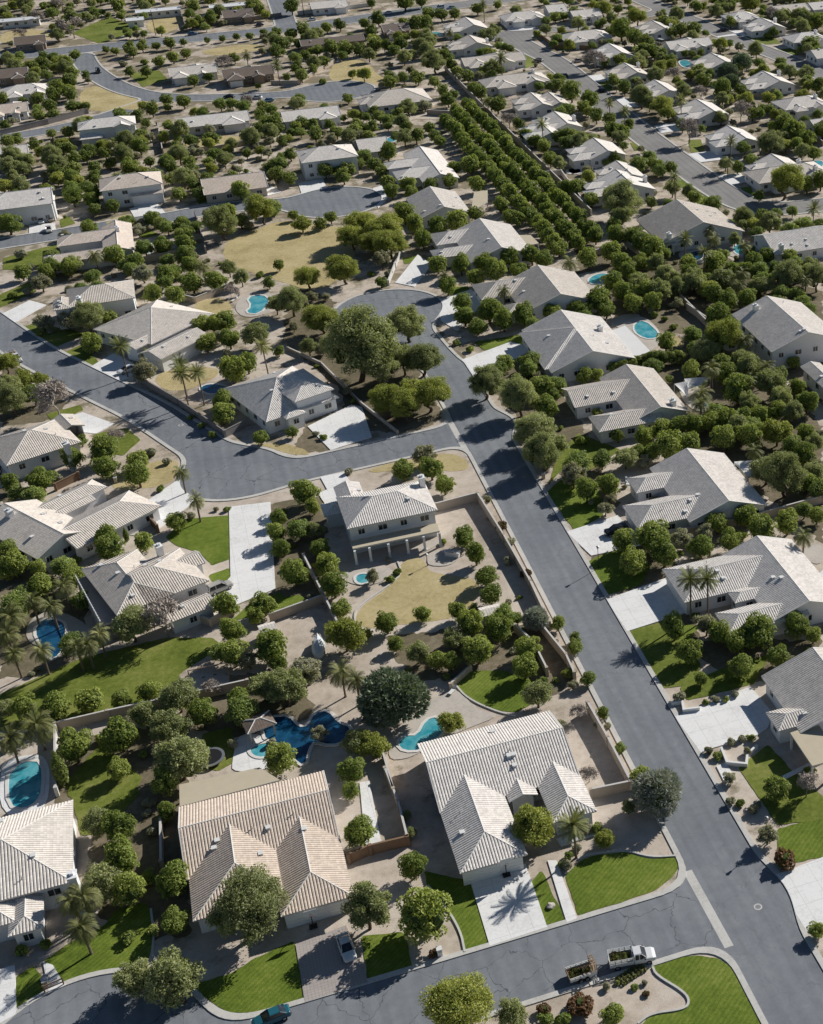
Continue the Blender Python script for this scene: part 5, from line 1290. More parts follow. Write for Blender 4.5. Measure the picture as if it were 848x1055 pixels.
o|27.4|495.3|1.95|2|4|r|44
o|26.6|480.9|1.6|3|4|r|44
m|-46.3|463.9|2.95|0|1|b|15
c|-43.0|630.0|1.81|0|1|b|45
g|-41.5|616.7|2.54|0|1|r|45
m|-38.3|691.5|3.09|0|2|r|76
m|-34.8|623.2|3.95|1|2|r|76
o|1.4|549.3|1.21|0|1|l|44
c|33.0|527.0|1.87|0|2|f|42
c|33.8|534.9|1.93|1|2|f|42
g|-28.0|457.0|2.17|0|1|l|14
m|3.1|505.7|3.42|0|1|l|44
o|-23.1|497.2|1.24|0|3|f|43
o|-21.4|507.3|2.08|1|3|f|43
o|-16.3|489.6|1.31|2|3|f|43
g|-44.4|568.3|2.06|0|1|f|45
o|0.3|410.8|1.23|0|3|f|13
o|5.8|414.9|1.99|1|3|f|13
o|16.0|401.5|1.57|2|3|f|13
m|-56.9|650.4|3.02|0|2|b|46
m|-54.4|632.5|3.35|1|2|b|46
m|15.2|470.5|2.54|0|2|b|13
m|14.9|466.3|2.86|1|2|b|13
o|-21.0|535.9|1.78|0|1|b|43
o|13.9|536.4|1.42|0|1|b|44
o|-52.9|554.0|1.84|0|1|f|47
g|-25.5|497.7|2.53|0|1|f|43
s|-48.3|648.5|1.04|0|1|f|76
g|6.6|494.1|2.68|0|2|f|44
g|12.1|475.0|2.64|1|2|f|44
m|-15.6|482.6|3.89|0|1|f|43
s|-35.2|519.8|0.66|0|1|l|43
o|-30.6|459.6|1.27|0|2|l|14
o|-22.0|438.0|1.34|1|2|l|14
y|-2.2|502.9|2.05|0|3|l|44
y|-0.1|522.1|1.92|1|3|l|44
y|9.7|534.6|2.06|2|3|l|44
o|25.2|450.3|1.79|0|2|r|13
o|26.7|445.5|1.66|1|2|r|13
y|20.9|526.0|1.87|0|1|r|44
y|10.3|459.8|2.25|0|1|l|13
o|4.1|455.5|2.18|0|1|l|13
y|-38.3|627.4|2.87|0|1|f|76
s|-47.5|613.4|0.72|0|1|b|45
g|-31.2|450.7|2.7|0|1|r|15
c|15.6|448.2|2.13|0|2|b|13
c|22.5|474.0|1.85|1|2|b|13
g|-39.5|650.3|2.72|0|3|r|76
g|-37.7|721.8|2.49|1|3|r|76
g|-33.7|711.9|1.92|2|3|r|76
m|-14.9|502.1|3.72|0|1|r|43
m|-28.4|526.3|3.84|0|1|l|43
g|-53.7|659.3|2.39|0|2|f|76
g|-45.1|642.7|2.36|1|2|f|76
y|-10.7|466.4|2.52|0|1|b|14
y|-30.0|462.8|2.56|0|2|l|14
y|-16.8|454.6|2.13|1|2|l|14
g|32.0|505.8|2.22|0|4|l|39
g|32.5|509.9|2.33|1|4|l|39
g|36.1|524.9|2.15|2|4|l|39
g|39.4|493.5|1.76|3|4|l|39
g|1.4|406.0|2.08|0|5|f|13
g|8.1|409.6|2.1|1|5|f|13
g|9.5|416.0|2.24|2|5|f|13
g|8.9|402.9|2.52|3|5|f|13
g|20.2|414.7|2.37|4|5|f|13
y|-45.7|620.3|2.98|0|1|b|45
s|-15.8|475.2|1.02|0|1|b|14
y|-50.9|467.1|2.7|0|3|b|15
y|-39.2|461.2|2.24|1|3|b|15
y|-36.5|470.3|2.19|2|3|b|15
s|-34.4|436.0|0.72|0|1|r|15
o|-14.0|478.1|1.3|0|2|b|14
o|-13.4|462.2|2.13|1|2|b|14
m|-46.8|609.6|3.29|0|1|b|45
o|-43.9|450.2|1.63|0|1|b|15
g|-3.4|471.2|2.55|0|1|b|14
m|24.9|484.4|3.79|0|1|r|44
y|-41.8|503.1|2.41|0|1|r|48
o|-40.8|479.2|1.53|0|2|r|48
o|-40.7|495.5|1.3|1|2|r|48
o|-60.7|650.7|2.17|0|1|b|46
o|-46.0|695.7|1.73|0|6|r|76
o|-36.7|652.8|1.48|1|6|r|76
o|-35.3|719.2|1.22|2|6|r|76
o|-34.7|629.1|1.35|3|6|r|76
o|-33.3|703.6|2.1|4|6|r|76
o|-28.7|717.8|1.88|5|6|r|76
m|-18.4|459.0|2.67|0|1|l|14
o|-26.4|606.0|1.62|0|1|r|45
o|-49.5|489.3|1.81|0|1|f|48
y|27.1|474.7|1.87|0|1|b|13
g|-47.9|461.1|1.98|0|1|b|15
o|52.5|714.0|1.92|0|2|r|80
o|47.4|651.1|2.12|1|2|r|80
m|77.2|614.9|2.9|0|3|r|38
m|82.0|631.4|2.4|1|3|r|38
m|83.4|591.8|3.17|2|3|r|38
o|53.9|607.8|1.93|0|2|l|38
o|68.2|636.5|1.65|1|2|l|38
g|74.3|609.7|2.02|0|2|f|38
g|73.8|599.1|1.98|1|2|f|38
s|43.7|476.1|1.16|0|3|b|12
s|49.7|468.9|0.72|1|3|b|12
s|51.2|463.9|0.74|2|3|b|12
m|77.2|486.3|3.41|0|2|f|40
m|73.9|465.2|3.57|1|2|f|40
g|104.7|621.7|2.04|0|1|r|37
o|55.5|463.8|1.82|0|1|r|12
g|48.1|535.3|2.58|0|1|b|39
o|89.2|634.5|1.68|0|1|l|37
g|58.5|654.7|1.82|0|3|l|38
g|54.9|600.6|2.71|1|3|l|38
g|63.5|638.9|2.04|2|3|l|38
y|109.2|621.2|2.49|0|1|r|37
m|95.6|579.6|3.65|0|2|f|37
m|100.1|586.1|2.77|1|2|f|37
s|34.0|496.8|0.83|0|3|l|39
s|41.3|534.3|0.7|1|3|l|39
s|44.9|529.8|0.82|2|3|l|39
g|119.4|544.2|1.77|0|3|f|33
g|122.8|540.4|1.99|1|3|f|33
g|128.1|547.1|1.84|2|3|f|33
g|31.0|452.0|2.72|0|2|l|12
g|32.9|464.1|1.88|1|2|l|12
g|51.6|619.7|1.79|0|1|r|42
g|85.7|560.7|2.02|0|2|b|40
g|90.1|550.7|2.22|1|2|b|40
g|57.7|451.2|2.7|0|1|r|12
s|112.2|578.3|0.81|0|4|l|34
s|118.2|600.6|0.66|1|4|l|34
s|111.5|569.4|1.08|2|4|l|34
s|120.8|606.2|0.91|3|4|l|34
g|127.3|575.3|2.35|0|1|r|34
s|89.0|583.4|0.72|0|1|f|37
s|39.1|457.1|0.89|0|2|l|12
s|41.9|461.4|0.93|1|2|l|12
g|42.6|491.2|2.26|0|1|f|39
g|50.6|651.9|2.35|0|1|r|80
g|121.6|568.0|1.79|0|1|f|34
y|130.4|572.2|2.92|0|1|b|33
o|49.9|489.5|1.46|0|1|f|39
m|56.6|637.0|2.46|0|3|l|38
m|65.9|631.7|3.7|1|3|l|38
m|69.6|643.3|3.19|2|3|l|38
o|89.5|577.5|1.34|0|3|f|37
o|96.1|600.6|1.6|1|3|f|37
o|104.5|602.7|1.29|2|3|f|37
s|51.4|591.0|0.66|0|1|r|42
g|72.8|493.0|2.55|0|2|f|40
g|72.3|471.4|2.22|1|2|f|40
y|62.6|614.6|2.0|0|1|l|38
g|23.9|410.1|1.97|0|1|r|13
s|66.0|491.0|0.61|0|1|f|40
s|88.0|530.5|0.78|0|1|r|40
o|139.7|597.3|2.08|0|1|b|33
g|63.2|486.9|2.02|0|2|l|40
g|66.9|500.9|1.98|1|2|l|40
m|56.8|477.0|3.04|0|1|b|12
o|117.4|540.7|2.1|0|1|f|33
s|140.8|592.2|1.11|0|2|b|33
s|142.0|594.6|0.8|1|2|b|33
g|54.8|520.7|2.02|0|1|r|39
g|91.5|612.8|1.99|0|2|f|37
g|94.9|596.3|2.55|1|2|f|37
s|48.2|494.8|1.1|0|1|f|39
s|86.2|570.8|1.06|0|1|b|40
g|114.1|585.9|1.75|0|2|l|34
g|114.5|577.0|2.02|1|2|l|34
y|62.9|504.9|2.38|0|1|r|39
o|80.4|546.0|1.49|0|3|b|40
o|88.4|541.7|1.3|1|3|b|40
o|95.3|563.0|1.86|2|3|b|40
m|46.4|527.6|3.23|0|1|b|39
o|47.0|473.9|1.83|0|4|b|12
o|51.5|479.3|2.17|1|4|b|12
o|57.4|469.6|2.11|2|4|b|12
o|60.9|478.0|2.18|3|4|b|12
o|110.2|544.3|1.85|0|2|l|33
o|114.1|545.4|1.83|1|2|l|33
m|51.1|633.7|3.96|0|1|r|80
g|137.8|586.5|2.26|0|2|b|33
g|138.9|583.1|2.25|1|2|b|33
y|98.1|608.2|2.18|0|2|f|37
y|101.1|620.7|2.57|1|2|f|37
o|59.1|593.5|1.22|0|2|f|38
o|67.8|605.2|1.92|1|2|f|38
y|90.2|623.1|2.18|0|1|l|37
s|71.0|603.1|0.85|0|1|f|38
y|37.7|486.0|1.93|0|1|f|39
o|43.5|623.1|1.95|0|1|b|42
o|112.7|589.4|2.04|0|3|l|34
o|111.0|580.9|1.54|1|3|l|34
o|116.1|595.6|1.73|2|3|l|34
o|106.5|615.9|1.25|0|1|r|37
o|84.7|633.1|1.51|0|1|r|38
s|61.7|526.4|0.75|0|2|r|39
s|60.4|502.5|0.88|1|2|r|39
s|112.9|622.3|0.77|0|1|r|37
m|82.5|502.3|3.77|0|1|r|40
g|125.4|609.4|1.99|0|1|f|35
s|70.2|506.3|1.07|0|1|l|40
m|85.2|549.4|2.71|0|1|b|40
g|45.1|459.4|1.78|0|1|b|12
m|60.6|585.8|3.56|0|1|f|38
s|59.5|430.3|1.18|0|1|l|11
s|134.2|609.3|1.12|0|1|b|34
o|116.2|617.1|2.15|0|1|l|35
o|47.3|642.8|1.72|0|1|f|80
m|178.9|528.1|3.83|0|2|b|52
m|185.7|541.3|2.5|1|2|b|52
m|195.1|608.3|3.37|0|2|r|50
m|196.4|603.6|2.73|1|2|r|50
o|145.0|507.0|1.77|0|2|r|69
o|144.7|501.4|1.45|1|2|r|69
g|138.4|512.7|2.05|0|2|b|69
g|145.0|522.3|2.54|1|2|b|69
m|188.9|396.2|2.79|0|1|b|29
y|148.4|340.3|2.7|0|1|l|27
y|143.2|527.7|1.95|0|2|b|69
y|143.3|516.8|1.98|1|2|b|69
m|272.2|581.8|2.89|0|2|r|67
m|273.9|577.6|3.37|1|2|r|67
y|192.5|594.4|2.99|0|1|b|51
y|221.1|544.3|2.98|0|1|b|59
o|182.7|594.4|1.48|0|3|r|49
o|179.2|574.0|2.14|1|3|r|49
o|189.3|596.2|1.79|2|3|r|49
g|199.3|502.0|2.44|0|2|f|59
g|200.8|494.0|1.77|1|2|f|59
o|184.0|479.7|1.23|0|2|b|54
o|184.5|463.5|1.98|1|2|b|54
g|195.3|444.4|2.14|0|2|f|60
g|209.1|461.6|2.23|1|2|f|60
y|219.5|495.9|2.9|0|1|b|60
g|213.3|489.4|1.79|0|1|l|60
o|165.3|594.3|1.44|0|1|l|49
g|188.8|589.9|2.67|0|1|r|49
y|205.1|459.0|2.92|0|1|f|60
m|178.0|595.2|2.51|0|1|b|49
y|197.7|462.7|2.99|0|2|l|60
y|216.1|497.7|2.16|1|2|l|60
g|188.5|607.8|2.03|0|2|r|50
g|211.3|655.2|2.47|1|2|r|50
g|179.1|630.9|2.49|0|2|r|73
g|191.0|661.3|2.59|1|2|r|73
s|182.3|431.1|0.92|0|1|b|55
s|223.1|470.8|0.71|0|1|b|61
o|219.8|490.7|1.53|0|2|b|60
o|225.9|497.4|1.75|1|2|b|60
m|197.4|505.0|2.72|0|1|l|59
g|216.7|580.5|2.11|0|1|b|58
g|142.5|411.5|2.58|0|2|r|72
g|140.6|397.0|2.29|1|2|r|72
g|174.0|570.6|2.0|0|1|f|49
y|140.8|472.3|1.9|0|1|r|70
g|131.7|474.8|2.71|0|1|f|69
o|135.0|501.4|1.9|0|1|b|69
y|187.6|405.6|2.88|0|1|b|56
m|225.8|457.2|2.4|0|1|r|61
g|254.4|520.8|2.18|0|1|b|66
y|218.3|459.4|2.45|0|2|b|61
y|226.9|471.1|2.32|1|2|b|61
s|214.2|533.9|1.14|0|2|b|59
s|219.4|537.7|0.68|1|2|b|59
m|278.0|577.0|2.43|0|2|f|68
m|276.1|571.7|2.96|1|2|f|68
m|140.2|435.6|3.06|0|1|r|71
m|193.1|549.7|2.56|0|1|f|57
g|174.5|408.8|2.47|0|1|r|55
s|136.5|447.2|1.05|0|2|b|71
s|139.8|455.9|0.77|1|2|b|71
o|190.6|551.4|1.25|0|3|f|57
o|200.8|573.5|1.51|1|3|f|57
o|196.0|549.2|1.45|2|3|f|57
s|162.4|591.1|0.81|0|5|l|49
s|161.9|577.9|0.81|1|5|l|49
s|161.5|573.1|0.74|2|5|l|49
s|165.1|577.4|0.74|3|5|l|49
s|174.5|593.7|0.98|4|5|l|49
m|232.2|486.1|3.51|0|1|f|66
o|131.9|505.1|1.5|0|1|b|31
o|176.4|428.8|2.17|0|3|b|55
o|183.7|441.8|1.49|1|3|b|55
o|180.0|432.2|1.82|2|3|b|55
s|184.2|471.8|0.88|0|1|b|54
o|197.8|456.6|1.22|0|4|f|60
o|199.7|460.7|1.24|1|4|f|60
o|200.7|450.5|1.5|2|4|f|60
o|211.5|468.7|2.18|3|4|f|60
m|160.6|645.0|3.44|0|1|b|36
m|229.8|526.6|3.7|0|1|f|64
y|127.1|439.3|2.7|0|1|l|71
o|196.2|469.1|2.09|0|3|l|60
o|204.0|485.0|1.45|1|3|l|60
o|210.0|494.0|1.5|2|3|l|60
g|133.4|369.5|1.84|0|1|b|26
g|159.1|348.6|1.95|0|5|b|27
g|154.9|332.8|2.47|1|5|b|27
g|163.3|347.7|1.9|2|5|b|27
g|161.5|335.6|2.61|3|5|b|27
g|165.9|335.5|2.08|4|5|b|27
o|157.3|345.8|1.7|0|1|b|27
o|143.9|424.5|1.42|0|1|b|72
y|198.9|415.2|2.27|0|1|l|62
g|177.9|533.8|2.52|0|2|b|52
g|182.7|533.2|2.19|1|2|b|52
o|219.3|614.3|2.14|0|3|b|57
o|235.7|646.7|1.64|1|3|b|57
o|236.6|639.5|1.57|2|3|b|57
m|164.0|607.3|2.44|0|1|f|73
s|183.2|420.4|0.98|0|2|r|55
s|189.8|432.8|1.13|1|2|r|55
g|169.1|625.0|2.38|0|1|f|73
g|159.4|580.1|2.18|0|2|l|49
g|162.3|585.4|2.77|1|2|l|49
g|211.2|505.8|2.71|0|1|r|59
o|166.9|469.3|1.91|0|1|f|53
g|205.5|529.0|2.29|0|1|l|59
m|215.7|563.1|2.82|0|1|b|58
y|248.6|525.4|1.9|0|1|f|65
o|135.9|459.6|1.71|0|2|r|70
o|142.1|475.1|2.01|1|2|r|70
g|229.9|479.3|2.1|0|1|b|61
m|137.8|378.6|2.86|0|1|r|28
y|199.8|439.8|2.72|0|1|l|61
o|219.7|540.5|2.12|0|2|b|59
o|228.4|553.4|1.21|1|2|b|59
m|188.5|410.9|3.53|0|2|l|62
m|198.0|419.5|3.15|1|2|l|62
s|263.6|570.1|0.82|0|1|f|67
o|260.8|548.3|1.48|0|1|b|65
o|228.1|541.4|2.16|0|1|r|59
g|122.2|435.4|2.7|0|1|f|70
s|138.6|534.0|0.91|0|1|r|32
g|139.7|430.3|1.81|0|1|r|71
s|186.7|550.2|0.64|0|1|r|51
y|192.8|467.1|2.15|0|1|r|54
s|181.9|488.0|0.95|0|2|r|53
s|185.3|486.9|1.05|1|2|r|53
m|131.7|438.2|2.79|0|1|b|71
o|172.1|401.5|1.54|0|1|f|55
g|212.9|635.5|1.98|0|9|b|57
g|215.4|600.4|1.82|1|9|b|57
g|221.5|616.2|2.3|2|9|b|57
g|236.2|652.6|2.21|3|9|b|57
g|239.3|645.8|2.53|4|9|b|57
g|246.5|658.4|2.13|5|9|b|57
g|241.9|636.7|2.68|6|9|b|57
g|250.6|658.3|2.62|7|9|b|57
g|249.9|655.2|2.14|8|9|b|57
m|126.7|433.6|3.85|0|1|l|71
g|190.8|404.4|2.44|0|2|l|62
g|207.7|432.6|1.81|1|2|l|62
s|198.0|594.2|0.87|0|2|l|57
s|196.5|580.1|0.78|1|2|l|57
s|180.5|562.1|1.15|0|1|b|51
g|200.8|447.8|2.0|0|1|l|61
o|193.6|499.8|2.0|0|1|l|59
g|134.6|476.6|2.71|0|1|r|69
g|224.6|511.7|2.3|0|2|b|60
g|229.4|500.9|2.68|1|2|b|60
y|118.2|400.5|2.4|0|1|f|71
y|185.0|519.0|2.78|0|1|b|53
o|187.7|461.9|1.3|0|2|r|54
o|187.2|452.9|1.69|1|2|r|54
m|163.4|470.8|3.08|0|1|f|53
o|203.1|610.0|1.55|0|1|l|57
s|137.8|548.5|0.64|0|2|b|32
s|144.3|554.4|1.05|1|2|b|32
g|226.6|548.3|2.24|0|1|b|59
g|132.5|409.6|1.92|0|1|b|72
g|281.9|578.7|2.3|0|3|f|68
g|281.7|574.7|2.27|1|3|f|68
g|280.6|571.7|2.78|2|3|f|68
o|198.2|537.7|1.34|0|1|f|58
g|135.0|514.8|2.33|0|1|b|31
o|161.5|502.3|1.88|0|2|f|52
o|165.4|500.3|1.48|1|2|f|52
y|163.9|571.4|2.94|0|1|l|49
s|133.8|383.4|1.07|0|1|r|28
g|213.2|435.6|2.26|0|1|b|62
y|190.5|521.9|2.68|0|1|f|58
y|216.0|648.5|2.18|0|3|b|57
y|217.0|602.8|2.54|1|3|b|57
y|242.5|658.7|2.24|2|3|b|57
g|225.8|572.4|1.81|0|2|r|58
g|221.6|553.4|1.73|1|2|r|58
y|172.8|527.1|2.84|0|1|b|52
g|184.7|494.4|2.21|0|1|r|53
g|199.2|410.6|1.8|0|1|f|62
s|219.3|489.0|0.74|0|1|b|60
o|170.8|500.5|2.09|0|2|r|52
o|187.1|534.7|1.51|1|2|r|52
o|181.4|599.1|1.23|0|1|b|49
s|259.9|568.0|1.15|0|1|r|64
y|216.1|590.0|2.77|0|1|r|57
o|121.4|410.7|1.83|0|1|f|71
g|131.0|445.7|1.86|0|1|b|71
g|178.6|499.4|1.83|0|1|b|53
o|209.6|570.3|1.54|0|1|l|58
y|158.5|602.2|1.87|0|1|f|36
o|187.9|570.5|1.35|0|1|b|51
g|170.1|437.7|1.86|0|1|f|54
m|142.0|374.2|2.62|0|1|b|26
m|179.2|608.7|3.07|0|1|f|50
y|170.3|604.2|2.17|0|1|f|73
o|185.8|429.2|1.29|0|1|r|55
o|182.1|394.1|1.47|0|1|b|56
o|197.6|423.3|1.86|0|1|l|62
s|208.2|466.4|1.1|0|1|f|60
m|227.9|491.1|3.15|0|1|r|60
g|189.6|399.9|2.13|0|1|b|56
o|264.5|548.8|1.47|0|2|r|65
o|269.5|548.8|1.56|1|2|r|65
o|231.5|468.9|1.56|0|1|r|61
g|258.5|588.6|1.71|0|4|b|64
g|254.1|578.4|2.15|1|4|b|64
g|263.6|597.7|1.98|2|4|b|64
g|258.8|583.7|1.72|3|4|b|64
g|171.4|396.9|2.09|0|1|f|55
s|194.5|463.9|0.98|0|1|r|54
o|146.4|356.2|1.26|0|1|r|26
y|185.1|500.2|2.12|0|1|r|53
m|250.2|521.4|2.86|0|1|f|65
m|263.4|553.7|3.93|0|1|b|65
s|125.6|368.0|1.02|0|1|f|28
m|189.7|530.5|2.91|0|1|l|58
m|278.6|615.8|2.43|0|2|l|67
m|262.5|578.6|3.47|1|2|l|67
m|193.3|565.7|2.56|0|1|l|57
m|165.5|548.5|2.41|0|1|l|51
g|165.3|441.7|2.13|0|1|l|54
y|192.8|505.9|2.39|0|1|l|59
o|113.0|349.4|1.47|0|1|f|28
m|151.6|337.3|3.42|0|1|l|27
o|201.8|443.5|1.44|0|1|l|61
g|181.9|572.1|1.92|0|1|b|51
o|134.3|444.6|1.3|0|1|b|71
m|162.2|395.5|2.41|0|1|f|55
m|199.7|433.2|2.71|0|1|f|61
s|-17.9|368.2|1.13|0|2|r|17
s|-13.8|366.4|0.74|1|2|r|17
s|-5.4|344.9|1.15|0|3|r|18
s|0.9|325.0|0.65|1|3|r|18
s|7.3|360.9|0.78|2|3|r|18
o|2.1|312.3|1.28|0|1|l|19
o|-14.0|409.3|2.15|0|5|r|16
o|-13.0|414.9|2.19|1|5|r|16
o|-9.9|378.5|1.29|2|5|r|16
o|-1.4|385.3|1.41|3|5|r|16
o|-0.4|382.9|1.44|4|5|r|16
s|-10.1|371.7|1.03|0|1|f|16
s|-22.1|346.2|0.94|0|2|f|17
s|-22.0|340.6|0.96|1|2|f|17
g|-27.0|374.9|2.48|0|2|b|17
g|-25.8|367.9|2.28|1|2|b|17
g|-36.3|386.7|2.49|0|2|l|17
g|-29.9|371.0|1.78|1|2|l|17
o|-42.6|393.3|1.4|0|1|f|15
s|-13.7|361.1|0.75|0|5|b|18
s|-10.9|363.6|0.8|1|5|b|18
s|-10.5|368.8|0.76|2|5|b|18
s|-6.7|361.9|0.71|3|5|b|18
s|-1.2|362.7|0.84|4|5|b|18
s|-8.6|386.5|0.61|0|3|r|16
s|-8.6|374.7|0.88|1|3|r|16
s|3.0|380.7|0.83|2|3|r|16
s|-33.6|400.6|1.02|0|3|l|16
s|-24.8|400.7|0.8|1|3|l|16
s|-24.2|398.2|0.85|2|3|l|16
o|1.6|322.4|1.95|0|1|r|18
s|-1.1|415.1|1.01|0|1|r|14
g|-37.4|397.1|2.29|0|1|f|15
g|-19.0|381.5|1.74|0|2|f|16
g|-16.5|375.9|2.27|1|2|f|16
g|-19.4|363.9|1.73|0|1|r|17
o|-12.7|364.1|1.21|0|2|b|18
o|-8.4|348.1|1.62|1|2|b|18
s|-21.8|379.1|0.93|0|1|b|17
g|-8.7|362.7|1.95|0|2|b|18
g|-4.2|365.2|1.73|1|2|b|18
s|155.6|341.5|0.84|0|2|b|27
s|164.5|338.8|1.17|1|2|b|27
o|109.3|298.4|1.46|0|2|f|26
o|120.8|303.8|1.84|1|2|f|26
o|137.6|305.3|1.38|0|2|f|27
o|141.4|310.1|1.7|1|2|f|27
s|135.3|311.1|0.94|0|1|l|27
s|135.5|323.1|1.05|0|1|r|26
g|-38.7|265.8|1.78|0|1|f|21
s|-44.5|252.8|0.83|0|1|l|22
g|-41.9|260.6|1.95|0|2|b|22
g|-38.4|258.3|2.43|1|2|b|22
s|-37.3|268.1|0.68|0|2|f|21
s|-34.9|266.4|1.2|1|2|f|21
g|72.7|298.2|2.15|0|1|f|8
g|85.1|297.1|2.21|0|1|b|7
o|-43.4|747.4|1.44|0|6|r|75
o|-42.4|768.7|1.82|1|6|r|75
o|-40.8|749.7|1.5|2|6|r|75
o|-35.7|761.1|1.52|3|6|r|75
o|-31.1|742.7|1.67|4|6|r|75
o|-30.4|774.5|2.13|5|6|r|75
y|-63.0|806.2|2.41|0|5|b|75
y|-60.7|786.6|1.88|1|5|b|75
y|-60.3|794.6|1.95|2|5|b|75
y|-59.4|774.5|2.51|3|5|b|75
y|-55.7|803.0|2.43|4|5|b|75
y|-42.0|754.7|2.64|0|5|r|75
y|-39.8|764.3|2.94|1|5|r|75
y|-39.4|782.6|2.08|2|5|r|75
y|-38.7|793.6|2.68|3|5|r|75
y|-35.3|734.4|2.32|4|5|r|75
o|-22.9|733.4|1.58|0|5|l|78
o|-20.6|779.5|2.06|1|5|l|78
o|-16.0|684.8|1.68|2|5|l|78
o|-12.5|748.3|1.29|3|5|l|78
o|-6.9|722.0|2.11|4|5|l|78
o|32.7|692.6|1.58|0|3|l|80
o|34.2|694.0|1.35|1|3|l|80
o|39.7|710.5|1.31|2|3|l|80
m|2.8|768.9|2.47|0|2|b|77
m|10.7|753.5|2.46|1|2|b|77
g|-59.8|788.6|1.72|0|2|b|75
g|-57.3|789.9|2.5|1|2|b|75
g|-27.3|785.0|2.65|0|8|l|78
g|-22.2|748.6|2.55|1|8|l|78
g|-22.2|740.8|2.68|2|8|l|78
g|-20.7|786.0|2.61|3|8|l|78
g|-19.2|769.3|2.5|4|8|l|78
g|-19.4|742.1|2.27|5|8|l|78
g|-16.0|772.4|1.98|6|8|l|78
g|-9.7|737.7|1.88|7|8|l|78
m|-0.1|751.0|3.5|0|2|l|77
m|0.3|739.3|3.03|1|2|l|77
g|22.5|700.2|2.09|0|2|l|79
g|25.2|683.4|2.6|1|2|l|79
m|-37.0|773.2|2.56|0|3|r|75
m|-33.8|745.2|2.98|1|3|r|75
m|-32.2|726.2|3.7|2|3|r|75
o|-60.8|753.1|1.41|0|2|l|75
o|-57.8|744.7|2.0|1|2|l|75
o|-66.9|803.5|2.04|0|2|b|75
o|-46.7|782.7|1.22|1|2|b|75
m|-26.4|731.2|2.71|0|2|l|78
m|-22.6|762.8|2.73|1|2|l|78
y|48.8|711.9|2.92|0|3|r|80
y|51.8|728.2|2.39|1|3|r|80
y|53.1|696.1|2.54|2|3|r|80
g|-51.0|748.9|1.87|0|4|r|75
g|-40.8|746.2|2.67|1|4|r|75
g|-35.0|792.8|2.17|2|4|r|75
g|-33.3|765.5|1.92|3|4|r|75
y|31.8|743.8|2.98|0|3|l|79
y|29.9|716.4|2.04|1|3|l|79
y|31.4|704.7|1.98|2|3|l|79
g|-0.8|720.9|2.17|0|1|r|78
m|36.4|757.3|3.77|0|1|b|79
g|-8.6|691.0|2.11|0|4|f|78
g|-8.3|683.8|1.76|1|4|f|78
g|-5.3|696.9|1.72|2|4|f|78
g|-2.1|681.9|2.01|3|4|f|78
g|39.3|745.9|2.28|0|1|b|79
y|1.8|759.1|2.74|0|3|b|77
y|4.7|756.2|1.85|1|3|b|77
y|9.9|761.8|2.87|2|3|b|77
y|41.6|713.2|2.58|0|1|b|80
y|5.6|683.4|2.32|0|1|f|77
g|54.6|744.7|2.09|0|1|r|79
y|45.2|751.8|2.14|0|1|b|79
o|10.7|737.3|1.55|0|5|r|77
o|18.5|748.8|1.75|1|5|r|77
o|14.8|688.7|1.34|2|5|r|77
o|16.3|691.2|1.39|3|5|r|77
o|21.4|745.7|2.04|4|5|r|77
o|-57.6|691.8|1.53|0|1|l|76
o|-5.1|682.3|1.78|0|1|f|78
m|-10.1|775.8|2.68|0|2|b|78
m|-4.3|770.3|2.47|1|2|b|78
m|29.3|760.9|3.1|0|2|l|79
m|33.0|713.8|3.38|1|2|l|79
o|28.1|755.3|1.57|0|3|l|79
o|31.2|752.7|1.54|1|3|l|79
o|32.7|736.0|1.28|2|3|l|79
y|-61.1|748.8|2.86|0|1|l|75
g|19.6|713.1|2.64|0|1|r|77
y|-12.1|760.7|2.66|0|1|b|78
g|-62.7|771.1|2.43|0|1|l|75
y|19.4|689.1|2.91|0|1|r|77
o|48.8|746.3|1.79|0|1|r|79
y|-0.8|764.5|1.95|0|1|l|77
g|9.7|765.0|2.29|0|1|b|77
m|-62.7|757.8|2.74|0|1|l|75
m|284.6|614.6|3.15|0|2|b|67
m|291.4|619.5|2.62|1|2|b|67
g|289.2|637.8|2.44|0|5|b|67
g|284.5|625.4|2.41|1|5|b|67
g|289.9|630.3|2.6|2|5|b|67
g|281.6|604.8|2.03|3|5|b|67
g|289.4|613.6|2.26|4|5|b|67
y|198.3|667.7|2.11|0|3|b|50
y|199.1|647.5|2.65|1|3|b|50
y|207.1|672.6|2.15|2|3|b|50
g|259.1|631.9|1.88|0|8|b|63
g|257.0|618.9|2.4|1|8|b|63
g|260.0|625.2|2.36|2|8|b|63
g|263.8|629.4|2.43|3|8|b|63
g|273.9|644.0|2.6|4|8|b|63
g|270.3|627.2|2.01|5|8|b|63
g|268.1|621.7|2.23|6|8|b|63
g|264.1|610.7|1.92|7|8|b|63
g|299.3|624.6|2.37|0|3|b|68
g|300.6|619.7|2.05|1|3|b|68
g|308.2|631.6|2.17|2|3|b|68
y|293.0|603.4|2.76|0|2|b|68
y|305.1|627.1|2.87|1|2|b|68
y|243.9|621.6|2.2|0|2|l|63
y|254.1|631.8|2.9|1|2|l|63
o|265.5|599.6|1.31|0|2|b|64
o|265.7|596.9|1.5|1|2|b|64
g|180.7|670.1|2.02|0|4|b|73
g|181.3|666.0|1.75|1|4|b|73
g|190.4|680.7|1.77|2|4|b|73
g|189.5|667.4|2.4|3|4|b|73
g|240.5|620.5|2.5|0|5|l|63
g|244.4|611.6|1.85|1|5|l|63
g|253.4|625.8|1.83|2|5|l|63
g|251.0|615.1|2.7|3|5|l|63
g|253.4|618.6|1.9|4|5|l|63
m|256.4|627.1|2.76|0|4|b|63
m|252.2|610.2|3.17|1|4|b|63
m|271.7|638.0|2.72|2|4|b|63
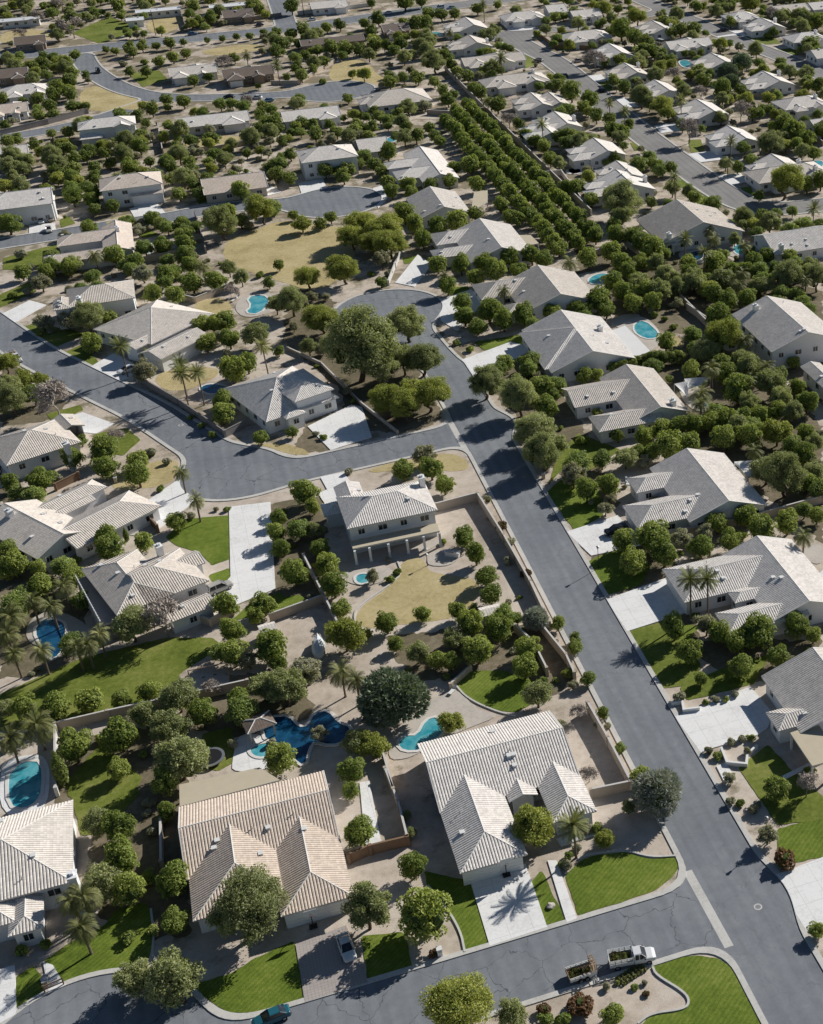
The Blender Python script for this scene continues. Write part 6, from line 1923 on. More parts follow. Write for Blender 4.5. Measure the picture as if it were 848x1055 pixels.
m|275.9|632.9|3.62|3|4|b|63
o|295.0|623.5|2.18|0|2|l|68
o|278.2|582.4|1.6|1|2|l|68
o|199.7|638.3|1.51|0|3|r|50
o|218.2|663.7|1.9|1|3|r|50
o|218.2|660.1|2.0|2|3|r|50
o|283.4|647.6|1.71|0|2|l|67
o|276.7|614.1|1.33|1|2|l|67
o|266.1|655.3|1.85|0|2|b|63
o|274.4|624.6|1.61|1|2|b|63
o|297.9|607.4|1.85|0|1|b|68
g|269.0|608.7|1.91|0|2|l|67
g|281.2|631.0|2.11|1|2|l|67
o|186.2|657.1|1.38|0|2|r|73
o|184.7|648.8|1.6|1|2|r|73
y|187.6|645.2|1.98|0|1|l|50
g|267.3|573.7|2.36|0|1|f|67
o|246.1|601.9|1.47|0|1|l|63
o|281.5|615.9|1.89|0|3|b|67
o|282.0|610.3|1.3|1|3|b|67
o|288.9|622.3|1.93|2|3|b|67
m|193.5|679.7|3.23|0|1|b|73
m|268.3|567.2|2.88|0|1|f|67
g|199.2|671.6|2.37|0|2|b|50
g|210.3|670.0|1.9|1|2|b|50
o|209.0|674.6|1.93|0|1|b|50
m|244.0|654.7|3.86|0|1|b|57
y|257.2|599.8|1.86|0|1|r|63
m|204.8|663.3|3.14|0|1|b|50
y|288.4|606.3|2.62|0|1|l|68
g|240.2|624.1|2.69|0|1|r|57
y|270.2|562.5|2.46|0|1|b|65
s|70.7|194.0|0.68|0|3|f|5
s|78.3|195.0|0.86|1|3|f|5
s|82.7|194.7|1.1|2|3|f|5
s|93.3|191.0|0.78|0|1|b|4
g|96.1|196.7|1.96|0|1|b|4
o|71.8|196.6|2.05|0|2|f|5
o|76.5|196.2|1.79|1|2|f|5
o|65.9|169.6|2.15|0|1|l|4
s|63.1|224.9|0.7|0|1|f|6
g|-9.2|192.8|2.02|0|1|r|23
o|-5.0|189.1|1.81|0|1|r|23'''
X={"truckF":[35.21,110.52],"truckR":[29.9,111.3],"trailF":[28.44,111.23],"trailR":[24.21,111.09],"tramp":[-12.89,168.8],"play":[-14.36,189.09],"play2":[-8.49,188.98],"shed":[-1.32,196.88],"shed2":[34.13,187.4],"tarp":[5.87,189.73],"mail":[[10.92,120.64],[-34.32,131.82],[55.33,230.01],[-23.92,261.5]],"hoop":[[21.95,130.36],[-3.14,130.95]],"rock":[[25.91,123.07],[-35.09,134.97]],"cabana":[-5.27,171.98],"sailA":[[94.58,254.83],[100.56,253.17],[97.3,251.87],[93.88,251.03]],"sailB":[[91.67,253.3],[94.69,253.08],[92.6,247.67]],"lamp":[[49.09,119.83],[48.64,191.98],[-17.81,171.56]],"lshed":[[116.63,266.46],[126.32,264.26]],"deckrail":[[-30.65,222.47],[-26.83,206.37]],"manhole":[[50.59,113.23],[1.59,245.23],[-10.3,282.24]],"bush":[-41.31,349.59],"bbq":[32.43,209.15],"rings":[[27.62,207.98],[30.56,213.25]],"bench":[[-34.0,132.93]],"steps":[[54.36,155.03],[56.05,154.85],[55.51,152.83],[57.94,152.34],[57.53,142.73],[57.12,139.5],[59.56,138.07],[60.51,139.93],[62.58,141.15]],"gut":[[[44.45,120.75],[44.66,110.21]],[[43.46,266.26],[43.74,246.43]]],"pallet":[32.03,109.03],"debris":[28.28,109.48],"loung":[[6.76,348.69],[7.73,350.18],[23.8,170.88],[17.84,171.11]],"umb":[-7.51,168.26]}
CAM=dict(lens=32.2157,shift=-0.25785,m=[[0.936016, 0.200695, -0.28913, 0.0], [-0.351269, 0.481308, -0.80309, 0.0], [-0.022016, 0.853267, 0.52101, 135.0], [0, 0, 0, 1]])
WORN=(8,9,10,11,19,20,21,22,23,24,25,26,27,28,29,30,31,32,33,34,35,36,37,38)
SUNAZ,SUNEL,SUN,SKY=26.0,30.5,5.0,.048

SC = bpy.context.scene
COL = SC.collection
# ------------------------------------------------------------------ helpers
class MB:
    """collects faces, builds ONE mesh object"""
    def __init__(s): s.v=[]; s.f=[]; s.m=[]; s.uv=[]
    def poly(s, pts, mi=0, uv=None):
        n=len(s.v); s.v+= [tuple(p) for p in pts]; s.f.append(tuple(range(n,n+len(pts)))); s.m.append(mi)
        s.uv += uv if uv else [(0,0)]*len(pts)
    def box(s, x0,y0,z0,x1,y1,z1, mi=0, M=None):
        c=[(x0,y0,z0),(x1,y0,z0),(x1,y1,z0),(x0,y1,z0),(x0,y0,z1),(x1,y0,z1),(x1,y1,z1),(x0,y1,z1)]
        if M is not None: c=[tuple(M@Vector(p)) for p in c]
        for q in ((3,2,1,0),(4,5,6,7),(0,1,5,4),(1,2,6,5),(2,3,7,6),(3,0,4,7)): s.poly([c[i] for i in q],mi)
    def tube(s, p0,p1,r0,r1,n=6,mi=0,cap=True):
        p0=Vector(p0);p1=Vector(p1);d=(p1-p0)
        if d.length<1e-6: return
        d.normalize();a=d.orthogonal().normalized();b=d.cross(a)
        A=[p0+(a*cos(2*pi*i/n)+b*sin(2*pi*i/n))*r0 for i in range(n)]
        B=[p1+(a*cos(2*pi*i/n)+b*sin(2*pi*i/n))*r1 for i in range(n)]
        for i in range(n):
            j=(i+1)%n; s.poly([A[i],A[j],B[j],B[i]],mi)
        if cap: s.poly(B,mi); s.poly(A[::-1],mi)
    def loft(s, rings, mi=0, cap=True):
        n=len(rings[0])
        for a,b in zip(rings,rings[1:]):
            for i in range(n):
                j=(i+1)%n; s.poly([a[i],a[j],b[j],b[i]],mi)
        if cap: s.poly(rings[0][::-1],mi); s.poly(rings[-1],mi)
    def mesh(s, name, mats, smooth=False, weld=False):
        me=bpy.data.meshes.new(name); me.from_pydata(s.v,[],s.f)
        for m in (mats if isinstance(mats,(list,tuple)) else [mats]): me.materials.append(m)
        me.polygons.foreach_set('material_index', s.m)
        uvl=me.uv_layers.new(name='UVMap'); uvl.data.foreach_set('uv', np.array(s.uv,dtype=np.float32).ravel())
        if weld:
            bm=bmesh.new(); bm.from_mesh(me); bmesh.ops.remove_doubles(bm,verts=bm.verts,dist=1e-4); bmesh.ops.recalc_face_normals(bm,faces=bm.faces); bm.to_mesh(me); bm.free()
        if smooth: me.polygons.foreach_set('use_smooth',[True]*len(me.polygons))
        me.update(); return me
    def build(s, name, mats, parent=None, **k): return add(name, s.mesh(name,mats,**k), parent)
def add(name, me, parent=None, loc=None, rz=0):
    o=bpy.data.objects.new(name, me); COL.objects.link(o)
    if parent: o.parent=parent
    if loc is not None: o.location=loc
    if rz: o.rotation_euler=(0,0,rz)
    return o
def tag(o, label=None, cat=None, group=None, kind=None):
    if label: o['label']=label
    if cat: o['category']=cat
    if group: o['group']=group
    if kind: o['kind']=kind
    return o
def thing(name, label, cat, loc=(0,0,0), rz=0, group=None):
    o=add(name,None,None,loc,rz); o.empty_display_size=.3
    return tag(o,label,cat,group)
# ------------------------------------------------------------------ materials
def nodes(name):
    m=bpy.data.materials.new(name); m.use_nodes=True; nt=m.node_tree; nt.nodes.clear()
    out=nt.nodes.new('ShaderNodeOutputMaterial'); return m,nt,out
def N(nt,t,**k):
    n=nt.nodes.new(t)
    for a,b in k.items():
        if a.startswith('i_'):
            key=a[2:]; key=int(key) if key.isdigit() else key.replace('_',' ')
            n.inputs[key].default_value=b
        else: setattr(n,a,b)
    return n
def noise(nt,scale,detail=4,coord='Object',vec=None,rough=.6):
    n=N(nt,'ShaderNodeTexNoise',i_Scale=scale,i_Detail=detail,i_Roughness=rough)
    if vec is None:
        tc=N(nt,'ShaderNodeTexCoord'); vec=tc.outputs[coord]
    nt.links.new(vec,n.inputs['Vector']); return n
def ramp(nt,src,stops):
    r=nt.nodes.new('ShaderNodeValToRGB'); e=r.color_ramp.elements
    while len(e)<len(stops): e.new(.5)
    for q,(p,c) in zip(e,stops): q.position=p; q.color=(*c,1) if len(c)==3 else c
    nt.links.new(src,r.inputs[0]); return r
def mixc(nt,f,a,b,mode='MIX'):
    n=nt.nodes.new('ShaderNodeMix'); n.data_type='RGBA'; n.blend_type=mode
    for sock,v in ((n.inputs[0],f),(n.inputs[6],a),(n.inputs[7],b)):
        if hasattr(v,'is_output'): nt.links.new(v,sock)
        elif isinstance(v,(int,float)): sock.default_value=v
        else: sock.default_value=(*v,1)
    return n.outputs[2]
def math_(nt,op,a,b=None,c=None):
    n=nt.nodes.new('ShaderNodeMath'); n.operation=op
    for i,v in enumerate((a,b,c)):
        if v is None: continue
        if hasattr(v,'is_output'): nt.links.new(v,n.inputs[i])
        else: n.inputs[i].default_value=v
    return n.outputs[0]
def finish(nt,out,col,rough=.8,spec=.3,bump=None,bstr=.3,bdist=.05,metal=0):
    p=N(nt,'ShaderNodeBsdfPrincipled'); p.inputs['Metallic'].default_value=metal
    if hasattr(col,'is_output'): nt.links.new(col,p.inputs['Base Color'])
    else: p.inputs['Base Color'].default_value=(*col,1)
    if hasattr(rough,'is_output'): nt.links.new(rough,p.inputs['Roughness'])
    else: p.inputs['Roughness'].default_value=rough
    p.inputs['Specular IOR Level'].default_value=spec
    if bump is not None:
        b=N(nt,'ShaderNodeBump',i_Strength=bstr,i_Distance=bdist); nt.links.new(bump,b.inputs['Height']); nt.links.new(b.outputs[0],p.inputs['Normal'])
    nt.links.new(p.outputs[0],out.inputs[0]); return p
def simple(name,col,rough=.7,var=.12,scale=2.,spec=.3,bs=.2,fine=25.,objvar=0,metal=0):
    m,nt,out=nodes(name)
    n=noise(nt,scale,5); n2=noise(nt,fine,2)
    f=math_(nt,'MULTIPLY_ADD',n.outputs[0],var*2,1-var); f=math_(nt,'MULTIPLY',f,math_(nt,'MULTIPLY_ADD',n2.outputs[0],var,1-var/2))
    if objvar:
        oi=N(nt,'ShaderNodeObjectInfo'); f=math_(nt,'MULTIPLY',f,math_(nt,'MULTIPLY_ADD',oi.outputs['Random'],objvar*2,1-objvar))
    g=N(nt,'ShaderNodeCombineColor')
    for i in range(3): nt.links.new(f,g.inputs[i])
    c=mixc(nt,1.,col,g.outputs[0],'MULTIPLY')
    finish(nt,out,c,rough,spec,n2.outputs[0],bs,.02,metal); return m
def speckle(name,cols,big=.05,mid=.6,fine=9.,rough=.95,bs=.5,bd=.06):
    """ground cover: three colours blended by noises of three sizes"""
    m,nt,out=nodes(name)
    a=noise(nt,big,5); b=noise(nt,mid,6,rough=.7); c=noise(nt,fine,3)
    r=ramp(nt,math_(nt,'ADD',math_(nt,'MULTIPLY',a.outputs[0],.55),math_(nt,'MULTIPLY',b.outputs[0],.45)),[(.34,cols[0]),(.5,cols[1]),(.66,cols[2])])
    f=math_(nt,'MULTIPLY_ADD',c.outputs[0],.9,.55)
    g=N(nt,'ShaderNodeCombineColor')
    for i in range(3): nt.links.new(f,g.inputs[i])
    col=mixc(nt,1.,r.outputs[0],g.outputs[0],'MULTIPLY')
    finish(nt,out,col,rough,.1,c.outputs[0],bs,bd); return m
def gravel_mat(name,cols,weed_shade):
    m,nt,out=nodes(name); tc=N(nt,'ShaderNodeTexCoord'); P=tc.outputs['Object']
    a=noise(nt,.03,5,vec=P); b=noise(nt,.5,6,vec=P,rough=.7); c=noise(nt,9.,3,vec=P); e=noise(nt,.075,6,vec=P,rough=.65); k=noise(nt,.22,6,vec=P,rough=.75)
    r=ramp(nt,math_(nt,'ADD',math_(nt,'MULTIPLY',a.outputs[0],.55),math_(nt,'MULTIPLY',b.outputs[0],.45)),[(.34,cols[0]),(.5,cols[1]),(.66,cols[2])])
    s=N(nt,'ShaderNodeSeparateXYZ'); nt.links.new(P,s.inputs[0]); far=N(nt,'ShaderNodeMapRange',i_1=230.,i_2=400.,i_3=.015,i_4=.105); nt.links.new(s.outputs[1],far.inputs[0])
    w=N(nt,'ShaderNodeMapRange',i_1=.56,i_2=.64); nt.links.new(math_(nt,'ADD',math_(nt,'ADD',math_(nt,'MULTIPLY',e.outputs[0],.6),math_(nt,'MULTIPLY',k.outputs[0],.4)),far.outputs[0]),w.inputs[0])
    col=mixc(nt,math_(nt,'MULTIPLY',w.outputs[0],.85),r.outputs[0],weed_shade)  # weed patches that also paint in ground shadows, thicker with distance
    f=math_(nt,'MULTIPLY_ADD',c.outputs[0],.9,.55); g=N(nt,'ShaderNodeCombineColor')
    for i in range(3): nt.links.new(f,g.inputs[i])
    finish(nt,out,mixc(nt,1.,col,g.outputs[0],'MULTIPLY'),.95,.1,c.outputs[0],.5,.06); return m
def lawn_mat(name,cols,stripe=0):
    m,nt,out=nodes(name)
    a=noise(nt,.12,4); b=noise(nt,1.1,6,rough=.75); c=noise(nt,14.,2)
    v=math_(nt,'ADD',math_(nt,'MULTIPLY',a.outputs[0],.5),math_(nt,'MULTIPLY',b.outputs[0],.5))
    r=ramp(nt,v,[(.36,cols[0]),(.5,cols[1]),(.64,cols[2])])
    f=math_(nt,'MULTIPLY_ADD',c.outputs[0],1.1,.45)
    if stripe:
        tc=N(nt,'ShaderNodeTexCoord'); w=N(nt,'ShaderNodeTexWave',i_Scale=.55,i_Distortion=.6); mp=N(nt,'ShaderNodeMapping'); mp.inputs['Rotation'].default_value=(0,0,.9)
        nt.links.new(tc.outputs['Object'],mp.inputs[0]); nt.links.new(mp.outputs[0],w.inputs[0])
        f=math_(nt,'MULTIPLY',f,math_(nt,'MULTIPLY_ADD',w.outputs['Fac'],.22,.89))
    g=N(nt,'ShaderNodeCombineColor')
    for i in range(3): nt.links.new(f,g.inputs[i])
    finish(nt,out,mixc(nt,1.,r.outputs[0],g.outputs[0],'MULTIPLY'),.9,.15,c.outputs[0],.7,.08); return m
def asphalt():
    m,nt,out=nodes('asphalt')
    tc=N(nt,'ShaderNodeTexCoord'); P=tc.outputs['Object']
    sx=N(nt,'ShaderNodeSeparateXYZ'); nt.links.new(P,sx.inputs[0])
    n1=noise(nt,.09,5,vec=P); n2=noise(nt,.8,5,vec=P,rough=.7); n3=noise(nt,22.,2,vec=P)
    base=ramp(nt,math_(nt,'ADD',math_(nt,'MULTIPLY',n1.outputs[0],.6),math_(nt,'MULTIPLY',n2.outputs[0],.4)),[(.35,(.172,.186,.206)),(.5,(.21,.224,.244)),(.68,(.265,.277,.29))])
    far=ramp(nt,n1.outputs[0],[(.35,(.225,.216,.208)),(.65,(.29,.278,.265))])
    fx=N(nt,'ShaderNodeMapRange',i_1=138.,i_2=146.); nt.links.new(sx.outputs[0],fx.inputs[0])
    fy=N(nt,'ShaderNodeMapRange',i_1=655.,i_2=640.); nt.links.new(sx.outputs[1],fy.inputs[0])
    fxy=math_(nt,'MULTIPLY',fx.outputs[0],1.)
    col=mixc(nt,fxy,base.outputs[0],far.outputs[0])
    lane=math_(nt,'SINE',math_(nt,'MULTIPLY',math_(nt,'SUBTRACT',sx.outputs[0],MAINX),2.75)); st=N(nt,'ShaderNodeMapping'); st.inputs['Scale'].default_value=(1.6,.03,1); nt.links.new(P,st.inputs[0]); sn=noise(nt,1.,4,vec=st.outputs[0])
    lf=math_(nt,'ADD',math_(nt,'MULTIPLY_ADD',lane,.05,.86),math_(nt,'MULTIPLY',sn.outputs[0],.28)); lg=N(nt,'ShaderNodeCombineColor')
    for i in range(3): nt.links.new(lf,lg.inputs[i])
    col=mixc(nt,1.,col,lg.outputs[0],'MULTIPLY')
    # sealed cracks: long dark wandering lines
    wob=noise(nt,.35,3,vec=P); dv=N(nt,'ShaderNodeVectorMath',operation='SCALE'); dv.inputs[3].default_value=3.2
    sub=N(nt,'ShaderNodeVectorMath',operation='SUBTRACT'); nt.links.new(wob.outputs['Color'],sub.inputs[0]); sub.inputs[1].default_value=(.5,.5,.5)
    nt.links.new(sub.outputs[0],dv.inputs[0]); ad=N(nt,'ShaderNodeVectorMath',operation='ADD'); nt.links.new(P,ad.inputs[0]); nt.links.new(dv.outputs[0],ad.inputs[1])
    wob2=noise(nt,2.2,3,vec=P); sub2=N(nt,'ShaderNodeVectorMath',operation='SUBTRACT'); nt.links.new(wob2.outputs['Color'],sub2.inputs[0]); sub2.inputs[1].default_value=(.5,.5,.5)
    dv2=N(nt,'ShaderNodeVectorMath',operation='SCALE'); dv2.inputs[3].default_value=.22; nt.links.new(sub2.outputs[0],dv2.inputs[0])
    ad2=N(nt,'ShaderNodeVectorMath',operation='ADD'); nt.links.new(ad.outputs[0],ad2.inputs[0]); nt.links.new(dv2.outputs[0],ad2.inputs[1])
    vo=N(nt,'ShaderNodeTexVoronoi',i_Scale=.17,i_Randomness=.9); vo.voronoi_dimensions='2D'; vo.feature='DISTANCE_TO_EDGE'; nt.links.new(ad2.outputs[0],vo.inputs['Vector'])
    ck=N(nt,'ShaderNodeMapRange',i_1=.004,i_2=.012,i_3=1.,i_4=0.); nt.links.new(vo.outputs['Distance'],ck.inputs[0])
    mk=N(nt,'ShaderNodeMapRange',i_1=.40,i_2=.50,i_3=.2,i_4=.65); nt.links.new(n1.outputs[0],mk.inputs[0])
    # the straight main street was resurfaced: few cracks
    mx=N(nt,'ShaderNodeMapRange',i_1=4.5,i_2=6.,i_3=.3,i_4=1.); nt.links.new(math_(nt,'ABSOLUTE',math_(nt,'SUBTRACT',sx.outputs[0],MAINX)),mx.inputs[0])
    my=N(nt,'ShaderNodeMapRange',i_1=275.,i_2=300.); nt.links.new(sx.outputs[1],my.inputs[0])
    mm=math_(nt,'MAXIMUM',mx.outputs[0],my.outputs[0])
    mm=math_(nt,'MULTIPLY',math_(nt,'MULTIPLY',ck.outputs[0],mk.outputs[0]),mm)
    mm=math_(nt,'MULTIPLY',mm,math_(nt,'SUBTRACT',1.,math_(nt,'MULTIPLY',fxy,.75)))
    col=mixc(nt,mm,col,(.022,.025,.032))
    f=math_(nt,'MULTIPLY_ADD',n3.outputs[0],.35,.82); g=N(nt,'ShaderNodeCombineColor')
    for i in range(3): nt.links.new(f,g.inputs[i])
    finish(nt,out,mixc(nt,1.,col,g.outputs[0],'MULTIPLY'),.85,.25,n3.outputs[0],.25,.02); return m
def concrete(name,col,joint=0.,dirt=.25):
    m,nt,out=nodes(name)
    a=noise(nt,.25,5); b=noise(nt,2.5,6,rough=.7); c=noise(nt,30.,2)
    v=math_(nt,'ADD',math_(nt,'MULTIPLY',a.outputs[0],.5),math_(nt,'MULTIPLY',b.outputs[0],.5))
    d=[x*(1-dirt) for x in col]; r=ramp(nt,v,[(.34,d),(.52,col),(.7,[min(.82,x*1.08) for x in col])]); cc=r.outputs[0]
    if joint:
        tc=N(nt,'ShaderNodeTexCoord'); s=N(nt,'ShaderNodeSeparateXYZ'); nt.links.new(tc.outputs['Object'],s.inputs[0])
        l=None
        for i in (0,1):
            q=math_(nt,'ABSOLUTE',math_(nt,'SUBTRACT',math_(nt,'FRACT',math_(nt,'DIVIDE',s.outputs[i],joint)),.5))
            q=math_(nt,'LESS_THAN',q,.035/joint); l=q if l is None else math_(nt,'MAXIMUM',l,q)
        cc=mixc(nt,math_(nt,'MULTIPLY',l,.4),cc,[x*.45 for x in col])
    finish(nt,out,cc,.85,.2,c.outputs[0],.15,.02); return m
def roof_mat(name,col,tint):
    """concrete S-tiles: columns run up the slope, courses every 0.37 m; u = along eave, v = up slope"""
    m,nt,out=nodes(name)
    uv=N(nt,'ShaderNodeUVMap'); s=N(nt,'ShaderNodeSeparateXYZ'); nt.links.new(uv.outputs[0],s.inputs[0])
    PU,PV=.40,.40
    u=math_(nt,'DIVIDE',s.outputs[0],PU); v=math_(nt,'DIVIDE',s.outputs[1],PV)
    row=math_(nt,'FLOOR',v)
    fu=math_(nt,'FRACT',u); fv=math_(nt,'FRACT',v)
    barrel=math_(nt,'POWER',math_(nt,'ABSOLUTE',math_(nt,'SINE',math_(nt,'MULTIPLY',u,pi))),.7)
    cell=N(nt,'ShaderNodeCombineXYZ'); nt.links.new(math_(nt,'FLOOR',u),cell.inputs[0]); nt.links.new(row,cell.inputs[1])
    wn=N(nt,'ShaderNodeTexWhiteNoise'); wn.noise_dimensions='2D'; nt.links.new(cell.outputs[0],wn.inputs[0])
    oi=N(nt,'ShaderNodeObjectInfo')
    n1=noise(nt,.35,5); n2=noise(nt,3.,4)
    r=ramp(nt,math_(nt,'ADD',math_(nt,'MULTIPLY',n1.outputs[0],.6),math_(nt,'MULTIPLY',n2.outputs[0],.4)),[(.35,[x*.86 for x in col]),(.6,col),(.8,tint)])
    warm=N(nt,'ShaderNodeMapRange',i_1=0.,i_2=1.); nt.links.new(oi.outputs['Random'],warm.inputs[0])
    rc=mixc(nt,1.,r.outputs[0],ramp(nt,warm.outputs[0],[(.0,(1.,.96,.91)),(.5,(1.,.985,.965)),(1.,(.95,.955,.965))]).outputs[0],'MULTIPLY')
    f=math_(nt,'MULTIPLY_ADD',wn.outputs[0],.22,.87)
    f=math_(nt,'MULTIPLY',f,math_(nt,'MULTIPLY_ADD',oi.outputs['Random'],.2,.9))
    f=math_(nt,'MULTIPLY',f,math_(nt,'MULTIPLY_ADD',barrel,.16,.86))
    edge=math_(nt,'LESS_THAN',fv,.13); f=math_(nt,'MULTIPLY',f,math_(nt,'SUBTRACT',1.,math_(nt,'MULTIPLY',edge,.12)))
    g=N(nt,'ShaderNodeCombineColor')
    for i in range(3): nt.links.new(f,g.inputs[i])
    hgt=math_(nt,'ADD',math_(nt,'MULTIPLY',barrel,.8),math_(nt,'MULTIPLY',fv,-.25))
    finish(nt,out,mixc(nt,1.,rc,g.outputs[0],'MULTIPLY'),.8,.25,hgt,.5,.03); return m
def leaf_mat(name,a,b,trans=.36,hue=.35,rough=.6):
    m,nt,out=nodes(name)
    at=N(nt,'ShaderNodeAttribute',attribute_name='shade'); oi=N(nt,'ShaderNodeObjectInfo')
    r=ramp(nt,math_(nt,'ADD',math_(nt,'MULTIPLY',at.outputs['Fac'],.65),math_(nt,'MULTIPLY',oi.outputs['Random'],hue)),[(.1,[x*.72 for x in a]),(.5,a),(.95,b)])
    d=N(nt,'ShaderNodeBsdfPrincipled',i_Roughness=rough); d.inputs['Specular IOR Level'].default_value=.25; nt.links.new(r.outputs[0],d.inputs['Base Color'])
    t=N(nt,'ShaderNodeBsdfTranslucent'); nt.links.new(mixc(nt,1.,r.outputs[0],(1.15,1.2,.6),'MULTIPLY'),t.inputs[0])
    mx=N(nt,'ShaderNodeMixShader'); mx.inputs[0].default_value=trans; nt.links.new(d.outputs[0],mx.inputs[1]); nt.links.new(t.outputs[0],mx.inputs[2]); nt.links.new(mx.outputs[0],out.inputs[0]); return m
def water_mat(name,a,b):
    m,nt,out=nodes(name); n=noise(nt,.35,3); n2=noise(nt,3.5,3)
    r=ramp(nt,n.outputs[0],[(.38,a),(.62,b)])
    finish(nt,out,r.outputs[0],.06,.5,n2.outputs[0],.12,.03); return m
def glass_mat():
    m,nt,out=nodes('window_glass'); n=noise(nt,1.2,2)
    r=ramp(nt,n.outputs[0],[(.35,(.012,.016,.022)),(.7,(.05,.06,.075))]); finish(nt,out,r.outputs[0],.08,.6); return m
M=dict(
 gravel=gravel_mat('desert_gravel',[(.36,.30,.235),(.56,.48,.40),(.70,.625,.54)],(.19,.16,.095)),
 soil_shade=speckle('soil_shade',[(.11,.10,.06),(.19,.16,.105),(.32,.265,.20)],.05,.9,9.),
 sand=speckle('play_sand',[(.42,.38,.33),(.5,.46,.41),(.58,.54,.49)],.2,1.,12.),
 lawn=lawn_mat('green_lawn',[(.08,.125,.015),(.145,.20,.026),(.23,.27,.055)],1),
 lawn2=lawn_mat('worn_lawn',[(.088,.125,.018),(.165,.20,.034),(.27,.275,.08)]), dry=lawn_mat('dormant_lawn',[(.36,.29,.14),(.50,.41,.21),(.60,.50,.29)]),
 asphalt=asphalt(), kerb=concrete('kerb_concrete',(.60,.58,.54)),
 drive=concrete('drive_concrete',(.86,.85,.83),3.05,.22), patio=concrete('patio_stone',(.55,.50,.44),0,.25),
 brick=concrete('brick_paving',(.46,.41,.38),.42,.2),
 rg=roof_mat('grey_roof_tile',(.87,.81,.745),(.90,.86,.81)), rt=roof_mat('tan_roof_tile',(.79,.675,.575),(.86,.75,.65)), rb=roof_mat('brown_roof_tile',(.25,.20,.17),(.34,.28,.24)),
 rw=simple('metal_roof',(.78,.79,.80),.5,.08,1.,objvar=.1),
 cap=simple('ridge_mortar',(.78,.76,.72),.9,.15,3.),
 stucco=simple('stucco_wall',(.80,.80,.80),.9,.08,.8,.1,.3,18.,.1), stucco_t=simple('tan_stucco',(.60,.52,.43),.9,.08,.8,.1,.3,18.,.1), stucco_b=simple('brown_stucco',(.30,.235,.18),.9,.08,.8,.1,.3,18.,.1),
 white=simple('white_paint',(.78,.78,.76),.5,.04,3.,objvar=.03), trim=simple('eave_trim',(.60,.58,.55),.7,.06,2.),
 foam=simple('tan_flat_roof',(.56,.49,.36),.95,.12,.6), foam_w=simple('white_flat_roof',(.78,.77,.75),.7,.05,.6), foam_g=simple('grey_deck',(.26,.26,.26),.8,.1,.6),
 glass=glass_mat(), garage=simple('garage_door_paint',(.80,.80,.78),.6,.05,2.), metal=simple('grey_metal',(.35,.36,.37),.4,.08,3.,.5,metal=.6),
 wall_tan=simple('tan_block',(.50,.42,.34),.95,.15,.7,.1,.4,9.), wall_white=simple('white_block',(.62,.60,.57),.95,.1,.7,.1,.4,9.), wall_grey=simple('grey_block',(.27,.25,.24),.95,.15,.7,.1,.4,9.), wall_brown=simple('brown_wood',(.24,.155,.10),.9,.2,1.2),
 bark=simple('bark',(.13,.095,.07),.95,.3,4.,.1,.6), bark_pale=simple('pale_bark',(.30,.265,.24),.95,.25,4.,.1,.4), bark_palm=simple('palm_trunk',(.20,.155,.12),.95,.3,6.,.1,.6),
 coping=concrete('pool_coping',(.74,.71,.67),0,.12),
 w_light=water_mat('light_pool_water',(.03,.30,.38),(.16,.47,.52)), w_dark=water_mat('dark_pool_water',(.006,.045,.11),(.015,.10,.20)),
 citrus=leaf_mat('citrus_leaf',(0.245,0.307,0.073),(0.568,0.596,0.164)), ever=leaf_mat('evergreen_leaf',(0.223,0.276,0.079),(0.506,0.522,0.158)),
 mesq=leaf_mat('mesquite_leaf',(0.330,0.362,0.171),(0.620,0.620,0.330)), yel=leaf_mat('yellow_green_leaf',(0.360,0.390,0.096),(0.620,0.620,0.198)),
 olive=leaf_mat('olive_leaf',(0.368,0.351,0.250),(0.620,0.620,0.520)), pine=leaf_mat('pine_needle',(0.228,0.275,0.190),(0.513,0.589,0.418),.15), pale=leaf_mat('pale_spiky_leaf',(.40,.42,.37),(.70,.70,.66),.15),
 red=leaf_mat('reddish_leaf',(0.153,0.099,0.050),(0.360,0.162,0.090)), palm=leaf_mat('palm_frond',(0.195,0.218,0.075),(0.520,0.499,0.218),.2), palmd=leaf_mat('queen_frond',(.19,.20,.07),(.46,.45,.20),.2),
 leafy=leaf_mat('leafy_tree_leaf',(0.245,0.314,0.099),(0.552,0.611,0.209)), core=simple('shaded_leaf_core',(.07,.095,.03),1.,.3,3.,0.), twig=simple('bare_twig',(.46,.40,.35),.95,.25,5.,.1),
 tyre=simple('tyre_rubber',(.018,.018,.018),.85,.1,5.), rim=simple('wheel_rim',(.5,.5,.51),.3,.05,5.,.5,metal=.8),
 red_light=simple('tail_lamp',(.35,.02,.02),.3,.02,5.,.5), lamp_glass=simple('head_lamp',(.75,.76,.78),.15,.02,5.,.6),
 wood=simple('raw_wood',(.36,.26,.17),.9,.2,3.), clip=leaf_mat('garden_clippings',(.10,.11,.03),(.24,.19,.08)), black=simple('black_plastic',(.02,.02,.022),.5,.1,4.),
 rock=simple('pale_rock',(.55,.50,.45),.95,.2,2.), blue=simple('blue_plastic',(.05,.2,.5),.5,.05,4.), sail=simple('sail_cloth',(.72,.71,.68),.8,.04,2.), tarp=simple('white_tarp',(.62,.66,.70),.6,.1,2.))
CARP={k:None for k in ()}
def paint(c):
    if c not in CARP:
        rgb=dict(white=(.72,.73,.74),silver=(.42,.40,.37),black=(.015,.016,.018),teal=(.02,.12,.16),blue=(.10,.20,.34),tan=(.40,.33,.25))[c]
        CARP[c]=simple(c+'_car_paint',rgb,.25,.02,4.,.5,0.)
    return CARP[c]
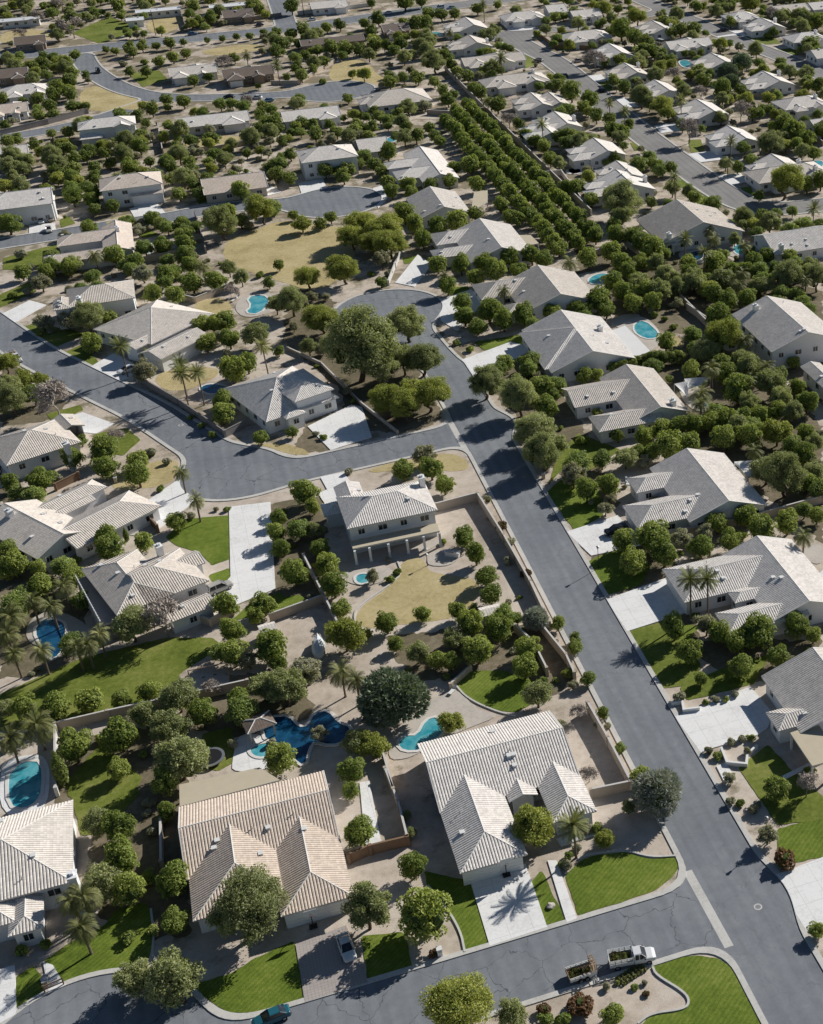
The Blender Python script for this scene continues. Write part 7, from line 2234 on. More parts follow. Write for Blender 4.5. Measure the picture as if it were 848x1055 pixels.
# ------------------------------------------------------------------ roads from a distance field
def seg_d(X,Y,a,b):
    ax,ay=a;bx,by=b;dx,dy=bx-ax,by-ay;L=dx*dx+dy*dy+1e-9
    t=np.clip(((X-ax)*dx+(Y-ay)*dy)/L,0,1); return np.hypot(X-ax-t*dx,Y-ay-t*dy)
def chaikin_open(p,n=2):
    for _ in range(n):
        q=[p[0]]
        for a,b in zip(p,p[1:]): q+= [[.75*a[0]+.25*b[0],.75*a[1]+.25*b[1]],[.25*a[0]+.75*b[0],.25*a[1]+.75*b[1]]]
        p=q+[p[-1]]
    return p
def chaikin(p,n=1):
    for _ in range(n):
        q=[]
        for a,b in zip(p,p[1:]+p[:1]): q+= [(.75*a[0]+.25*b[0],.75*a[1]+.25*b[1]),(.25*a[0]+.75*b[0],.25*a[1]+.75*b[1])]
        p=q
    return p
RL=[(n,w,chaikin_open(p)) for n,w,p in ROADS]
def smin(a,b,k):
    h=np.clip(.5+.5*(b-a)/k,0,1); return b*(1-h)+a*h-k*h*(1-h)
def sdf(X,Y):
    X=np.asarray(X,float);Y=np.asarray(Y,float);d=None
    for n,w,p in RL:
        e=np.full(X.shape,1e6)
        for a,b in zip(p,p[1:]): e=np.minimum(e,seg_d(X,Y,a,b))
        e=e-w; d=e if d is None else smin(d,e,5.)
    for c,r in BULBS: d=smin(d,np.hypot(X-c[0],Y-c[1])-r,6.)
    return d
def road_meshes():
    h=1.25
    xs=np.arange(-190,330,h); ys=np.arange(88,760,h)
    X,Y=np.meshgrid(xs,ys,indexing='ij'); D=sdf(X,Y)
    KW=.75; ZR,ZK=.02,.14
    road=MB();kerb=MB()
    mn=np.minimum.reduce([D[:-1,:-1],D[1:,:-1],D[1:,1:],D[:-1,1:]]); mxv=np.maximum.reduce([D[:-1,:-1],D[1:,:-1],D[1:,1:],D[:-1,1:]])
    def clip(poly,c,keep_below):
        out=[]
        for (p,q) in zip(poly,poly[1:]+poly[:1]):
            ip=(p[2]<=c) if keep_below else (p[2]>=c); iq=(q[2]<=c) if keep_below else (q[2]>=c)
            if ip: out.append(p)
            if ip!=iq:
                t=(c-p[2])/(q[2]-p[2]); out.append((p[0]+t*(q[0]-p[0]),p[1]+t*(q[1]-p[1]),c))
        return out
    for i,j in zip(*np.where(mn<KW)):
        sq=[(xs[i],ys[j],D[i,j]),(xs[i+1],ys[j],D[i+1,j]),(xs[i+1],ys[j+1],D[i+1,j+1]),(xs[i],ys[j+1],D[i,j+1])]
        if mxv[i,j]<=0: road.poly([(p[0],p[1],ZR) for p in sq]); continue
        for tri in ([sq[0],sq[1],sq[2]],[sq[0],sq[2],sq[3]]):
            a=clip(tri,0,True)
            if len(a)>2: road.poly([(p[0],p[1],ZR) for p in a])
            b=clip(tri,0,False)
            b=clip(b,KW,True) if len(b)>2 else []
            if len(b)>2:
                kerb.poly([(p[0],p[1],ZK) for p in b])
                for p,q in zip(b,b[1:]+b[:1]):
                    for c in (0,KW):
                        if abs(p[2]-c)<1e-9 and abs(q[2]-c)<1e-9: kerb.poly([(p[0],p[1],0),(q[0],q[1],0),(q[0],q[1],ZK),(p[0],p[1],ZK)])
    tag(road.build('road',M['asphalt'],weld=True),kind='structure')
    tag(kerb.build('kerb',M['kerb']),kind='structure')
road_meshes()
g=MB(); 
g.poly([(-3000,-3000,0),(4000,-3000,0),(4000,6000,0),(-3000,6000,0)]); tag(g.build('ground',M['gravel']),kind='structure')
def push(pts,dmin):
    q=[]
    for a,b in zip(pts,pts[1:]+pts[:1]):
        n=max(1,int(hypot(b[0]-a[0],b[1]-a[1])/1.0))
        q+=[(a[0]+(b[0]-a[0])*i/n,a[1]+(b[1]-a[1])*i/n) for i in range(n)]
    A=np.array(q,float)
    for _ in range(6):
        d=sdf(A[:,0],A[:,1]); gx=(sdf(A[:,0]+.2,A[:,1])-d)/.2; gy=(sdf(A[:,0],A[:,1]+.2)-d)/.2
        l=np.maximum(np.hypot(gx,gy),.2); m=np.where(d<dmin,dmin-d,0); A[:,0]+=gx/l*m; A[:,1]+=gy/l*m
    return [tuple(p) for p in A]
def ragged(p,a,seed):
    rr=random.Random(seed); p=[(x+rr.uniform(-a,a),y+rr.uniform(-a,a)) for x,y in p]; return chaikin(p,1)
def sheet(name,pts,z,m,zb=0.):
    o=MB(); tris=tessellate_polygon([[Vector((p[0],p[1],0)) for p in pts]])
    for t in tris:
        P=[pts[i] for i in t]
        if (P[1][0]-P[0][0])*(P[2][1]-P[0][1])-(P[1][1]-P[0][1])*(P[2][0]-P[0][0])<0: P=P[::-1]
        o.poly([(p[0],p[1],z) for p in P])
    for a,b in zip(pts,pts[1:]+pts[:1]): o.poly([(a[0],a[1],zb),(b[0],b[1],zb),(b[0],b[1],z),(a[0],a[1],z)])
    return tag(o.build(name,m),kind='structure')
for i,p in enumerate(SOIL_SHADE): sheet('soil_and_shade',ragged(push(p,1.6),.7,i),.005+.0004*i,M['soil_shade'])  # dark sheets under dense planting: soil, with tree shade put into the colour
for i,p in enumerate(SAND): sheet('sand_pit',chaikin(p,1),.045,M['sand'])
for i,p in enumerate(DRY): sheet('dry_lawn',ragged(push(chaikin(p,2),1.1),.28,i),.025+.0006*i,M['dry'])
for i,p in enumerate(LAWN): sheet('lawn',ragged(push(p,.80),.12,i),.05+.0006*i,M['lawn2'] if i in WORN else M['lawn'])
for i,p in enumerate(PATIO): sheet('patio',chaikin(p,2),.10+.0006*i,M['drive'] if i in(0,3) else M['patio'])
for i,p in enumerate(BRICK): sheet('brick_driveway',push(p,.04),.15,M['brick'])
for i,p in enumerate(CONC): sheet('driveway',push(p,.04),.146+.0006*i,M['drive'])
for a,b in X['gut']:
    d=Vector((b[0]-a[0],b[1]-a[1])); u_=d.normalized()*1.6; a=(a[0]-u_.x,a[1]-u_.y); b=(b[0]+u_.x,b[1]+u_.y); n=Vector((-d.y,d.x)).normalized()*.6
    sheet('valley_gutter',[(a[0]-n.x,a[1]-n.y),(b[0]-n.x,b[1]-n.y),(b[0]+n.x,b[1]+n.y),(a[0]+n.x,a[1]+n.y)],.028,M['kerb'])
# ------------------------------------------------------------------ garden walls, kerbs, pools
def ribbon(mb,pts,t,z0,z1,mi=0):
    n=len(pts);L=[];R=[]
    for i,p in enumerate(pts):
        a=Vector(pts[max(i-1,0)]);b=Vector(pts[min(i+1,n-1)]);c=Vector(p)
        d1=(c-a).normalized() if i>0 else (b-c).normalized(); d2=(b-c).normalized() if i<n-1 else d1
        m=(d1+d2); m=m.normalized() if m.length>1e-3 else d1
        nn=Vector((-m.y,m.x)); k=t/2/max(.45,nn.dot(Vector((-d1.y,d1.x))))
        L.append(c+nn*k);R.append(c-nn*k)
    for i in range(n-1):
        a,b,c,d=L[i],L[i+1],R[i+1],R[i]
        mb.poly([(d.x,d.y,z1),(c.x,c.y,z1),(b.x,b.y,z1),(a.x,a.y,z1)],mi)
        mb.poly([(a.x,a.y,z0),(a.x,a.y,z1),(b.x,b.y,z1),(b.x,b.y,z0)],mi); mb.poly([(d.x,d.y,z0),(c.x,c.y,z0),(c.x,c.y,z1),(d.x,d.y,z1)],mi)
    for i,s in ((0,1),(n-1,-1)):
        a,d=L[i],R[i]; mb.poly([(a.x,a.y,z0),(d.x,d.y,z0),(d.x,d.y,z1),(a.x,a.y,z1)],mi)
for pts,h,l,c in WALLS:
    mb=MB(); ribbon(mb,pts,.2,0,h-.08)
    nm={'white':'white_wall','brown':'wood_fence'}.get(c,'block_wall')
    o=mb.build(nm,M['wall_'+c]); tag(o,l,'wall',None)
    cp=MB(); ribbon(cp,pts,.3,h-.08,h); cp.build('wall_cap',M['wall_'+c] if c!='tan' else M['trim'],o)
    for p in pts: ps=MB(); ps.box(p[0]-.24,p[1]-.24,0,p[0]+.24,p[1]+.24,h+.06); ps.build('wall_pier',M['wall_'+c],o)
for pts,l in KERBS:
    mb=MB(); ribbon(mb,chaikin_open(pts,2),.28,0,.2); tag(mb.build('garden_kerb',M['kerb']),l,'kerb')
def offset(p,d):
    n=len(p);A=sum(p[i][0]*p[(i+1)%n][1]-p[(i+1)%n][0]*p[i][1] for i in range(n)); s=1 if A>0 else -1
    out=[]
    for i in range(n):
        a=Vector(p[i-1]);b=Vector(p[i]);c=Vector(p[(i+1)%n]); d1=(b-a).normalized();d2=(c-b).normalized()
        m=(d1+d2).normalized() if (d1+d2).length>1e-3 else d1
        out.append((b.x+m.y*d*s,b.y-m.x*d*s))
    return out
for pts,l,light in POOLS:
    p=chaikin(chaikin(pts,1),1) if len(pts)<6 else chaikin(pts,1); p=chaikin(p,1) if len(p)<11 else p; q=offset(p,.5); n=len(p)
    c=Vector((sum(a[0] for a in p)/n,sum(a[1] for a in p)/n,0))
    root=thing('swimming_pool',l,'pool',c)
    w=MB()
    for t in tessellate_polygon([[Vector((a[0],a[1],0)) for a in p]]):
        P=[(p[i][0]-c.x,p[i][1]-c.y,.125) for i in t]
        if (P[1][0]-P[0][0])*(P[2][1]-P[0][1])-(P[1][1]-P[0][1])*(P[2][0]-P[0][0])<0: P=P[::-1]
        w.poly(P)
    w.build('water',M['w_light'] if light else M['w_dark'],root)
    k=MB()
    for i in range(n):
        j=(i+1)%n;a,b,e,d=[(v[0]-c.x,v[1]-c.y) for v in (p[i],p[j],q[j],q[i])]
        k.poly([(*a,.19),(*b,.19),(*e,.19),(*d,.19)]); k.poly([(*a,0),(*b,0),(*b,.19),(*a,.19)]); k.poly([(*d,0),(*e,0),(*e,.19),(*d,.19)])
    k.build('coping',M['coping'],root)
# ------------------------------------------------------------------ houses
PITCH=.36
def wing_geo(w,pitch=PITCH):
    x0,y0,x1,y1,ax,ends,e,door=w
    a0,a1,c0,c1=(x0,x1,y0,y1) if ax=='x' else (y0,y1,x0,x1)
    hw=(c1-c0)/2; cm=(c0+c1)/2; r0=a0+(hw if ends[0]=='h' else 0); r1=a1-(hw if ends[1]=='h' else 0)
    if r0>r1: r0=r1=(a0+a1)/2 if ends=='hh' else (r1 if ends[0]=='h' else r0); 
    if ends[0]=='h' and ends[1]!='h': r0=min(r0,a1-.2); r1=max(r1,r0)
    if ends[1]=='h' and ends[0]!='h': r1=max(r1,a0+.2); r0=min(r0,r1)
    return a0,a1,c0,c1,cm,hw,r0,r1,e,e+pitch*hw
def roof_z(W,x,y,pitch=PITCH):
    best=None
    for w in W:
        if not (w[0]<=x<=w[2] and w[1]<=y<=w[3]): continue
        a0,a1,c0,c1,cm,hw,r0,r1,e,zr=wing_geo(w,pitch); a,c=(x,y) if w[4]=='x' else (y,x)
        z=e+pitch*min(c-c0,c1-c)
        if w[5][0]=='h': z=min(z,e+(zr-e)*(a-a0)/max(.1,r0-a0))
        if w[5][1]=='h': z=min(z,e+(zr-e)*(a1-a)/max(.1,a1-r1))
        best=z if best is None else max(best,z)
    return best
def clipu(q,c,keep_hi):
    out=[]
    for a,b in zip(q,q[1:]+q[:1]):
        ia=(a[0]>=c) if keep_hi else (a[0]<=c); ib=(b[0]>=c) if keep_hi else (b[0]<=c)
        if ia: out.append(a)
        if ia!=ib: t=(c-a[0])/(b[0]-a[0]); out.append((c,a[1]+t*(b[1]-a[1])))
    return out
TILE=.40
PROF=((0.,0.),(.22,0.),(.40,.065),(.78,.065),(1.,0.))
def tile_rows(mb,q,ed,up,nrm,org):
    """real barrel tile columns: the slope cut into narrow strips running up the roof"""
    P=[((p-org).dot(ed),(p-org).dot(up)) for p in q]; u0=min(p[0] for p in P); u1=max(p[0] for p in P); k=math.floor(u0/TILE)
    while k*TILE<u1:
        for (a,ha),(b,hb) in zip(PROF,PROF[1:]):
            ua,ub=(k+a)*TILE,(k+b)*TILE
            c=clipu(P,ua,True)
            if len(c)>2: c=clipu(c,ub,False)
            if len(c)<3: continue
            pts=[];uv=[]
            for u,v in c:
                h=ha+(hb-ha)*(u-ua)/(ub-ua); pts.append(org+ed*u+up*v+nrm*(h+.004)); uv.append((u,v))
            mb.poly(pts,0,uv)
        k+=1
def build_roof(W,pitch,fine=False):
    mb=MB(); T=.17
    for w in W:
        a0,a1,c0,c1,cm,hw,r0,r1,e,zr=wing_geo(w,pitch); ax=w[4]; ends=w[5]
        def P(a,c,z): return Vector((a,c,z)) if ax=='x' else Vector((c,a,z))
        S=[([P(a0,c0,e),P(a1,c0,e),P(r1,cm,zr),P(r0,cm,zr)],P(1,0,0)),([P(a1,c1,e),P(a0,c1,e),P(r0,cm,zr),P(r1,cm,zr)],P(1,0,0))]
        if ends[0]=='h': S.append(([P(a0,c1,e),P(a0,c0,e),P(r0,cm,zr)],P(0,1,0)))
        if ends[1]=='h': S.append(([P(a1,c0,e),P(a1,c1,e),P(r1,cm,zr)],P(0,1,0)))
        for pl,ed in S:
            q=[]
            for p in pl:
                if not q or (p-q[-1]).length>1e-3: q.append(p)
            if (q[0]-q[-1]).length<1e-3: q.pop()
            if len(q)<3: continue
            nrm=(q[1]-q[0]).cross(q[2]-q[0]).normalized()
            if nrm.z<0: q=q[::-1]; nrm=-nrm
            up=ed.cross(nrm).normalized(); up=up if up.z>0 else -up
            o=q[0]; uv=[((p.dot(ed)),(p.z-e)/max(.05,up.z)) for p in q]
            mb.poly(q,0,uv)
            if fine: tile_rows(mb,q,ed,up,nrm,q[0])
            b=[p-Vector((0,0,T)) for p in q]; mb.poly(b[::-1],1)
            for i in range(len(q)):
                j=(i+1)%len(q); mb.poly([q[i],b[i],b[j],q[j]],1)
        # ridge and hip caps
        caps=[(P(r0,cm,zr),P(r1,cm,zr))]
        if ends[0]=='h': caps+=[(P(a0,c0,e),P(r0,cm,zr)),(P(a0,c1,e),P(r0,cm,zr))]
        if ends[1]=='h': caps+=[(P(a1,c0,e),P(r1,cm,zr)),(P(a1,c1,e),P(r1,cm,zr))]
        for p,q in caps:
            if (p-q).length>.3: mb.tube(p+Vector((0,0,-.02)),q+Vector((0,0,-.02)),.11,.11,6,2)
        # pale rake boards on gables
        for k,(aa,s) in enumerate(((a0,-1),(a1,1))):
            if ends[k]=='g':
                for c in (c0,c1):
                    p=P(aa+s*.03,c,e);q=P(aa+s*.03,cm,zr); mb.tube(p+Vector((0,0,.02)),q+Vector((0,0,.02)),.09,.09,4,2)
    return mb
IN=.55
def build_walls(W,pitch):
    mb=MB()
    for w in W:
        a0,a1,c0,c1,cm,hw,r0,r1,e,zr=wing_geo(w,pitch); ax=w[4]; ends=w[5]
        def P(a,c,z): return (a,c,z) if ax=='x' else (c,a,z)
        i0=a0+(IN if ends[0]!='-' else 0); i1=a1-(IN if ends[1]!='-' else 0); k0,k1=c0+IN,c1-IN; t=e+.02
        mb.poly([P(i0,k0,0),P(i1,k0,0),P(i1,k0,t),P(i0,k0,t)]); mb.poly([P(i1,k1,0),P(i0,k1,0),P(i0,k1,t),P(i1,k1,t)])
        for k,(aa,en) in enumerate(((i0,ends[0]),(i1,ends[1]))):
            if en=='-': continue
            if en=='g': mb.poly([P(aa,k0,0),P(aa,k1,0),P(aa,k1,e+pitch*IN-.2),P(aa,cm,zr-.2),P(aa,k0,e+pitch*IN-.2)])
            else: mb.poly([P(aa,k0,0),P(aa,k1,0),P(aa,k1,t),P(aa,k0,t)])
    return mb
MESH={}
def win_mesh(wd,ht):
    k=('w',wd,ht)
    if k not in MESH:
        f=MB();t=.09
        f.box(-wd/2,0,0,wd/2,.07,t);f.box(-wd/2,0,ht-t,wd/2,.07,ht);f.box(-wd/2,0,t,-wd/2+t,.07,ht-t);f.box(wd/2-t,0,t,wd/2,.07,ht-t);f.box(-.03,0,t,.03,.06,ht-t)
        g=MB();g.box(-wd/2+t,.0,t,wd/2-t,.035,ht-t)
        MESH[k]=(f.mesh('window',M['white']),g.mesh('pane',M['glass']))
    return MESH[k]
def door_mesh(wd):
    k=('d',wd)
    if k not in MESH:
        f=MB();n=4;hh=2.2
        for i in range(n): f.box(-wd/2,0,i*hh/n+.015,wd/2,.06,(i+1)*hh/n-.015)
        f.box(-wd/2,0,0,wd/2,.03,hh)
        MESH[k]=f.mesh('garage_door',M['garage'])
    return MESH[k]
vm=MB(); vm.box(-.28,-.28,-.15,.28,.28,.22); vm.box(-.34,-.34,.22,.34,.34,.3); VENT=vm.mesh('roof_vent',M['white'])
vm=MB(); vm.tube((0,0,-.1),(0,0,.55),.07,.07,8); VPIPE=vm.mesh('vent_pipe',M['trim'])
def inside(W,x,y,skip=None,pad=0):
    return any(w is not skip and w[0]+IN-pad<x<w[2]-IN+pad and w[1]+IN-pad<y<w[3]-IN+pad for w in W)
rnd=random.Random(11)
for H_ in HOUSES:
    W=H_['W']; px,py=H_['p']; rz=H_['r']; far=hypot(px,py)>330; pitch=.14 if H_.get('low') else PITCH; col=H_['col']
    name='metal_barn' if H_.get('low') else 'house'
    root=thing(name,H_['l'],'barn' if H_.get('low') else 'house',(px,py,0),rz,'houses of the neighbourhood')
    wallm={'g':M['stucco'],'t':M['stucco_t'],'b':M['stucco_b'],'w':M['white']}[col]
    if col=='t' and rnd.random()<.5: wallm=M['stucco']
    build_walls(W,pitch).build('wall',wallm,root)
    roof=build_roof(W,pitch,hypot(px,py)<400 and not H_.get('low')).build('roof',[M['r'+col],M['trim'],M['cap']],root)
    c,s=cos(rz),sin(rz)
    tol=lambda p:((p[0]-px)*c+(p[1]-py)*s,-(p[0]-px)*s+(p[1]-py)*c)
    camL=tol((0,0))
    nwin=0; lim=5 if far else 12
    for w in W:
        x0,y0,x1,y1,ax,ends,e,door=w
        for side in range(4):
            nx,ny=((0,-1),(1,0),(0,1),(-1,0))[side]
            en=None
            if ax=='x': en=ends[1] if side==1 else ends[0] if side==3 else None
            else: en=ends[1] if side==2 else ends[0] if side==0 else None
            if en=='-': continue
            L=(x1-x0 if nx==0 else y1-y0)-2*IN; mx,my=(x0+x1)/2,(y0+y1)/2
            bx=x1-IN if nx>0 else x0+IN if nx<0 else mx; by=y1-IN if ny>0 else y0+IN if ny<0 else my
            ang=atan2(ny,nx)-pi/2
            if door and en in('h','g'):
                ds=[(0,4.9)] if L<7.4 else [(-1.7,4.9),(2.6,2.6)]
                if L<5.2: ds=[(0,max(2.4,L-.6))]
                for q,wd in ds:
                    wx,wy=bx-ny*q,by+nx*q
                    add('garage_door',door_mesh(round(wd,1)),root,(wx+nx*.004,wy+ny*.004,.1),ang)
                continue
            if nx*(camL[0]-bx)+ny*(camL[1]-by)<0: continue
            n=max(1,int(L/3.6)) 
            for lev in range(2 if e>5 else 1):
                for i in range(n):
                    if nwin>=lim: break
                    q=(i+.5)/n*L-L/2; wx,wy=bx-ny*q,by+nx*q
                    if inside(W,wx+nx*.35,wy+ny*.35,w,.3): continue
                    f,g_=win_mesh(1.7 if i%2 else 1.3,1.25); zz=.95+lev*2.85 if e>5 else e-2.0
                    wo=add('window',f,root,(wx+nx*.003,wy+ny*.003,zz),ang); add('pane',g_,wo); nwin+=1
    tries=0;nv=0
    while nv<H_['v'] and tries<60:
        tries+=1; w=rnd.choice(W); x=rnd.uniform(w[0]+1.2,w[2]-1.2) if w[2]-w[0]>3 else (w[0]+w[2])/2; y=rnd.uniform(w[1]+1.2,w[3]-1.2) if w[3]-w[1]>3 else (w[1]+w[3])/2
        z=roof_z(W,x,y,pitch)
        if z is None: continue
        add('roof_vent',VENT if nv%3<2 else VPIPE,roof,(x,y,z),0); nv+=1
    if 'ch' in H_:
        x,y=tol(H_['ch']); z=roof_z(W,x,y,pitch); e=W[0][6]; top=max((z or e)+1.1,e+2.2)
        k=MB(); k.box(x-.5,y-.7,0 if z is None else z-1,x+.5,y+.7,top); k.box(x-.6,y-.8,top,x+.6,y+.8,top+.18); k.box(x-.22,y-.3,top+.18,x+.22,y+.3,top+.55)
        k.build('chimney',M['stucco'],roof)
    for pl,z,cc in H_.get('fl',[]):
        pl=[tol(p) for p in pl]; o=MB()
        A=sum(pl[i-1][0]*pl[i][1]-pl[i][0]*pl[i-1][1] for i in range(len(pl)))
        if A<0: pl=pl[::-1]
        o.poly([(*p,z) for p in pl]); o.poly([(*p,z-.28) for p in pl[::-1]],1)
        for a,b in zip(pl,pl[1:]+pl[:1]): o.poly([(*a,z-.28),(*b,z-.28),(*b,z),(*a,z)],1)
        o.build('patio_cover',[{'tan':M['foam'],'white':M['foam_w'],'grey':M['foam_g']}[cc],M['trim']],root)
        if 'co' not in H_:
            ct=(sum(p[0] for p in pl)/len(pl),sum(p[1] for p in pl)/len(pl))
            for p in pl:
                q=(p[0]+(ct[0]-p[0])*.06,p[1]+(ct[1]-p[1])*.06)
                if not inside(W,*q,None,-.1):
                    k=MB();k.box(q[0]-.15,q[1]-.15,0,q[0]+.15,q[1]+.15,z-.282);k.build('post',M['stucco'],root)
    for p in H_.get('co',[]):
        q=tol(p);k=MB();k.box(q[0]-.2,q[1]-.2,0,q[0]+.2,q[1]+.2,2.91);k.box(q[0]-.28,q[1]-.28,0,q[0]+.28,q[1]+.28,.3);k.build('column',M['stucco'],root)
# ------------------------------------------------------------------ plants
def leaf_mesh(name,lobes,n,size,seed,mats,aspect=1.6,outward=.9,core=None,shell=(.80,1.06),squash=1.):
    R=np.random.default_rng(seed); L=np.array(lobes,float)   # x y z r
    w=L[:,3]**2; k=R.choice(len(L),n,p=w/w.sum()); d=R.normal(size=(n,3)); d/=np.linalg.norm(d,axis=1)[:,None]
    d[:,2]=np.where(d[:,2]<-.3,-d[:,2]*.6,d[:,2]); d/=np.linalg.norm(d,axis=1)[:,None]
    rad=L[k,3]*R.uniform(shell[0],shell[1],n); c=L[k,:3]+d*rad[:,None]*np.array([1,1,squash])
    nr=d*outward+R.normal(size=(n,3))*.6+np.array([0,0,.3]); nr/=np.linalg.norm(nr,axis=1)[:,None]
    t=np.cross(nr,R.normal(size=(n,3))); t/=np.linalg.norm(t,axis=1)[:,None]; b=np.cross(nr,t)
    s=size*R.uniform(.6,1.35,n)[:,None]; t=t*s*aspect*.5; b=b*s*.5
    V=np.stack([c-t,c+b*.9-t*.1,c+t,c-b*.9-t*.1],1).reshape(-1,3)
    F=[tuple(range(4*i,4*i+4)) for i in range(n)]
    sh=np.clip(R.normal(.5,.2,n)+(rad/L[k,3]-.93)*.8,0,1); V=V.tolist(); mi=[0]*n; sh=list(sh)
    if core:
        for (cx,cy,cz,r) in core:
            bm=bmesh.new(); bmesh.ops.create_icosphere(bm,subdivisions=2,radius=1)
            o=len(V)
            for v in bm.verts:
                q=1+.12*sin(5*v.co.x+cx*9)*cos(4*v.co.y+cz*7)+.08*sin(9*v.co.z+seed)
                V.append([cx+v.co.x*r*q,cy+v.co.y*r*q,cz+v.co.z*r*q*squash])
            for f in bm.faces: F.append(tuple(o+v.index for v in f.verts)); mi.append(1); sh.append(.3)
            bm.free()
    me=bpy.data.meshes.new(name); me.from_pydata(V,[],F)
    for m in mats: me.materials.append(m)
    me.polygons.foreach_set('material_index',mi)
    a=me.attributes.new('shade','FLOAT','FACE'); a.data.foreach_set('value',np.array(sh,dtype=np.float32)); me.update(); return me
def trunk_mesh(h,r,limbs,seed,mat,lean=.05):
    rr=random.Random(seed); mb=MB(); p=Vector((0,0,-.04)); n=4
    for i in range(n):
        q=Vector((rr.uniform(-lean,lean),rr.uniform(-lean,lean),h*(i+1)/n)); mb.tube(p,q,r*(1.25-.5*i/n),r*(1.25-.5*(i+1)/n),7); p=q
    for k in range(limbs):
        a=2*pi*k/limbs+rr.uniform(-.4,.4); q=p+Vector((cos(a)*.32,sin(a)*.32,rr.uniform(.2,.38))); mb.tube(p-Vector((0,0,h*.12)),q,r*.6,r*.32,5)
        q2=q+Vector((cos(a+rr.uniform(-.6,.6))*.28,sin(a)*.28,rr.uniform(.12,.3))); mb.tube(q,q2,r*.32,r*.12,4)
    return mb.mesh('trunk',mat)
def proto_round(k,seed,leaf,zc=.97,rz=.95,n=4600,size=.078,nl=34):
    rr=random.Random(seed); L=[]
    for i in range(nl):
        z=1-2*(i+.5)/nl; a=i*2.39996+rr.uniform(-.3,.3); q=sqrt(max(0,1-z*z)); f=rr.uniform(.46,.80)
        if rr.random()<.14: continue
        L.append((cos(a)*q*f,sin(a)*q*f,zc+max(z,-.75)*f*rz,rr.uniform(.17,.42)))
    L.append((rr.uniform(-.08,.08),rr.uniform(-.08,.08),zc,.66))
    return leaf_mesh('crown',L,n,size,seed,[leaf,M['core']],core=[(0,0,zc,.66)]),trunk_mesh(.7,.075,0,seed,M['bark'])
def proto_open(k,seed,leaf,zc,rz,n,size,nl,rl=(.2,.36),spread=(.45,.8),bark='bark',aspect=2.2,droop=0):
    rr=random.Random(seed); L=[];C=[]
    lean=(rr.uniform(-.15,.15),rr.uniform(-.15,.15))
    for i in range(nl):
        z=1-1.75*(i+.5)/nl; a=i*2.39996+rr.uniform(-.5,.5); q=sqrt(max(0,1-z*z)); f=rr.uniform(*spread)
        r=rr.uniform(*rl); x,y=cos(a)*q*f+lean[0],sin(a)*q*f+lean[1]; zz=zc+z*f*rz-droop*q*q*f
        L.append((x,y,zz,r)); 
        if i%2==0: C.append((x*.8,y*.8,zz-.06,r*.55))
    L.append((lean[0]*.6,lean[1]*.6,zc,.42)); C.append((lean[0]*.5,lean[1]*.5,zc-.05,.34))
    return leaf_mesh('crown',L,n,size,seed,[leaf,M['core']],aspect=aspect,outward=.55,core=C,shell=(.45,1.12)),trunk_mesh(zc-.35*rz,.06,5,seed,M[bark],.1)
def proto_spiky(k,seed,leaf,zc,rz,n,lw,ll):
    R=np.random.default_rng(seed); me=[];V=[];F=[];sh=[];mi=[]
    rr=random.Random(seed); tufts=[]
    for i in range(n):
        z=1-1.7*(i+.5)/n; a=i*2.39996; q=sqrt(max(0,1-z*z)); f=rr.uniform(.78,.93)*(1+.12*sin(3*a+seed)*q)
        tufts.append((Vector((cos(a)*q*f,sin(a)*q*f,zc+z*f*rz)),Vector((cos(a)*q,sin(a)*q,z+.35)).normalized()))
    for p,d in tufts:
        b=rr.uniform(.3,.75)
        for j in range(14):
            e=(d+Vector((rr.gauss(0,.6),rr.gauss(0,.6),rr.gauss(0,.6)))).normalized(); t=e.orthogonal().normalized()*lw
            t=Matrix.Rotation(rr.uniform(0,6.28),3,e)@t; l=ll*rr.uniform(.6,1.2); o=len(V)
            V+= [p-t*.5,p+e*l*.5-t,p+e*l,p+e*l*.5+t]; F.append((o,o+1,o+2,o+3)); sh.append(min(1,max(0,b+rr.gauss(0,.12)))); mi.append(0)
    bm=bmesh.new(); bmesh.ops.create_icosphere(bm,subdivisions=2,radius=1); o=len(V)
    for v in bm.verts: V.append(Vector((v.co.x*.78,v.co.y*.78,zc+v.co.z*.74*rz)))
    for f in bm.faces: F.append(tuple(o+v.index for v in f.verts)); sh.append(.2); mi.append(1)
    bm.free(); m=bpy.data.meshes.new('crown'); m.from_pydata([tuple(v) for v in V],[],F); m.materials.append(leaf); m.materials.append(M['core'])
    m.polygons.foreach_set('material_index',mi); a=m.attributes.new('shade','FLOAT','FACE'); a.data.foreach_set('value',np.array(sh,dtype=np.float32)); m.update()
    return m,trunk_mesh(.6,.06,0,seed,M['bark'])
def proto_bare(seed):
    rr=random.Random(seed); tr=MB(); cr=MB(); ends=[]
    def grow(p,d,l,r,lev):
        q=p+d*l; (tr if lev<2 else cr).tube(p,q,r,r*.7,5 if lev<2 else 3,cap=False)
        if lev>=4: ends.append(tuple(q))
        if lev>=6: return
        for i in range(3 if lev in(0,1,2) else 2 if rr.random()<.93 else 3):
            e=(d+Vector((rr.gauss(0,.5),rr.gauss(0,.5),rr.gauss(.08,.32)))).normalized(); grow(q,e,l*rr.uniform(.66,.84),r*.64,lev+1)
    grow(Vector((0,0,-.05)),Vector((0,0,1)),.5,.05,0)
    
    tw=leaf_mesh('branches',[(x,y,z,.26) for x,y,z in ends],2400,.045,seed,[M['twig']],aspect=4.5,outward=.2,shell=(.1,1.1))
    o=MB(); me=cr.mesh('b0',M['twig']); bm=bmesh.new(); bm.from_mesh(tw); bm.from_mesh(me); bm.to_mesh(tw); bm.free()
    return tw,tr.mesh('trunk',M['bark_pale'])
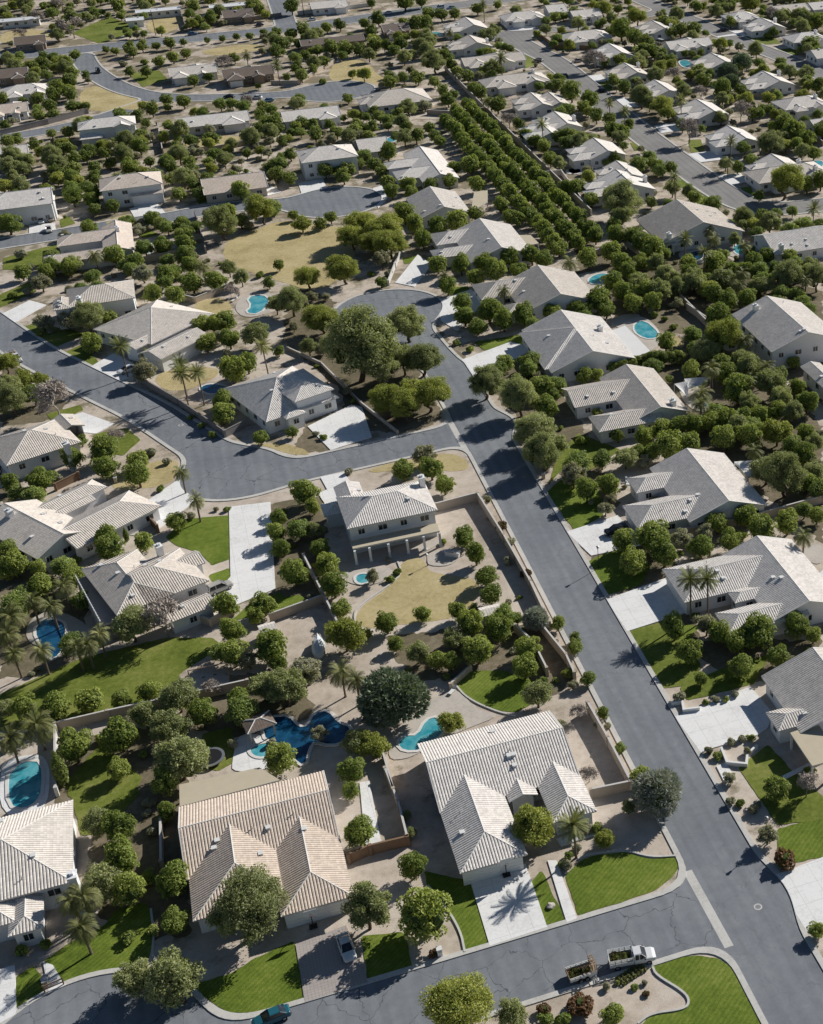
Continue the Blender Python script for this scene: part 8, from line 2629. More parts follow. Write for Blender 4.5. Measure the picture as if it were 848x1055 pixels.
def proto_palm(seed,leaf,nf,droop,ll,dead=0):
    rr=random.Random(seed); V=[];F=[];sh=[]
    for i in range(nf):
        a=i*2.39996+rr.uniform(-.2,.2); el=1.25-1.9*(i/nf)**.9+rr.uniform(-.12,.12); L=rr.uniform(.85,1.05)
        p=Vector((0,0,0)); d=Vector((cos(a)*cos(el),sin(a)*cos(el),sin(el))); side=Vector((-sin(a),cos(a),0)); P=[p.copy()]; Dd=[d.copy()]
        for s in range(9):
            p=p+d*(L/9); P.append(p.copy()); d=(d+Vector((0,0,-droop*(.5+.12*s)))).normalized(); Dd.append(d.copy())
        b=rr.uniform(.25,.8) if i<nf-dead else .95
        for s in range(1,10):
            for k in (0,.5):
                c=P[s-1].lerp(P[s],k); 
                for sg in (-1,1):
                    l=ll*(1.05-abs(s-5)/8)*rr.uniform(.8,1.15); e=(side*sg*.62+Dd[s]*.8+Vector((0,0,-.18))).normalized(); w=Dd[s]*.022
                    o=len(V); V+=[c-w,c+w,c+e*l+w*.3,c+e*l-w*.3]; F.append((o,o+1,o+2,o+3)); sh.append(min(1,max(0,b+rr.gauss(0,.12))))
            o=len(V);t=side*.02; V+=[P[s-1]-t,P[s-1]+t,P[s]+t,P[s]-t]; F.append((o,o+1,o+2,o+3)); sh.append(.7)
    m=bpy.data.meshes.new('crown'); m.from_pydata([tuple(v) for v in V],[],F); m.materials.append(leaf)
    a=m.attributes.new('shade','FLOAT','FACE'); a.data.foreach_set('value',np.array(sh,dtype=np.float32)); m.update()
    t=MB(); pts=[Vector((.03*sin(z*3+seed),.03*cos(z*2),z)) for z in np.linspace(-.02,1,10)]
    for k,(p,q) in enumerate(zip(pts,pts[1:])):
        t.tube(p,q,.085 if k else .12,.075,8); 
    return m,t.mesh('trunk',M['bark_palm'])
PR={}
def protos(k):
    if k in PR: return PR[k]
    r=[]
    if k=='c': r=[proto_round(k,10+i,M['citrus']) for i in range(5)]
    if k=='e': r=[proto_round(k,30+i,M['ever'],n=1800,size=.13) for i in range(3)]
    if k=='r': r=[proto_round(k,20+i,M['citrus'],n=2400,size=.115) for i in range(3)]
    if k=='h': r=[proto_round(k,40+i,M['ever'],zc=1.0,rz=1.) for i in range(2)]
    if k=='m': r=[proto_open(k,50+i,M['mesq'],1.02,.85,9500,.05,34,droop=.15) for i in range(4)]
    if k=='M': r=[proto_open(k,55+i,M['mesq'],1.0,.85,26000,.027,60,rl=(.14,.3),droop=.12) for i in range(3)]
    if k=='Y': r=[proto_open(k,67+i,M['yel'],.95,.82,22000,.03,54,rl=(.15,.32)) for i in range(2)]
    if k=='y': r=[proto_open(k,60+i,M['yel'],.95,.82,7500,.06,28,rl=(.24,.4)) for i in range(4)]
    if k=='o': r=[proto_open(k,70+i,M['olive'],.88,.82,5000,.065,22) for i in range(3)]
    if k=='g': r=[proto_open(k,65+i,M['leafy'],.95,.85,5500,.075,26,rl=(.26,.42),aspect=1.6) for i in range(4)]
    if k=='n': r=[proto_spiky(k,80,M['pine'],1.0,.9,420,.028,.17)]
    if k=='a': r=[proto_spiky(k,90+i,M['pale'],1.0,.9,260,.022,.3) for i in range(2)]
    if k=='b': r=[proto_bare(100+i) for i in range(4)]
    if k=='s': r=[leafball(110+i,M['citrus'] if i%2 else M['olive']) for i in range(4)]
    if k=='f': r=[leafball(120+i,M['red']) for i in range(2)]
    if k=='k': r=[(leaf_mesh('crown',[(0,0,.5+.33*i,.95-.05*abs(i-5)-(.06*(i-8) if i>8 else 0)) for i in range(15)],2600,.22,130,[M['ever'],M['core']],core=[(0,0,2.6,.6),(0,0,1.4,.7),(0,0,3.8,.5)]),trunk_mesh(.6,.12,0,1,M['bark']))]
    if k=='p': r=[proto_palm(140+i,M['palm'],40,.085,.30,4) for i in range(3)]
    if k=='q': r=[proto_palm(150+i,M['palmd'],26,.24,.42,4) for i in range(3)]
    PR[k]=r; return r
def leafball(seed,leaf):
    rr=random.Random(seed); L=[(rr.uniform(-.5,.5),rr.uniform(-.5,.5),rr.uniform(.3,.6),rr.uniform(.35,.5)) for _ in range(7)]
    return leaf_mesh('shrub',L,1100,.15,seed,[leaf,M['core']],core=[(0,0,.4,.5)]),None
NAMES={'c':('citrus_tree','tree'),'e':('evergreen_tree','tree'),'r':('orchard_tree','tree'),'h':('hedge_tree','tree'),'m':('mesquite_tree','tree'),'y':('palo_verde_tree','tree'),'o':('olive_tree','tree'),'g':('leafy_tree','tree'),'n':('pine_tree','tree'),'b':('bare_tree','tree'),'s':('shrub','shrub'),'f':('flowering_shrub','shrub'),'k':('cypress_tree','tree'),'a':('spiky_tree','tree'),'p':('palm_tree','palm'),'q':('feather_palm','palm')}
GROUPS={'c':'round citrus trees in the gardens','e':'round trees of the far gardens','r':'orchard rows beside the block wall','h':'hedge between two houses','m':'mesquite trees','y':'yellow-green trees','o':'olive trees','g':'leafy garden trees','n':'pines','b':'leafless trees','s':'garden shrubs','f':'flowering shrubs','k':'cypresses','a':'pale spiky trees','p':'tall palms','q':'feather palms'}
ORD='leftmost second third fourth fifth sixth seventh eighth ninth tenth eleventh twelfth thirteenth fourteenth fifteenth sixteenth seventeenth eighteenth nineteenth twentieth twenty-first twenty-second twenty-third twenty-fourth twenty-fifth twenty-sixth twenty-seventh twenty-eighth twenty-ninth thirtieth'.split()
DESC={'c':'round dark citrus tree','r':'round orchard tree','h':'clipped hedge tree','m':'feathery mesquite tree','y':'yellow-green tree','o':'grey-green olive tree','n':'dark dense pine','b':'bare leafless tree','s':'small green shrub','f':'reddish flowering shrub','k':'narrow dark cypress','a':'pale spiky tree','p':'tall slim palm','q':'bushy feather palm','g':'loose leafy tree'}
REL={'r':'right of','l':'left of','f':'before','b':'behind'}
def tree_label(k,i,n,rel,an):
    d=DESC[k]; w=REL[rel]+' '+HOUSES[an]['a']
    if n==1: return d+' '+w
    if i==0: return f'leftmost {d} of {n} {w}'
    if i==n-1: return f'rightmost {d} of {n} {w}'
    return f'middle {d} of 3 {w}' if n==3 else f'{ORD[i]} {d} from left, {w}'
TREES=[]
for q in PLANTS.split():
    q=q.split('|'); TREES.append((q[0],float(q[1]),float(q[2]),float(q[3]),tree_label(q[0],int(q[4]),int(q[5]),q[6],int(q[7])),float(q[8]) if len(q)>8 else 0))
nc=0; TREES.sort(key=lambda t:t[3]/hypot(t[1],t[2]),reverse=True)
for i,(k,x,y,R,lb,ph) in enumerate(TREES):
    if k=='c':
        nc+=1
        if nc>285: k='e'
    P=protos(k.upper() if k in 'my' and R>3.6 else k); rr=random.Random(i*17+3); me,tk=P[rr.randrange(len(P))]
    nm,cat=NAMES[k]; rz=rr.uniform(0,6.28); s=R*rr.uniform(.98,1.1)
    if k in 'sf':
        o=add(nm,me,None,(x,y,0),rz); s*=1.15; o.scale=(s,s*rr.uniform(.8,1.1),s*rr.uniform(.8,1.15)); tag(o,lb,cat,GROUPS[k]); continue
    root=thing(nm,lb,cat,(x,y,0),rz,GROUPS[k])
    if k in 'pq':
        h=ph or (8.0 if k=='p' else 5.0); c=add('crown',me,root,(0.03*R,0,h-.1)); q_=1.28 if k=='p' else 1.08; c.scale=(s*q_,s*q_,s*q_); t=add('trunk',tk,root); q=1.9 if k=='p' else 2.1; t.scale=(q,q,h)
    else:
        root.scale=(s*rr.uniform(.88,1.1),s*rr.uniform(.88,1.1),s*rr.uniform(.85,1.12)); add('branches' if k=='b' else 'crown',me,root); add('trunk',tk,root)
# ------------------------------------------------------------------ vehicles
def ring(x,hw,zb,zt,tuck=.86,belt=.55):
    zm=zb+(zt-zb)*belt
    return [(x,-hw*.9,zb),(x,-hw,zb+.12),(x,-hw,zm),(x,-hw*tuck,zt-.04),(x,-hw*tuck*.8,zt),(x,hw*tuck*.8,zt),(x,hw*tuck,zt-.04),(x,hw,zm),(x,hw,zb+.12),(x,hw*.9,zb)]
CARM={}
def wheel_meshes():
    if 'wheel' not in CARM:
        t=MB();n=16
        for r0,r1,y0,y1 in ((.2,.33,-.11,-.11),(.33,.33,-.11,.11),(.33,.2,.11,.11)):
            for i in range(n):
                a,b=2*pi*i/n,2*pi*(i+1)/n; t.poly([(cos(a)*r0,y0,sin(a)*r0),(cos(b)*r0,y0,sin(b)*r0),(cos(b)*r1,y1,sin(b)*r1),(cos(a)*r1,y1,sin(a)*r1)])
        r=MB()
        for y in(-.09,.09): r.poly([(cos(2*pi*i/n)*.21,y,sin(2*pi*i/n)*.21) for i in range(n)])
        for i in range(5):
            a=2*pi*i/5; r.tube((0,-.1,0),(cos(a)*.2,-.1,sin(a)*.2),.03,.025,4); r.tube((0,.1,0),(cos(a)*.2,.1,sin(a)*.2),.03,.025,4)
        CARM['wheel']=(t.mesh('tyre',M['tyre']),r.mesh('rim',M['rim']))
    return CARM['wheel']
SPEC={'sedan':dict(body=[(-2.25,.72,.34,.78),(-2.1,.84,.26,.92),(-1.2,.88,.22,.96),(0,.89,.22,.94),(1.1,.88,.22,.92),(1.9,.82,.24,.80),(2.25,.66,.34,.66)],cab=[(-1.75,.70,.9,.95),(-1.05,.70,.9,1.40),(.15,.70,.9,1.43),(1.05,.70,.88,.93)],wb=1.33),
 'suv':dict(body=[(-2.3,.80,.42,1.0),(-2.2,.90,.34,1.08),(-1.2,.93,.30,1.08),(0,.94,.30,1.08),(1.2,.93,.30,1.05),(2.0,.88,.34,.96),(2.3,.72,.42,.80)],cab=[(-2.15,.78,1.05,1.5),(-1.9,.78,1.05,1.78),(.3,.78,1.05,1.80),(1.15,.76,1.0,1.08)],wb=1.4),
 'van':dict(body=[(-2.4,.85,.42,1.1),(-2.3,.92,.34,1.15),(1.3,.93,.3,1.1),(2.0,.88,.34,1.0),(2.3,.74,.42,.85)],cab=[(-2.35,.84,1.1,1.9),(-2.2,.84,1.1,2.0),(1.0,.84,1.1,1.98),(1.7,.8,1.0,1.15)],wb=1.5)}
def car_parts(kind,color,root,zoff=0):
    S=SPEC[kind]; p=paint(color)
    if ('b',kind) not in CARM:
        b=MB(); b.loft([ring(x,h,a,c) for x,h,a,c in S['body']])
        c=MB(); rs=[]
        for x,h,a,z in S['cab']: rs.append([(x,-h*1.06,a),(x,-h*1.04,a+.1),(x,-h*.84,z-.04),(x,-h*.7,z),(x,h*.7,z),(x,h*.84,z-.04),(x,h*1.04,a+.1),(x,h*1.06,a)])
        c.loft(rs)
        r=MB(); q=S['cab']; x0,x1=q[1][0]+.02,q[2][0]-.02; h=q[1][1]; r.loft([[(x,-h*.86,z-.05),(x,-h*.72,z+.025),(x,h*.72,z+.025),(x,h*.86,z-.05)] for x,z in ((x0,q[1][3]),(x1,q[2][3]))])
        for sg in(-1,1):   # pillars
            for xa,za,xb,zb in ((q[0][0],q[0][2]+.05,q[1][0],q[1][3]),(q[3][0],q[3][2]+.03,q[2][0],q[2][3]),((x0+x1)/2-.1,q[1][2],(x0+x1)/2-.1,q[1][3]-.03)):
                r.tube((xa,sg*h*1.05,za),(xb,sg*h*.82,zb),.045,.04,5)
        CARM[('b',kind)]=(b.mesh('body',p,smooth=False,weld=True),c.mesh('window',M['glass'],weld=True),r.mesh('roof_panel',p))
    bm,cm,rm=CARM[('b',kind)]
    res=[]
    for nm,me in(('body',bm),('window',cm),('roof_panel',rm)):
        key=(nm,kind,color)
        if key not in CARM:
            m2=me.copy()
            if nm!='window': m2.materials[0]=p
            CARM[key]=m2
        o=add(nm,CARM[key],root,(0,0,zoff))
        if nm=='body':
            bv=o.modifiers.new('round','BEVEL'); bv.width=.05; bv.segments=2; bv.limit_method='ANGLE'
    t,r=wheel_meshes(); hw=S['body'][2][1]-.1
    for sx in(-1,1):
        for sy in(-1,1):
            w=add('wheel',None,root,(sx*S['wb'],sy*hw,.33)); w.empty_display_size=.1; add('tyre',t,w); add('rim',r,w)
    xf=S['body'][-1]; xr=S['body'][0]
    for sy in(-1,1):
        k=MB();k.box(xf[0]-.28,sy*.55-.16,xf[3]-.12,xf[0]-.02,sy*.55+.16,xf[3]+.02); k.build('headlight',M['lamp_glass'],root)
        k=MB();k.box(xr[0]-.03,sy*.6-.14,xr[3]-.18,xr[0]+.12,sy*.6+.14,xr[3]-.02); k.build('tail_light',M['red_light'],root)
def pickup(root,cargo=True):
    p=paint('white')
    b=MB(); b.loft([ring(x,h,a,c,.92) for x,h,a,c in ((.35,.96,.42,1.12),(.5,.98,.40,1.15),(1.6,.98,.40,1.15),(1.7,.98,.40,1.14),(2.65,.95,.42,1.10),(3.0,.86,.46,.98),(3.1,.7,.5,.85))]); o=b.build('body',p,root,weld=True)
    bv=o.modifiers.new('round','BEVEL'); bv.width=.06; bv.segments=2; bv.limit_method='ANGLE'
    c=MB(); c.loft([[(x,-h*1.05,a),(x,-h*.86,z-.04),(x,-h*.7,z),(x,h*.7,z),(x,h*.86,z-.04),(x,h*1.05,a)] for x,h,a,z in ((.36,.84,1.1,1.80),(.5,.84,1.1,1.86),(1.25,.84,1.1,1.86),(1.95,.80,1.1,1.16))]); c.build('window',M['glass'],root)
    r=MB(); r.loft([[(x,-.74,z-.06),(x,-.6,z+.02),(x,.6,z+.02),(x,.74,z-.06)] for x,z in ((.36,1.86),(1.3,1.87))])
    for s in(-1,1): r.tube((.42,s*.88,1.12),(.42,s*.74,1.82),.09,.08,6); r.tube((1.95,s*.84,1.16),(1.28,s*.7,1.84),.05,.045,5); r.tube((1.0,s*.9,1.12),(1.0,s*.74,1.82),.06,.05,5)
    r.build('roof_panel',p,root)
    bed=MB(); bed.box(-2.7,-.98,.62,.3,.98,.74); 
    for y in(-.98,.93): bed.box(-2.7,y,.74,.3,y+.05,1.2)
    bed.box(-2.7,-.93,.74,-2.65,.93,1.2); bed.box(.22,-.93,.74,.27,.93,1.2); bed.build('cargo_bed',p,root)
    rk=MB()
    for y in(-.96,.96):
        for x in(-2.66,-1.95,-1.2,-.5,.24): rk.box(x-.04,y-.035,1.2,x+.04,y+.035,1.75)
        for z in(1.38,1.56,1.72): rk.box(-2.7,y-.02,z,.28,y+.02,z+.07)
    for z in(1.38,1.56,1.72): rk.box(-2.68,-.94,z,-2.64,.94,z+.07)
    rk.build('stake_rack',M['white'],root)
    t,rm=wheel_meshes()
    for sx in(-1.75,2.15):
        for sy in(-1,1):
            w=add('wheel',None,root,(sx,sy*.88,.37)); w.scale=(1.12,1.12,1.12); add('tyre',t,w); add('rim',rm,w)
    for sy in(-1,1):
        k=MB();k.box(2.92,sy*.6-.17,.72,3.09,sy*.6+.17,.92);k.build('headlight',M['lamp_glass'],root)
        k=MB();k.box(.95+.62,sy*1.02-.12,1.18,.95+.8,sy*1.02+.12,1.36);k.build('side_mirror',M['black'],root)
def at2(a,b): return ((a[0]+b[0])/2,(a[1]+b[1])/2,.02),atan2(a[1]-b[1],a[0]-b[0])
for p,rz,k,c,l,ln in CARS:
    onroad=float(sdf(np.array([p[0]]),np.array([p[1]]))[0])<0.
    if k=='truck':
        root=thing('work_truck',l,'truck',(p[0],p[1],.02),rz); pickup(root)
        k_=MB(); 
        rr=random.Random(3)
        for i in range(14): x,y=rr.uniform(-2.4,0),rr.uniform(-.7,.7); k_.box(x-.3,y-.15,.75,x+.3,y+.15,1.0+rr.random()*.6)
        k_.build('cargo',M['wood'],root); continue
    root=thing('parked_car',l,'car',(p[0],p[1],.022 if onroad else .15),rz,'cars of the neighbourhood'); car_parts(k,c,root)
loc,rz=at2(X['truckF'],X['truckR']); root=thing('pickup_truck','white pickup with a staked bed full of cut branches by the bottom kerb','truck',loc,rz); pickup(root); TR=root
rr=random.Random(5)
cl=leaf_mesh('clippings',[(rr.uniform(-2.3,-.1),rr.uniform(-.6,.6),rr.uniform(.85,1.2),rr.uniform(.3,.5)) for _ in range(16)],2600,.16,7,[M['clip'],M['core']],core=[(-.7,0,.95,.6),(-1.7,0,.95,.6)],squash=.7)
cp=add('branch_pile',cl,None,loc,rz); tag(cp,'heap of cut branches in the bed of the white pickup','garden waste')
loc,rz=at2(X['trailF'],X['trailR']); root=thing('utility_trailer','open utility trailer with racks behind the white pickup','trailer',loc,rz)
k=MB();k.box(-1.7,-.95,.55,1.7,.95,.65);k.build('deck',M['wood'],root)
for y,nm in((-.97,0),(.93,0)):
    k=MB();k.box(-1.72,y,.5,1.72,y+.05,.95)
    k.box(-1.72,y-.01,1.1,1.72,y+.06,1.18)
    for x in np.linspace(-1.66,1.66,6): k.box(x-.03,y,.95,x+.03,y+.05,1.1)
    k.build('side_panel',M['white'],root)
k=MB();k.box(-1.75,-.92,.65,-1.7,.92,1.2);k.build('tailgate',M['wood'],root)
k=MB()
for x in(1.2,1.45,1.7): 
    for y in(-.9,.84): k.box(x,y,.65,x+.06,y+.06,2.0)
for z in(1.0,1.35,1.7,1.98):
    for x in(1.2,1.7): k.box(x+.01,-.92,z,x+.05,.92,z+.1)
for y in np.linspace(-.85,.75,5): k.box(1.2,y,2.08,1.76,y+.12,2.13)
k.build('front_rack',M['wood'],root)
for x in(-1.5,-.6,.4): k=MB();k.tube((x,.9,1.15),(x-.1,1.0,2.1),.025,.02,5);k.build('tool_handle',M['white'],root)
k=MB();k.tube((1.7,-.5,.55),(2.9,0,.5),.05,.05,6);k.tube((1.7,.5,.55),(2.9,0,.5),.05,.05,6);k.build('tow_bar',M['metal'],root)
t,rm=wheel_meshes()
for x in(-.4,.4):
    for y in(-1.07,1.07):
        w=add('wheel',None,root,(x,y,.33)); add('tyre',t,w); add('rim',rm,w)
rr=random.Random(8)
cl=leaf_mesh('clippings',[(rr.uniform(-1.4,1.0),rr.uniform(-.6,.6),rr.uniform(.7,.85),rr.uniform(.2,.35)) for _ in range(12)],1300,.16,9,[M['clip'],M['core']],squash=.6)
cp=add('branch_pile',cl,None,loc,rz); tag(cp,'thin heap of branches and tools lying in the open trailer','garden waste')
# ------------------------------------------------------------------ small things
x,y=X['tramp']; root=thing('trampoline','round trampoline on the dark lawn behind the tan house','trampoline',(x,y,.07))
k=MB();k.poly([(cos(i*pi/16)*1.75,sin(i*pi/16)*1.75,.62) for i in range(32)]);k.build('mat',M['black'],root)
k=MB()
for i in range(32):
    a,b=i*pi/16,(i+1)*pi/16; k.poly([(cos(a)*1.75,sin(a)*1.75,.64),(cos(a)*2.15,sin(a)*2.15,.64),(cos(b)*2.15,sin(b)*2.15,.64),(cos(b)*1.75,sin(b)*1.75,.64)]); k.poly([(cos(a)*2.15,sin(a)*2.15,.64),(cos(a)*2.15,sin(a)*2.15,.5),(cos(b)*2.15,sin(b)*2.15,.5),(cos(b)*2.15,sin(b)*2.15,.64)])
k.build('pad_ring',M['metal'],root)
for i in range(6):
    k=MB();a=i*pi/3;k.tube((cos(a)*2.05,sin(a)*2.05,0),(cos(a)*2.05,sin(a)*2.05,.5),.04,.04,5);k.build('leg',M['metal'],root)
a,b=X['play'],X['play2']; dx,dy=b[0]-a[0],b[1]-a[1]; L=min(6.,hypot(dx,dy)); rz=atan2(dy,dx)
root=thing('swing_set','wooden swing set standing in the grey sand pit','swing set',(a[0],a[1],.05),rz)
k=MB();k.tube((0,0,2.3),(L,0,2.3),.08,.08,6);k.build('beam',M['wood'],root)
for x_ in(0,L):
    for s in(-1,1): k=MB();k.tube((x_,s*1.1,0),(x_,0,2.3),.07,.07,5);k.build('leg',M['wood'],root)
for i in range(2):
    k=MB();x_=L*(.35+.3*i)
    for s in(-.2,.2): k.tube((x_+s,0,2.3),(x_+s,0,.5),.012,.012,4)
    k.box(x_-.25,-.1,.46,x_+.25,.1,.5);k.build('swing',M['black'],root)
def shed(p,rz,w,d,h,l,nm='garden_shed',rm='rg',wm='stucco_t'):
    root=thing(nm,l,'shed',(p[0],p[1],0),rz); k=MB(); k.box(-w/2,-d/2,0,w/2,d/2,h); k.build('wall',M[wm],root)
    k=MB(); o=.3; rh=h+d*.2
    for s in(-1,1): k.poly([(-w/2-o,s*(d/2+o),h-.06),(w/2+o,s*(d/2+o),h-.06),(w/2+o,0,rh),(-w/2-o,0,rh)][::1 if s<0 else -1],0,[(0,0),(w,0),(w,d/2),(0,d/2)]); k.poly([(-w/2-o,s*(d/2+o),h-.16),(w/2+o,s*(d/2+o),h-.16),(w/2+o,s*(d/2+o),h-.06),(-w/2-o,s*(d/2+o),h-.06)])
    for e in(-1,1): k.poly([(e*w/2,-d/2,h),(e*w/2,d/2,h),(e*w/2,0,rh-.08)])
    k.build('roof',M[rm],root); k=MB(); k.box(-.5,-d/2-.05,0,.5,-d/2-.003,min(2.,h-.1)); k.build('door',M['wall_brown'],root); return root
shed(X['shed'],.1,2.2,1.8,2.0,'small tan playhouse shed above the big lawn')
shed(X['shed2'],0,3.0,2.2,2.1,'grey roofed garden shed at the end of the gravel yard')
a,b=X['lshed']; L=hypot(b[0]-a[0],b[1]-a[1]); shed(((a[0]+b[0])/2,(a[1]+b[1])/2+2),atan2(b[1]-a[1],b[0]-a[0]),max(8,min(L,15)),4,2.6,'long low shed with a white roof before the two storey house','long_shed','rw','stucco')
p=X['cabana']; root=thing('pool_cabana','small tiled cabana by the lagoon pool','cabana',(p[0],p[1],.1),.2)
mb=build_roof([[-2.2,-1.8,2.2,1.8,'x','hh',2.3,0]],PITCH); mb.build('roof',[M['rb'],M['trim'],M['cap']],root)
for sx in(-1.8,1.8):
    for sy in(-1.4,1.4): k=MB();k.box(sx-.12,sy-.12,0,sx+.12,sy+.12,2.3);k.build('post',M['stucco_t'],root)
# covered boat
p=X['tarp']; root=thing('covered_boat','boat under a pale blue-white cover on the bare gravel yard','boat',(p[0],p[1],0),1.45)
k=MB();R_=[]
for x_,w,z in((-2.8,.15,.9),(-2.5,.7,1.05),(-1,1.05,1.25),(.5,1.1,1.5),(1.8,.8,1.35),(2.8,.15,1.2)): R_.append([(x_,-w*.8,.45),(x_,-w,.8),(x_,-w*.55,z+.2),(x_,0,z+.45),(x_,w*.55,z+.2),(x_,w,.8),(x_,w*.8,.45)])
k.loft(R_);k.build('cover',M['tarp'],root)
k=MB();k.box(-2.6,-.5,.25,3.4,.5,.42)
k.build('trailer_frame',M['metal'],root)
for sy in(-1,1): w=add('wheel',None,root,(-.6,sy*.85,.33)); add('tyre',t,w); add('rim',rm,w)
for p,l in zip(X['mail'],('white kerbside mailbox pillar near the dark round tree','grey mailbox pillar at the bottom left kerb','mailbox pillar under the trees right of the main street','dark mailbox pillar at the columned house drive')):
    if float(sdf(np.array([p[0]]),np.array([p[1]]))[0])<.5: p=push([p,p,p],1.2)[0]
    root=thing('mailbox',l,'mailbox',(p[0],p[1],0)); k=MB();k.box(-.3,-.3,0,.3,.3,1.15);k.build('pillar',M['stucco'] if 'white' in l else M['wall_tan'],root); k=MB();k.box(-.36,-.36,1.15,.36,.36,1.28);k.build('cap',M['white'] if 'white' in l else M['trim'],root); k=MB();k.box(-.18,-.32,.75,.18,-.302,1.0);k.build('door',M['metal'],root)
for p,l in zip(X['hoop'],('basketball hoop at the grey corner house garage','basketball hoop between the tan house garage doors')):
    root=thing('basketball_hoop',l,'basketball hoop',(p[0],p[1],.15)); k=MB();k.box(-.5,-.35,0,.5,.35,.22);k.build('base',M['black'],root); k=MB();k.tube((0,0,.2),(0,0,2.6),.06,.06,6);k.tube((0,0,2.6),(0,-.6,3.0),.05,.05,6);k.build('pole',M['black'],root)
    k=MB();k.box(-.8,-.65,2.6,.8,-.61,3.6);k.build('backboard',M['white'],root); k=MB()
    for i in range(12): a,b=i*pi/6,(i+1)*pi/6; k.tube((cos(a)*.23,-.9+sin(a)*.23,2.85),(cos(b)*.23,-.9+sin(b)*.23,2.85),.015,.015,4)
    k.build('rim',M['red_light'],root)
def rock_mesh(seed,s=1.):
    bm=bmesh.new(); bmesh.ops.create_icosphere(bm,subdivisions=2,radius=1); rr=random.Random(seed)
    for v in bm.verts: v.co*=s*rr.uniform(.8,1.15); v.co.z*=.62
    me=bpy.data.meshes.new('rock'); bm.to_mesh(me); bm.free(); me.materials.append(M['rock']); return me
for p,l in zip(X['rock'],('pale boulder on the narrow lawn beside the white drive','pale boulder near the bottom left garden gate')):
    o=add('boulder',rock_mesh(3,.55),None,(p[0],p[1],.2)); tag(o,l,'boulder')
for (nm,pp,l) in (('sailA',X['sailA'],'large white shade sail over the patio'),('sailB',X['sailB'],'smaller white shade sail left of the large one')):
    root=thing('shade_sail',l,'shade sail',(pp[0][0],pp[0][1],0)); zs=[3.2,3.4,2.5,2.4]; o=pp[0]; k=MB(); n=6
    Q=[Vector((q[0]-o[0],q[1]-o[1],zs[i])) for i,q in enumerate(pp)]
    if len(Q)==3: Q.append(Q[2])
    g_=[[Q[0].lerp(Q[1],i/n).lerp(Q[3].lerp(Q[2],i/n),j/n)+Vector((0,0,-.5*sin(pi*i/n)*sin(pi*j/n))) for j in range(n+1)] for i in range(n+1)]
    for i in range(n):
        for j in range(n):
            q4=[g_[i][j],g_[i+1][j],g_[i+1][j+1],g_[i][j+1]]
            if (q4[2]-q4[3]).length<1e-4: q4=q4[:3]
            k.poly(q4)
    k.build('canopy',M['sail'],root)
    for q in Q[:len(pp)]: k=MB();k.tube((q.x,q.y,0),(q.x,q.y,q.z),.06,.05,6);k.build('post',M['metal'],root)
SUNV=Vector((cos(radians(SUNAZ))*cos(radians(SUNEL)),sin(radians(SUNAZ))*cos(radians(SUNEL)),sin(radians(SUNEL))))
for p,l in ((X['lamp'][0],'thin street lamp right of the main street near the bottom'),(X['lamp'][1],'thin street lamp beside the black car house drive'),(X['rings'][0],'garden lamp post in the dry lawn yard')):
    hh=4.6 if 'street' in l else 2.4; f=hh/math.tan(radians(SUNEL)) if 'street' in l else 0
    q=(p[0]+cos(radians(SUNAZ))*f,p[1]+sin(radians(SUNAZ))*f)
    root=thing('street_lamp' if f else 'garden_lamp',l,'lamp post',(q[0],q[1],0)); k=MB();k.tube((0,0,0),(0,0,hh-.4),.07,.05,8);k.tube((0,0,0),(0,0,.35),.12,.09,8);k.build('pole',M['black'],root)
    k=MB();k.tube((0,0,hh-.4),(0,0,hh),.16,.24,8);k.tube((0,0,hh),(0,0,hh+.15),.28,.04,8);k.build('lantern',M['metal'],root)
for i,(x_,y_,l) in enumerate(((3,686,'left utility pole on the arterial verge'),(50,700,'utility pole behind the stable'),(71,700,'utility pole at the side lane corner'))):
    root=thing('utility_pole',l,'utility pole',(x_,y_,0)); k=MB();k.tube((0,0,0),(0,0,11),.18,.12,8);k.build('pole',M['bark'],root); k=MB();k.box(-1.2,-.06,10.1,1.2,.06,10.25);k.build('crossarm',M['bark'],root)
for p,l in zip(X['manhole'],('manhole cover in the main street','manhole cover in the curved street knuckle','manhole cover on the curved street')):
    k=MB();k.tube((0,0,0),(0,0,.012),.55,.55,20); o=k.build('manhole_cover',M['kerb']); o.location=(p[0],p[1],.021); tag(o,l,'manhole')
    k=MB();k.tube((0,0,.012),(0,0,.017),.36,.36,20); k.build('lid',M['metal'],o)
# deck railing of the balcony deck
a,b=X['deckrail']; root=thing('deck_railing','white baluster railing along the left deck edge','railing',(a[0],a[1],0),atan2(b[1]-a[1],b[0]-a[0])); L=hypot(b[0]-a[0],b[1]-a[1])
k=MB();k.box(0,-.06,3.7,L,.06,3.8);k.box(0,-.05,2.82,L,.05,2.9);k.build('rail',M['white'],root)
k=MB()
n=int(L/.9)
for i in range(n+1): k.box(i*L/n-.1,-.1,0 if i%3==0 else 2.9,i*L/n+.1,.1,3.9)
k.build('baluster',M['white'],root)
# outdoor kitchen in the columned yard
p=X['bbq']; root=thing('outdoor_kitchen','white masonry barbecue counter on the curved garden terrace','barbecue',(p[0],p[1],.1),-.6); k=MB();k.box(-1.3,-.4,0,1.3,.4,.9);k.build('counter',M['stucco'],root); k=MB();k.box(-1.4,-.5,.9,1.4,.5,1.0);k.build('worktop',M['coping'],root); k=MB();k.box(-.45,-.4,1.0,.45,.3,1.3);k.build('grill',M['metal'],root)
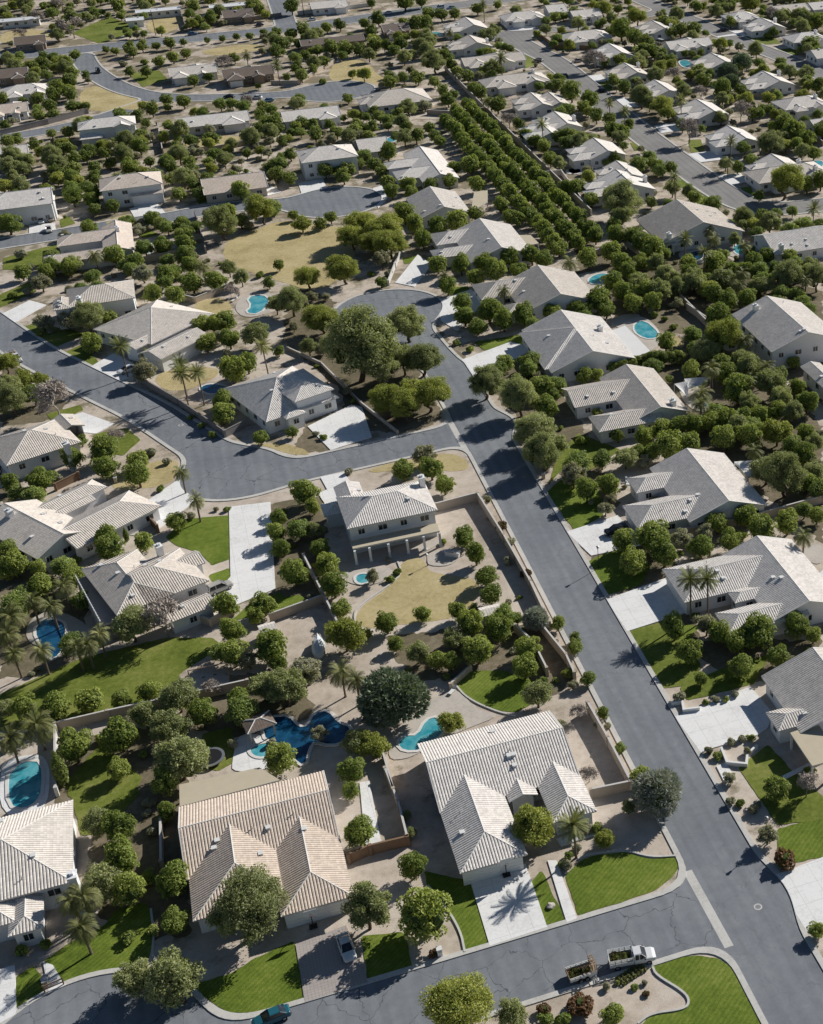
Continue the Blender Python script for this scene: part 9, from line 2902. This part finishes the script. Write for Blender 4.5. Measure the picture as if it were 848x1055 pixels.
# stepped planters of the walled planter house
st=X['steps']
for pp,l in ((st[:4],'upper stepped white planter wall beside the white drive'),(st[4:],'lower stepped white planter wall below the white drive')):
    if len(pp)<2: continue
    mb=MB(); ribbon(mb,[tuple(q) for q in pp],.35,0,.7); tag(mb.build('planter_wall',M['white']),l,'planter')
for p,l in zip(X['loung'],('left white deck chair at the dry park pool','right white deck chair at the dry park pool','grey deck chair at the turquoise kidney pool','white lounge chair near the lawn kerb')):
    root=thing('deck_chair',l,'deck chair',(p[0],p[1],.12),.8); k=MB();k.box(-.9,-.3,.28,.35,.3,.34);k.build('seat',M['white'],root); k=MB();k.poly([(.35,-.3,.31),(.35,.3,.31),(.95,.3,.75),(.95,-.3,.75)]);k.poly([(.95,-.3,.70),(.95,.3,.70),(.35,.3,.26),(.35,-.3,.26)]);k.build('backrest',M['white'],root)
    for sx in(-.8,.3):
        for sy in(-.25,.25): k=MB();k.box(sx-.03,sy-.03,0,sx+.03,sy+.03,.28);k.build('leg',M['metal'],root)
p=X['bench'][0]; root=thing('garden_gate','little wooden garden gate arch on the bottom left path','gate',(p[0],p[1],.1),.2)
for s in(-1,1): k=MB();k.box(s*1.1-.08,-.08,0,s*1.1+.08,.08,1.2);k.build('post',M['wall_brown'],root)
k=MB();k.box(-1.1,-.04,.95,1.1,.04,1.1);k.box(-1.1,-.04,.4,1.1,.04,.55);k.build('crossbar',M['wall_brown'],root)
p=X['pallet']; root=thing('wood_pallet','flat bed of dry tan plants in the kerbside gravel','planting',(p[0],p[1],0),.32)
cl=leaf_mesh('dry_plants',[(x_*.55-1.6,y_*.5-.5,.15,.28) for x_ in range(7) for y_ in range(3)],1600,.16,17,[M['palmd'],M['core']]); add('foliage',cl,root)
rr=random.Random(14)
for i in range(9):
    p=X['debris']; o=add('rubble_block',rock_mesh(20+i,.2),None,(p[0]+rr.uniform(-1.8,1.8),p[1]+rr.uniform(-.35,.35)+.3*rr.random(),.1)); tag(o,'pale rubble stone heaped at the kerb beside the trailer','rubble','rubble by the trailer')
# ------------------------------------------------------------------ light, sky, camera
w=bpy.data.worlds.new('World'); SC.world=w; w.use_nodes=True; nt=w.node_tree; bg=nt.nodes['Background']
sk=nt.nodes.new('ShaderNodeTexSky'); sk.sky_type='NISHITA'; sk.sun_disc=False; sk.sun_elevation=radians(SUNEL); sk.sun_rotation=radians(90-SUNAZ); sk.altitude=400; sk.dust_density=.3; sk.ozone_density=2.5
nt.links.new(sk.outputs[0],bg.inputs[0]); bg.inputs[1].default_value=SKY
sun=bpy.data.lights.new('sun','SUN'); sun.energy=SUN; sun.angle=radians(.5); sun.color=(1.,.965,.905)
so=bpy.data.objects.new('sun',sun); COL.objects.link(so); so.rotation_euler=SUNV.to_track_quat('Z','Y').to_euler(); so.location=(0,0,300)
cam=bpy.data.cameras.new('camera'); co=bpy.data.objects.new('camera',cam); COL.objects.link(co)
cam.sensor_fit='VERTICAL'; cam.sensor_height=24; cam.lens=CAM['lens']; cam.shift_x=CAM['shift']; cam.clip_start=1; cam.clip_end=12000
co.matrix_world=Matrix(CAM['m']); SC.camera=co
SC.view_settings.view_transform='Standard'; SC.view_settings.look='None'; SC.view_settings.exposure=0; SC.view_settings.gamma=1
SC.cycles.max_bounces=5; SC.cycles.diffuse_bounces=2; SC.cycles.glossy_bounces=2; SC.cycles.transmission_bounces=2
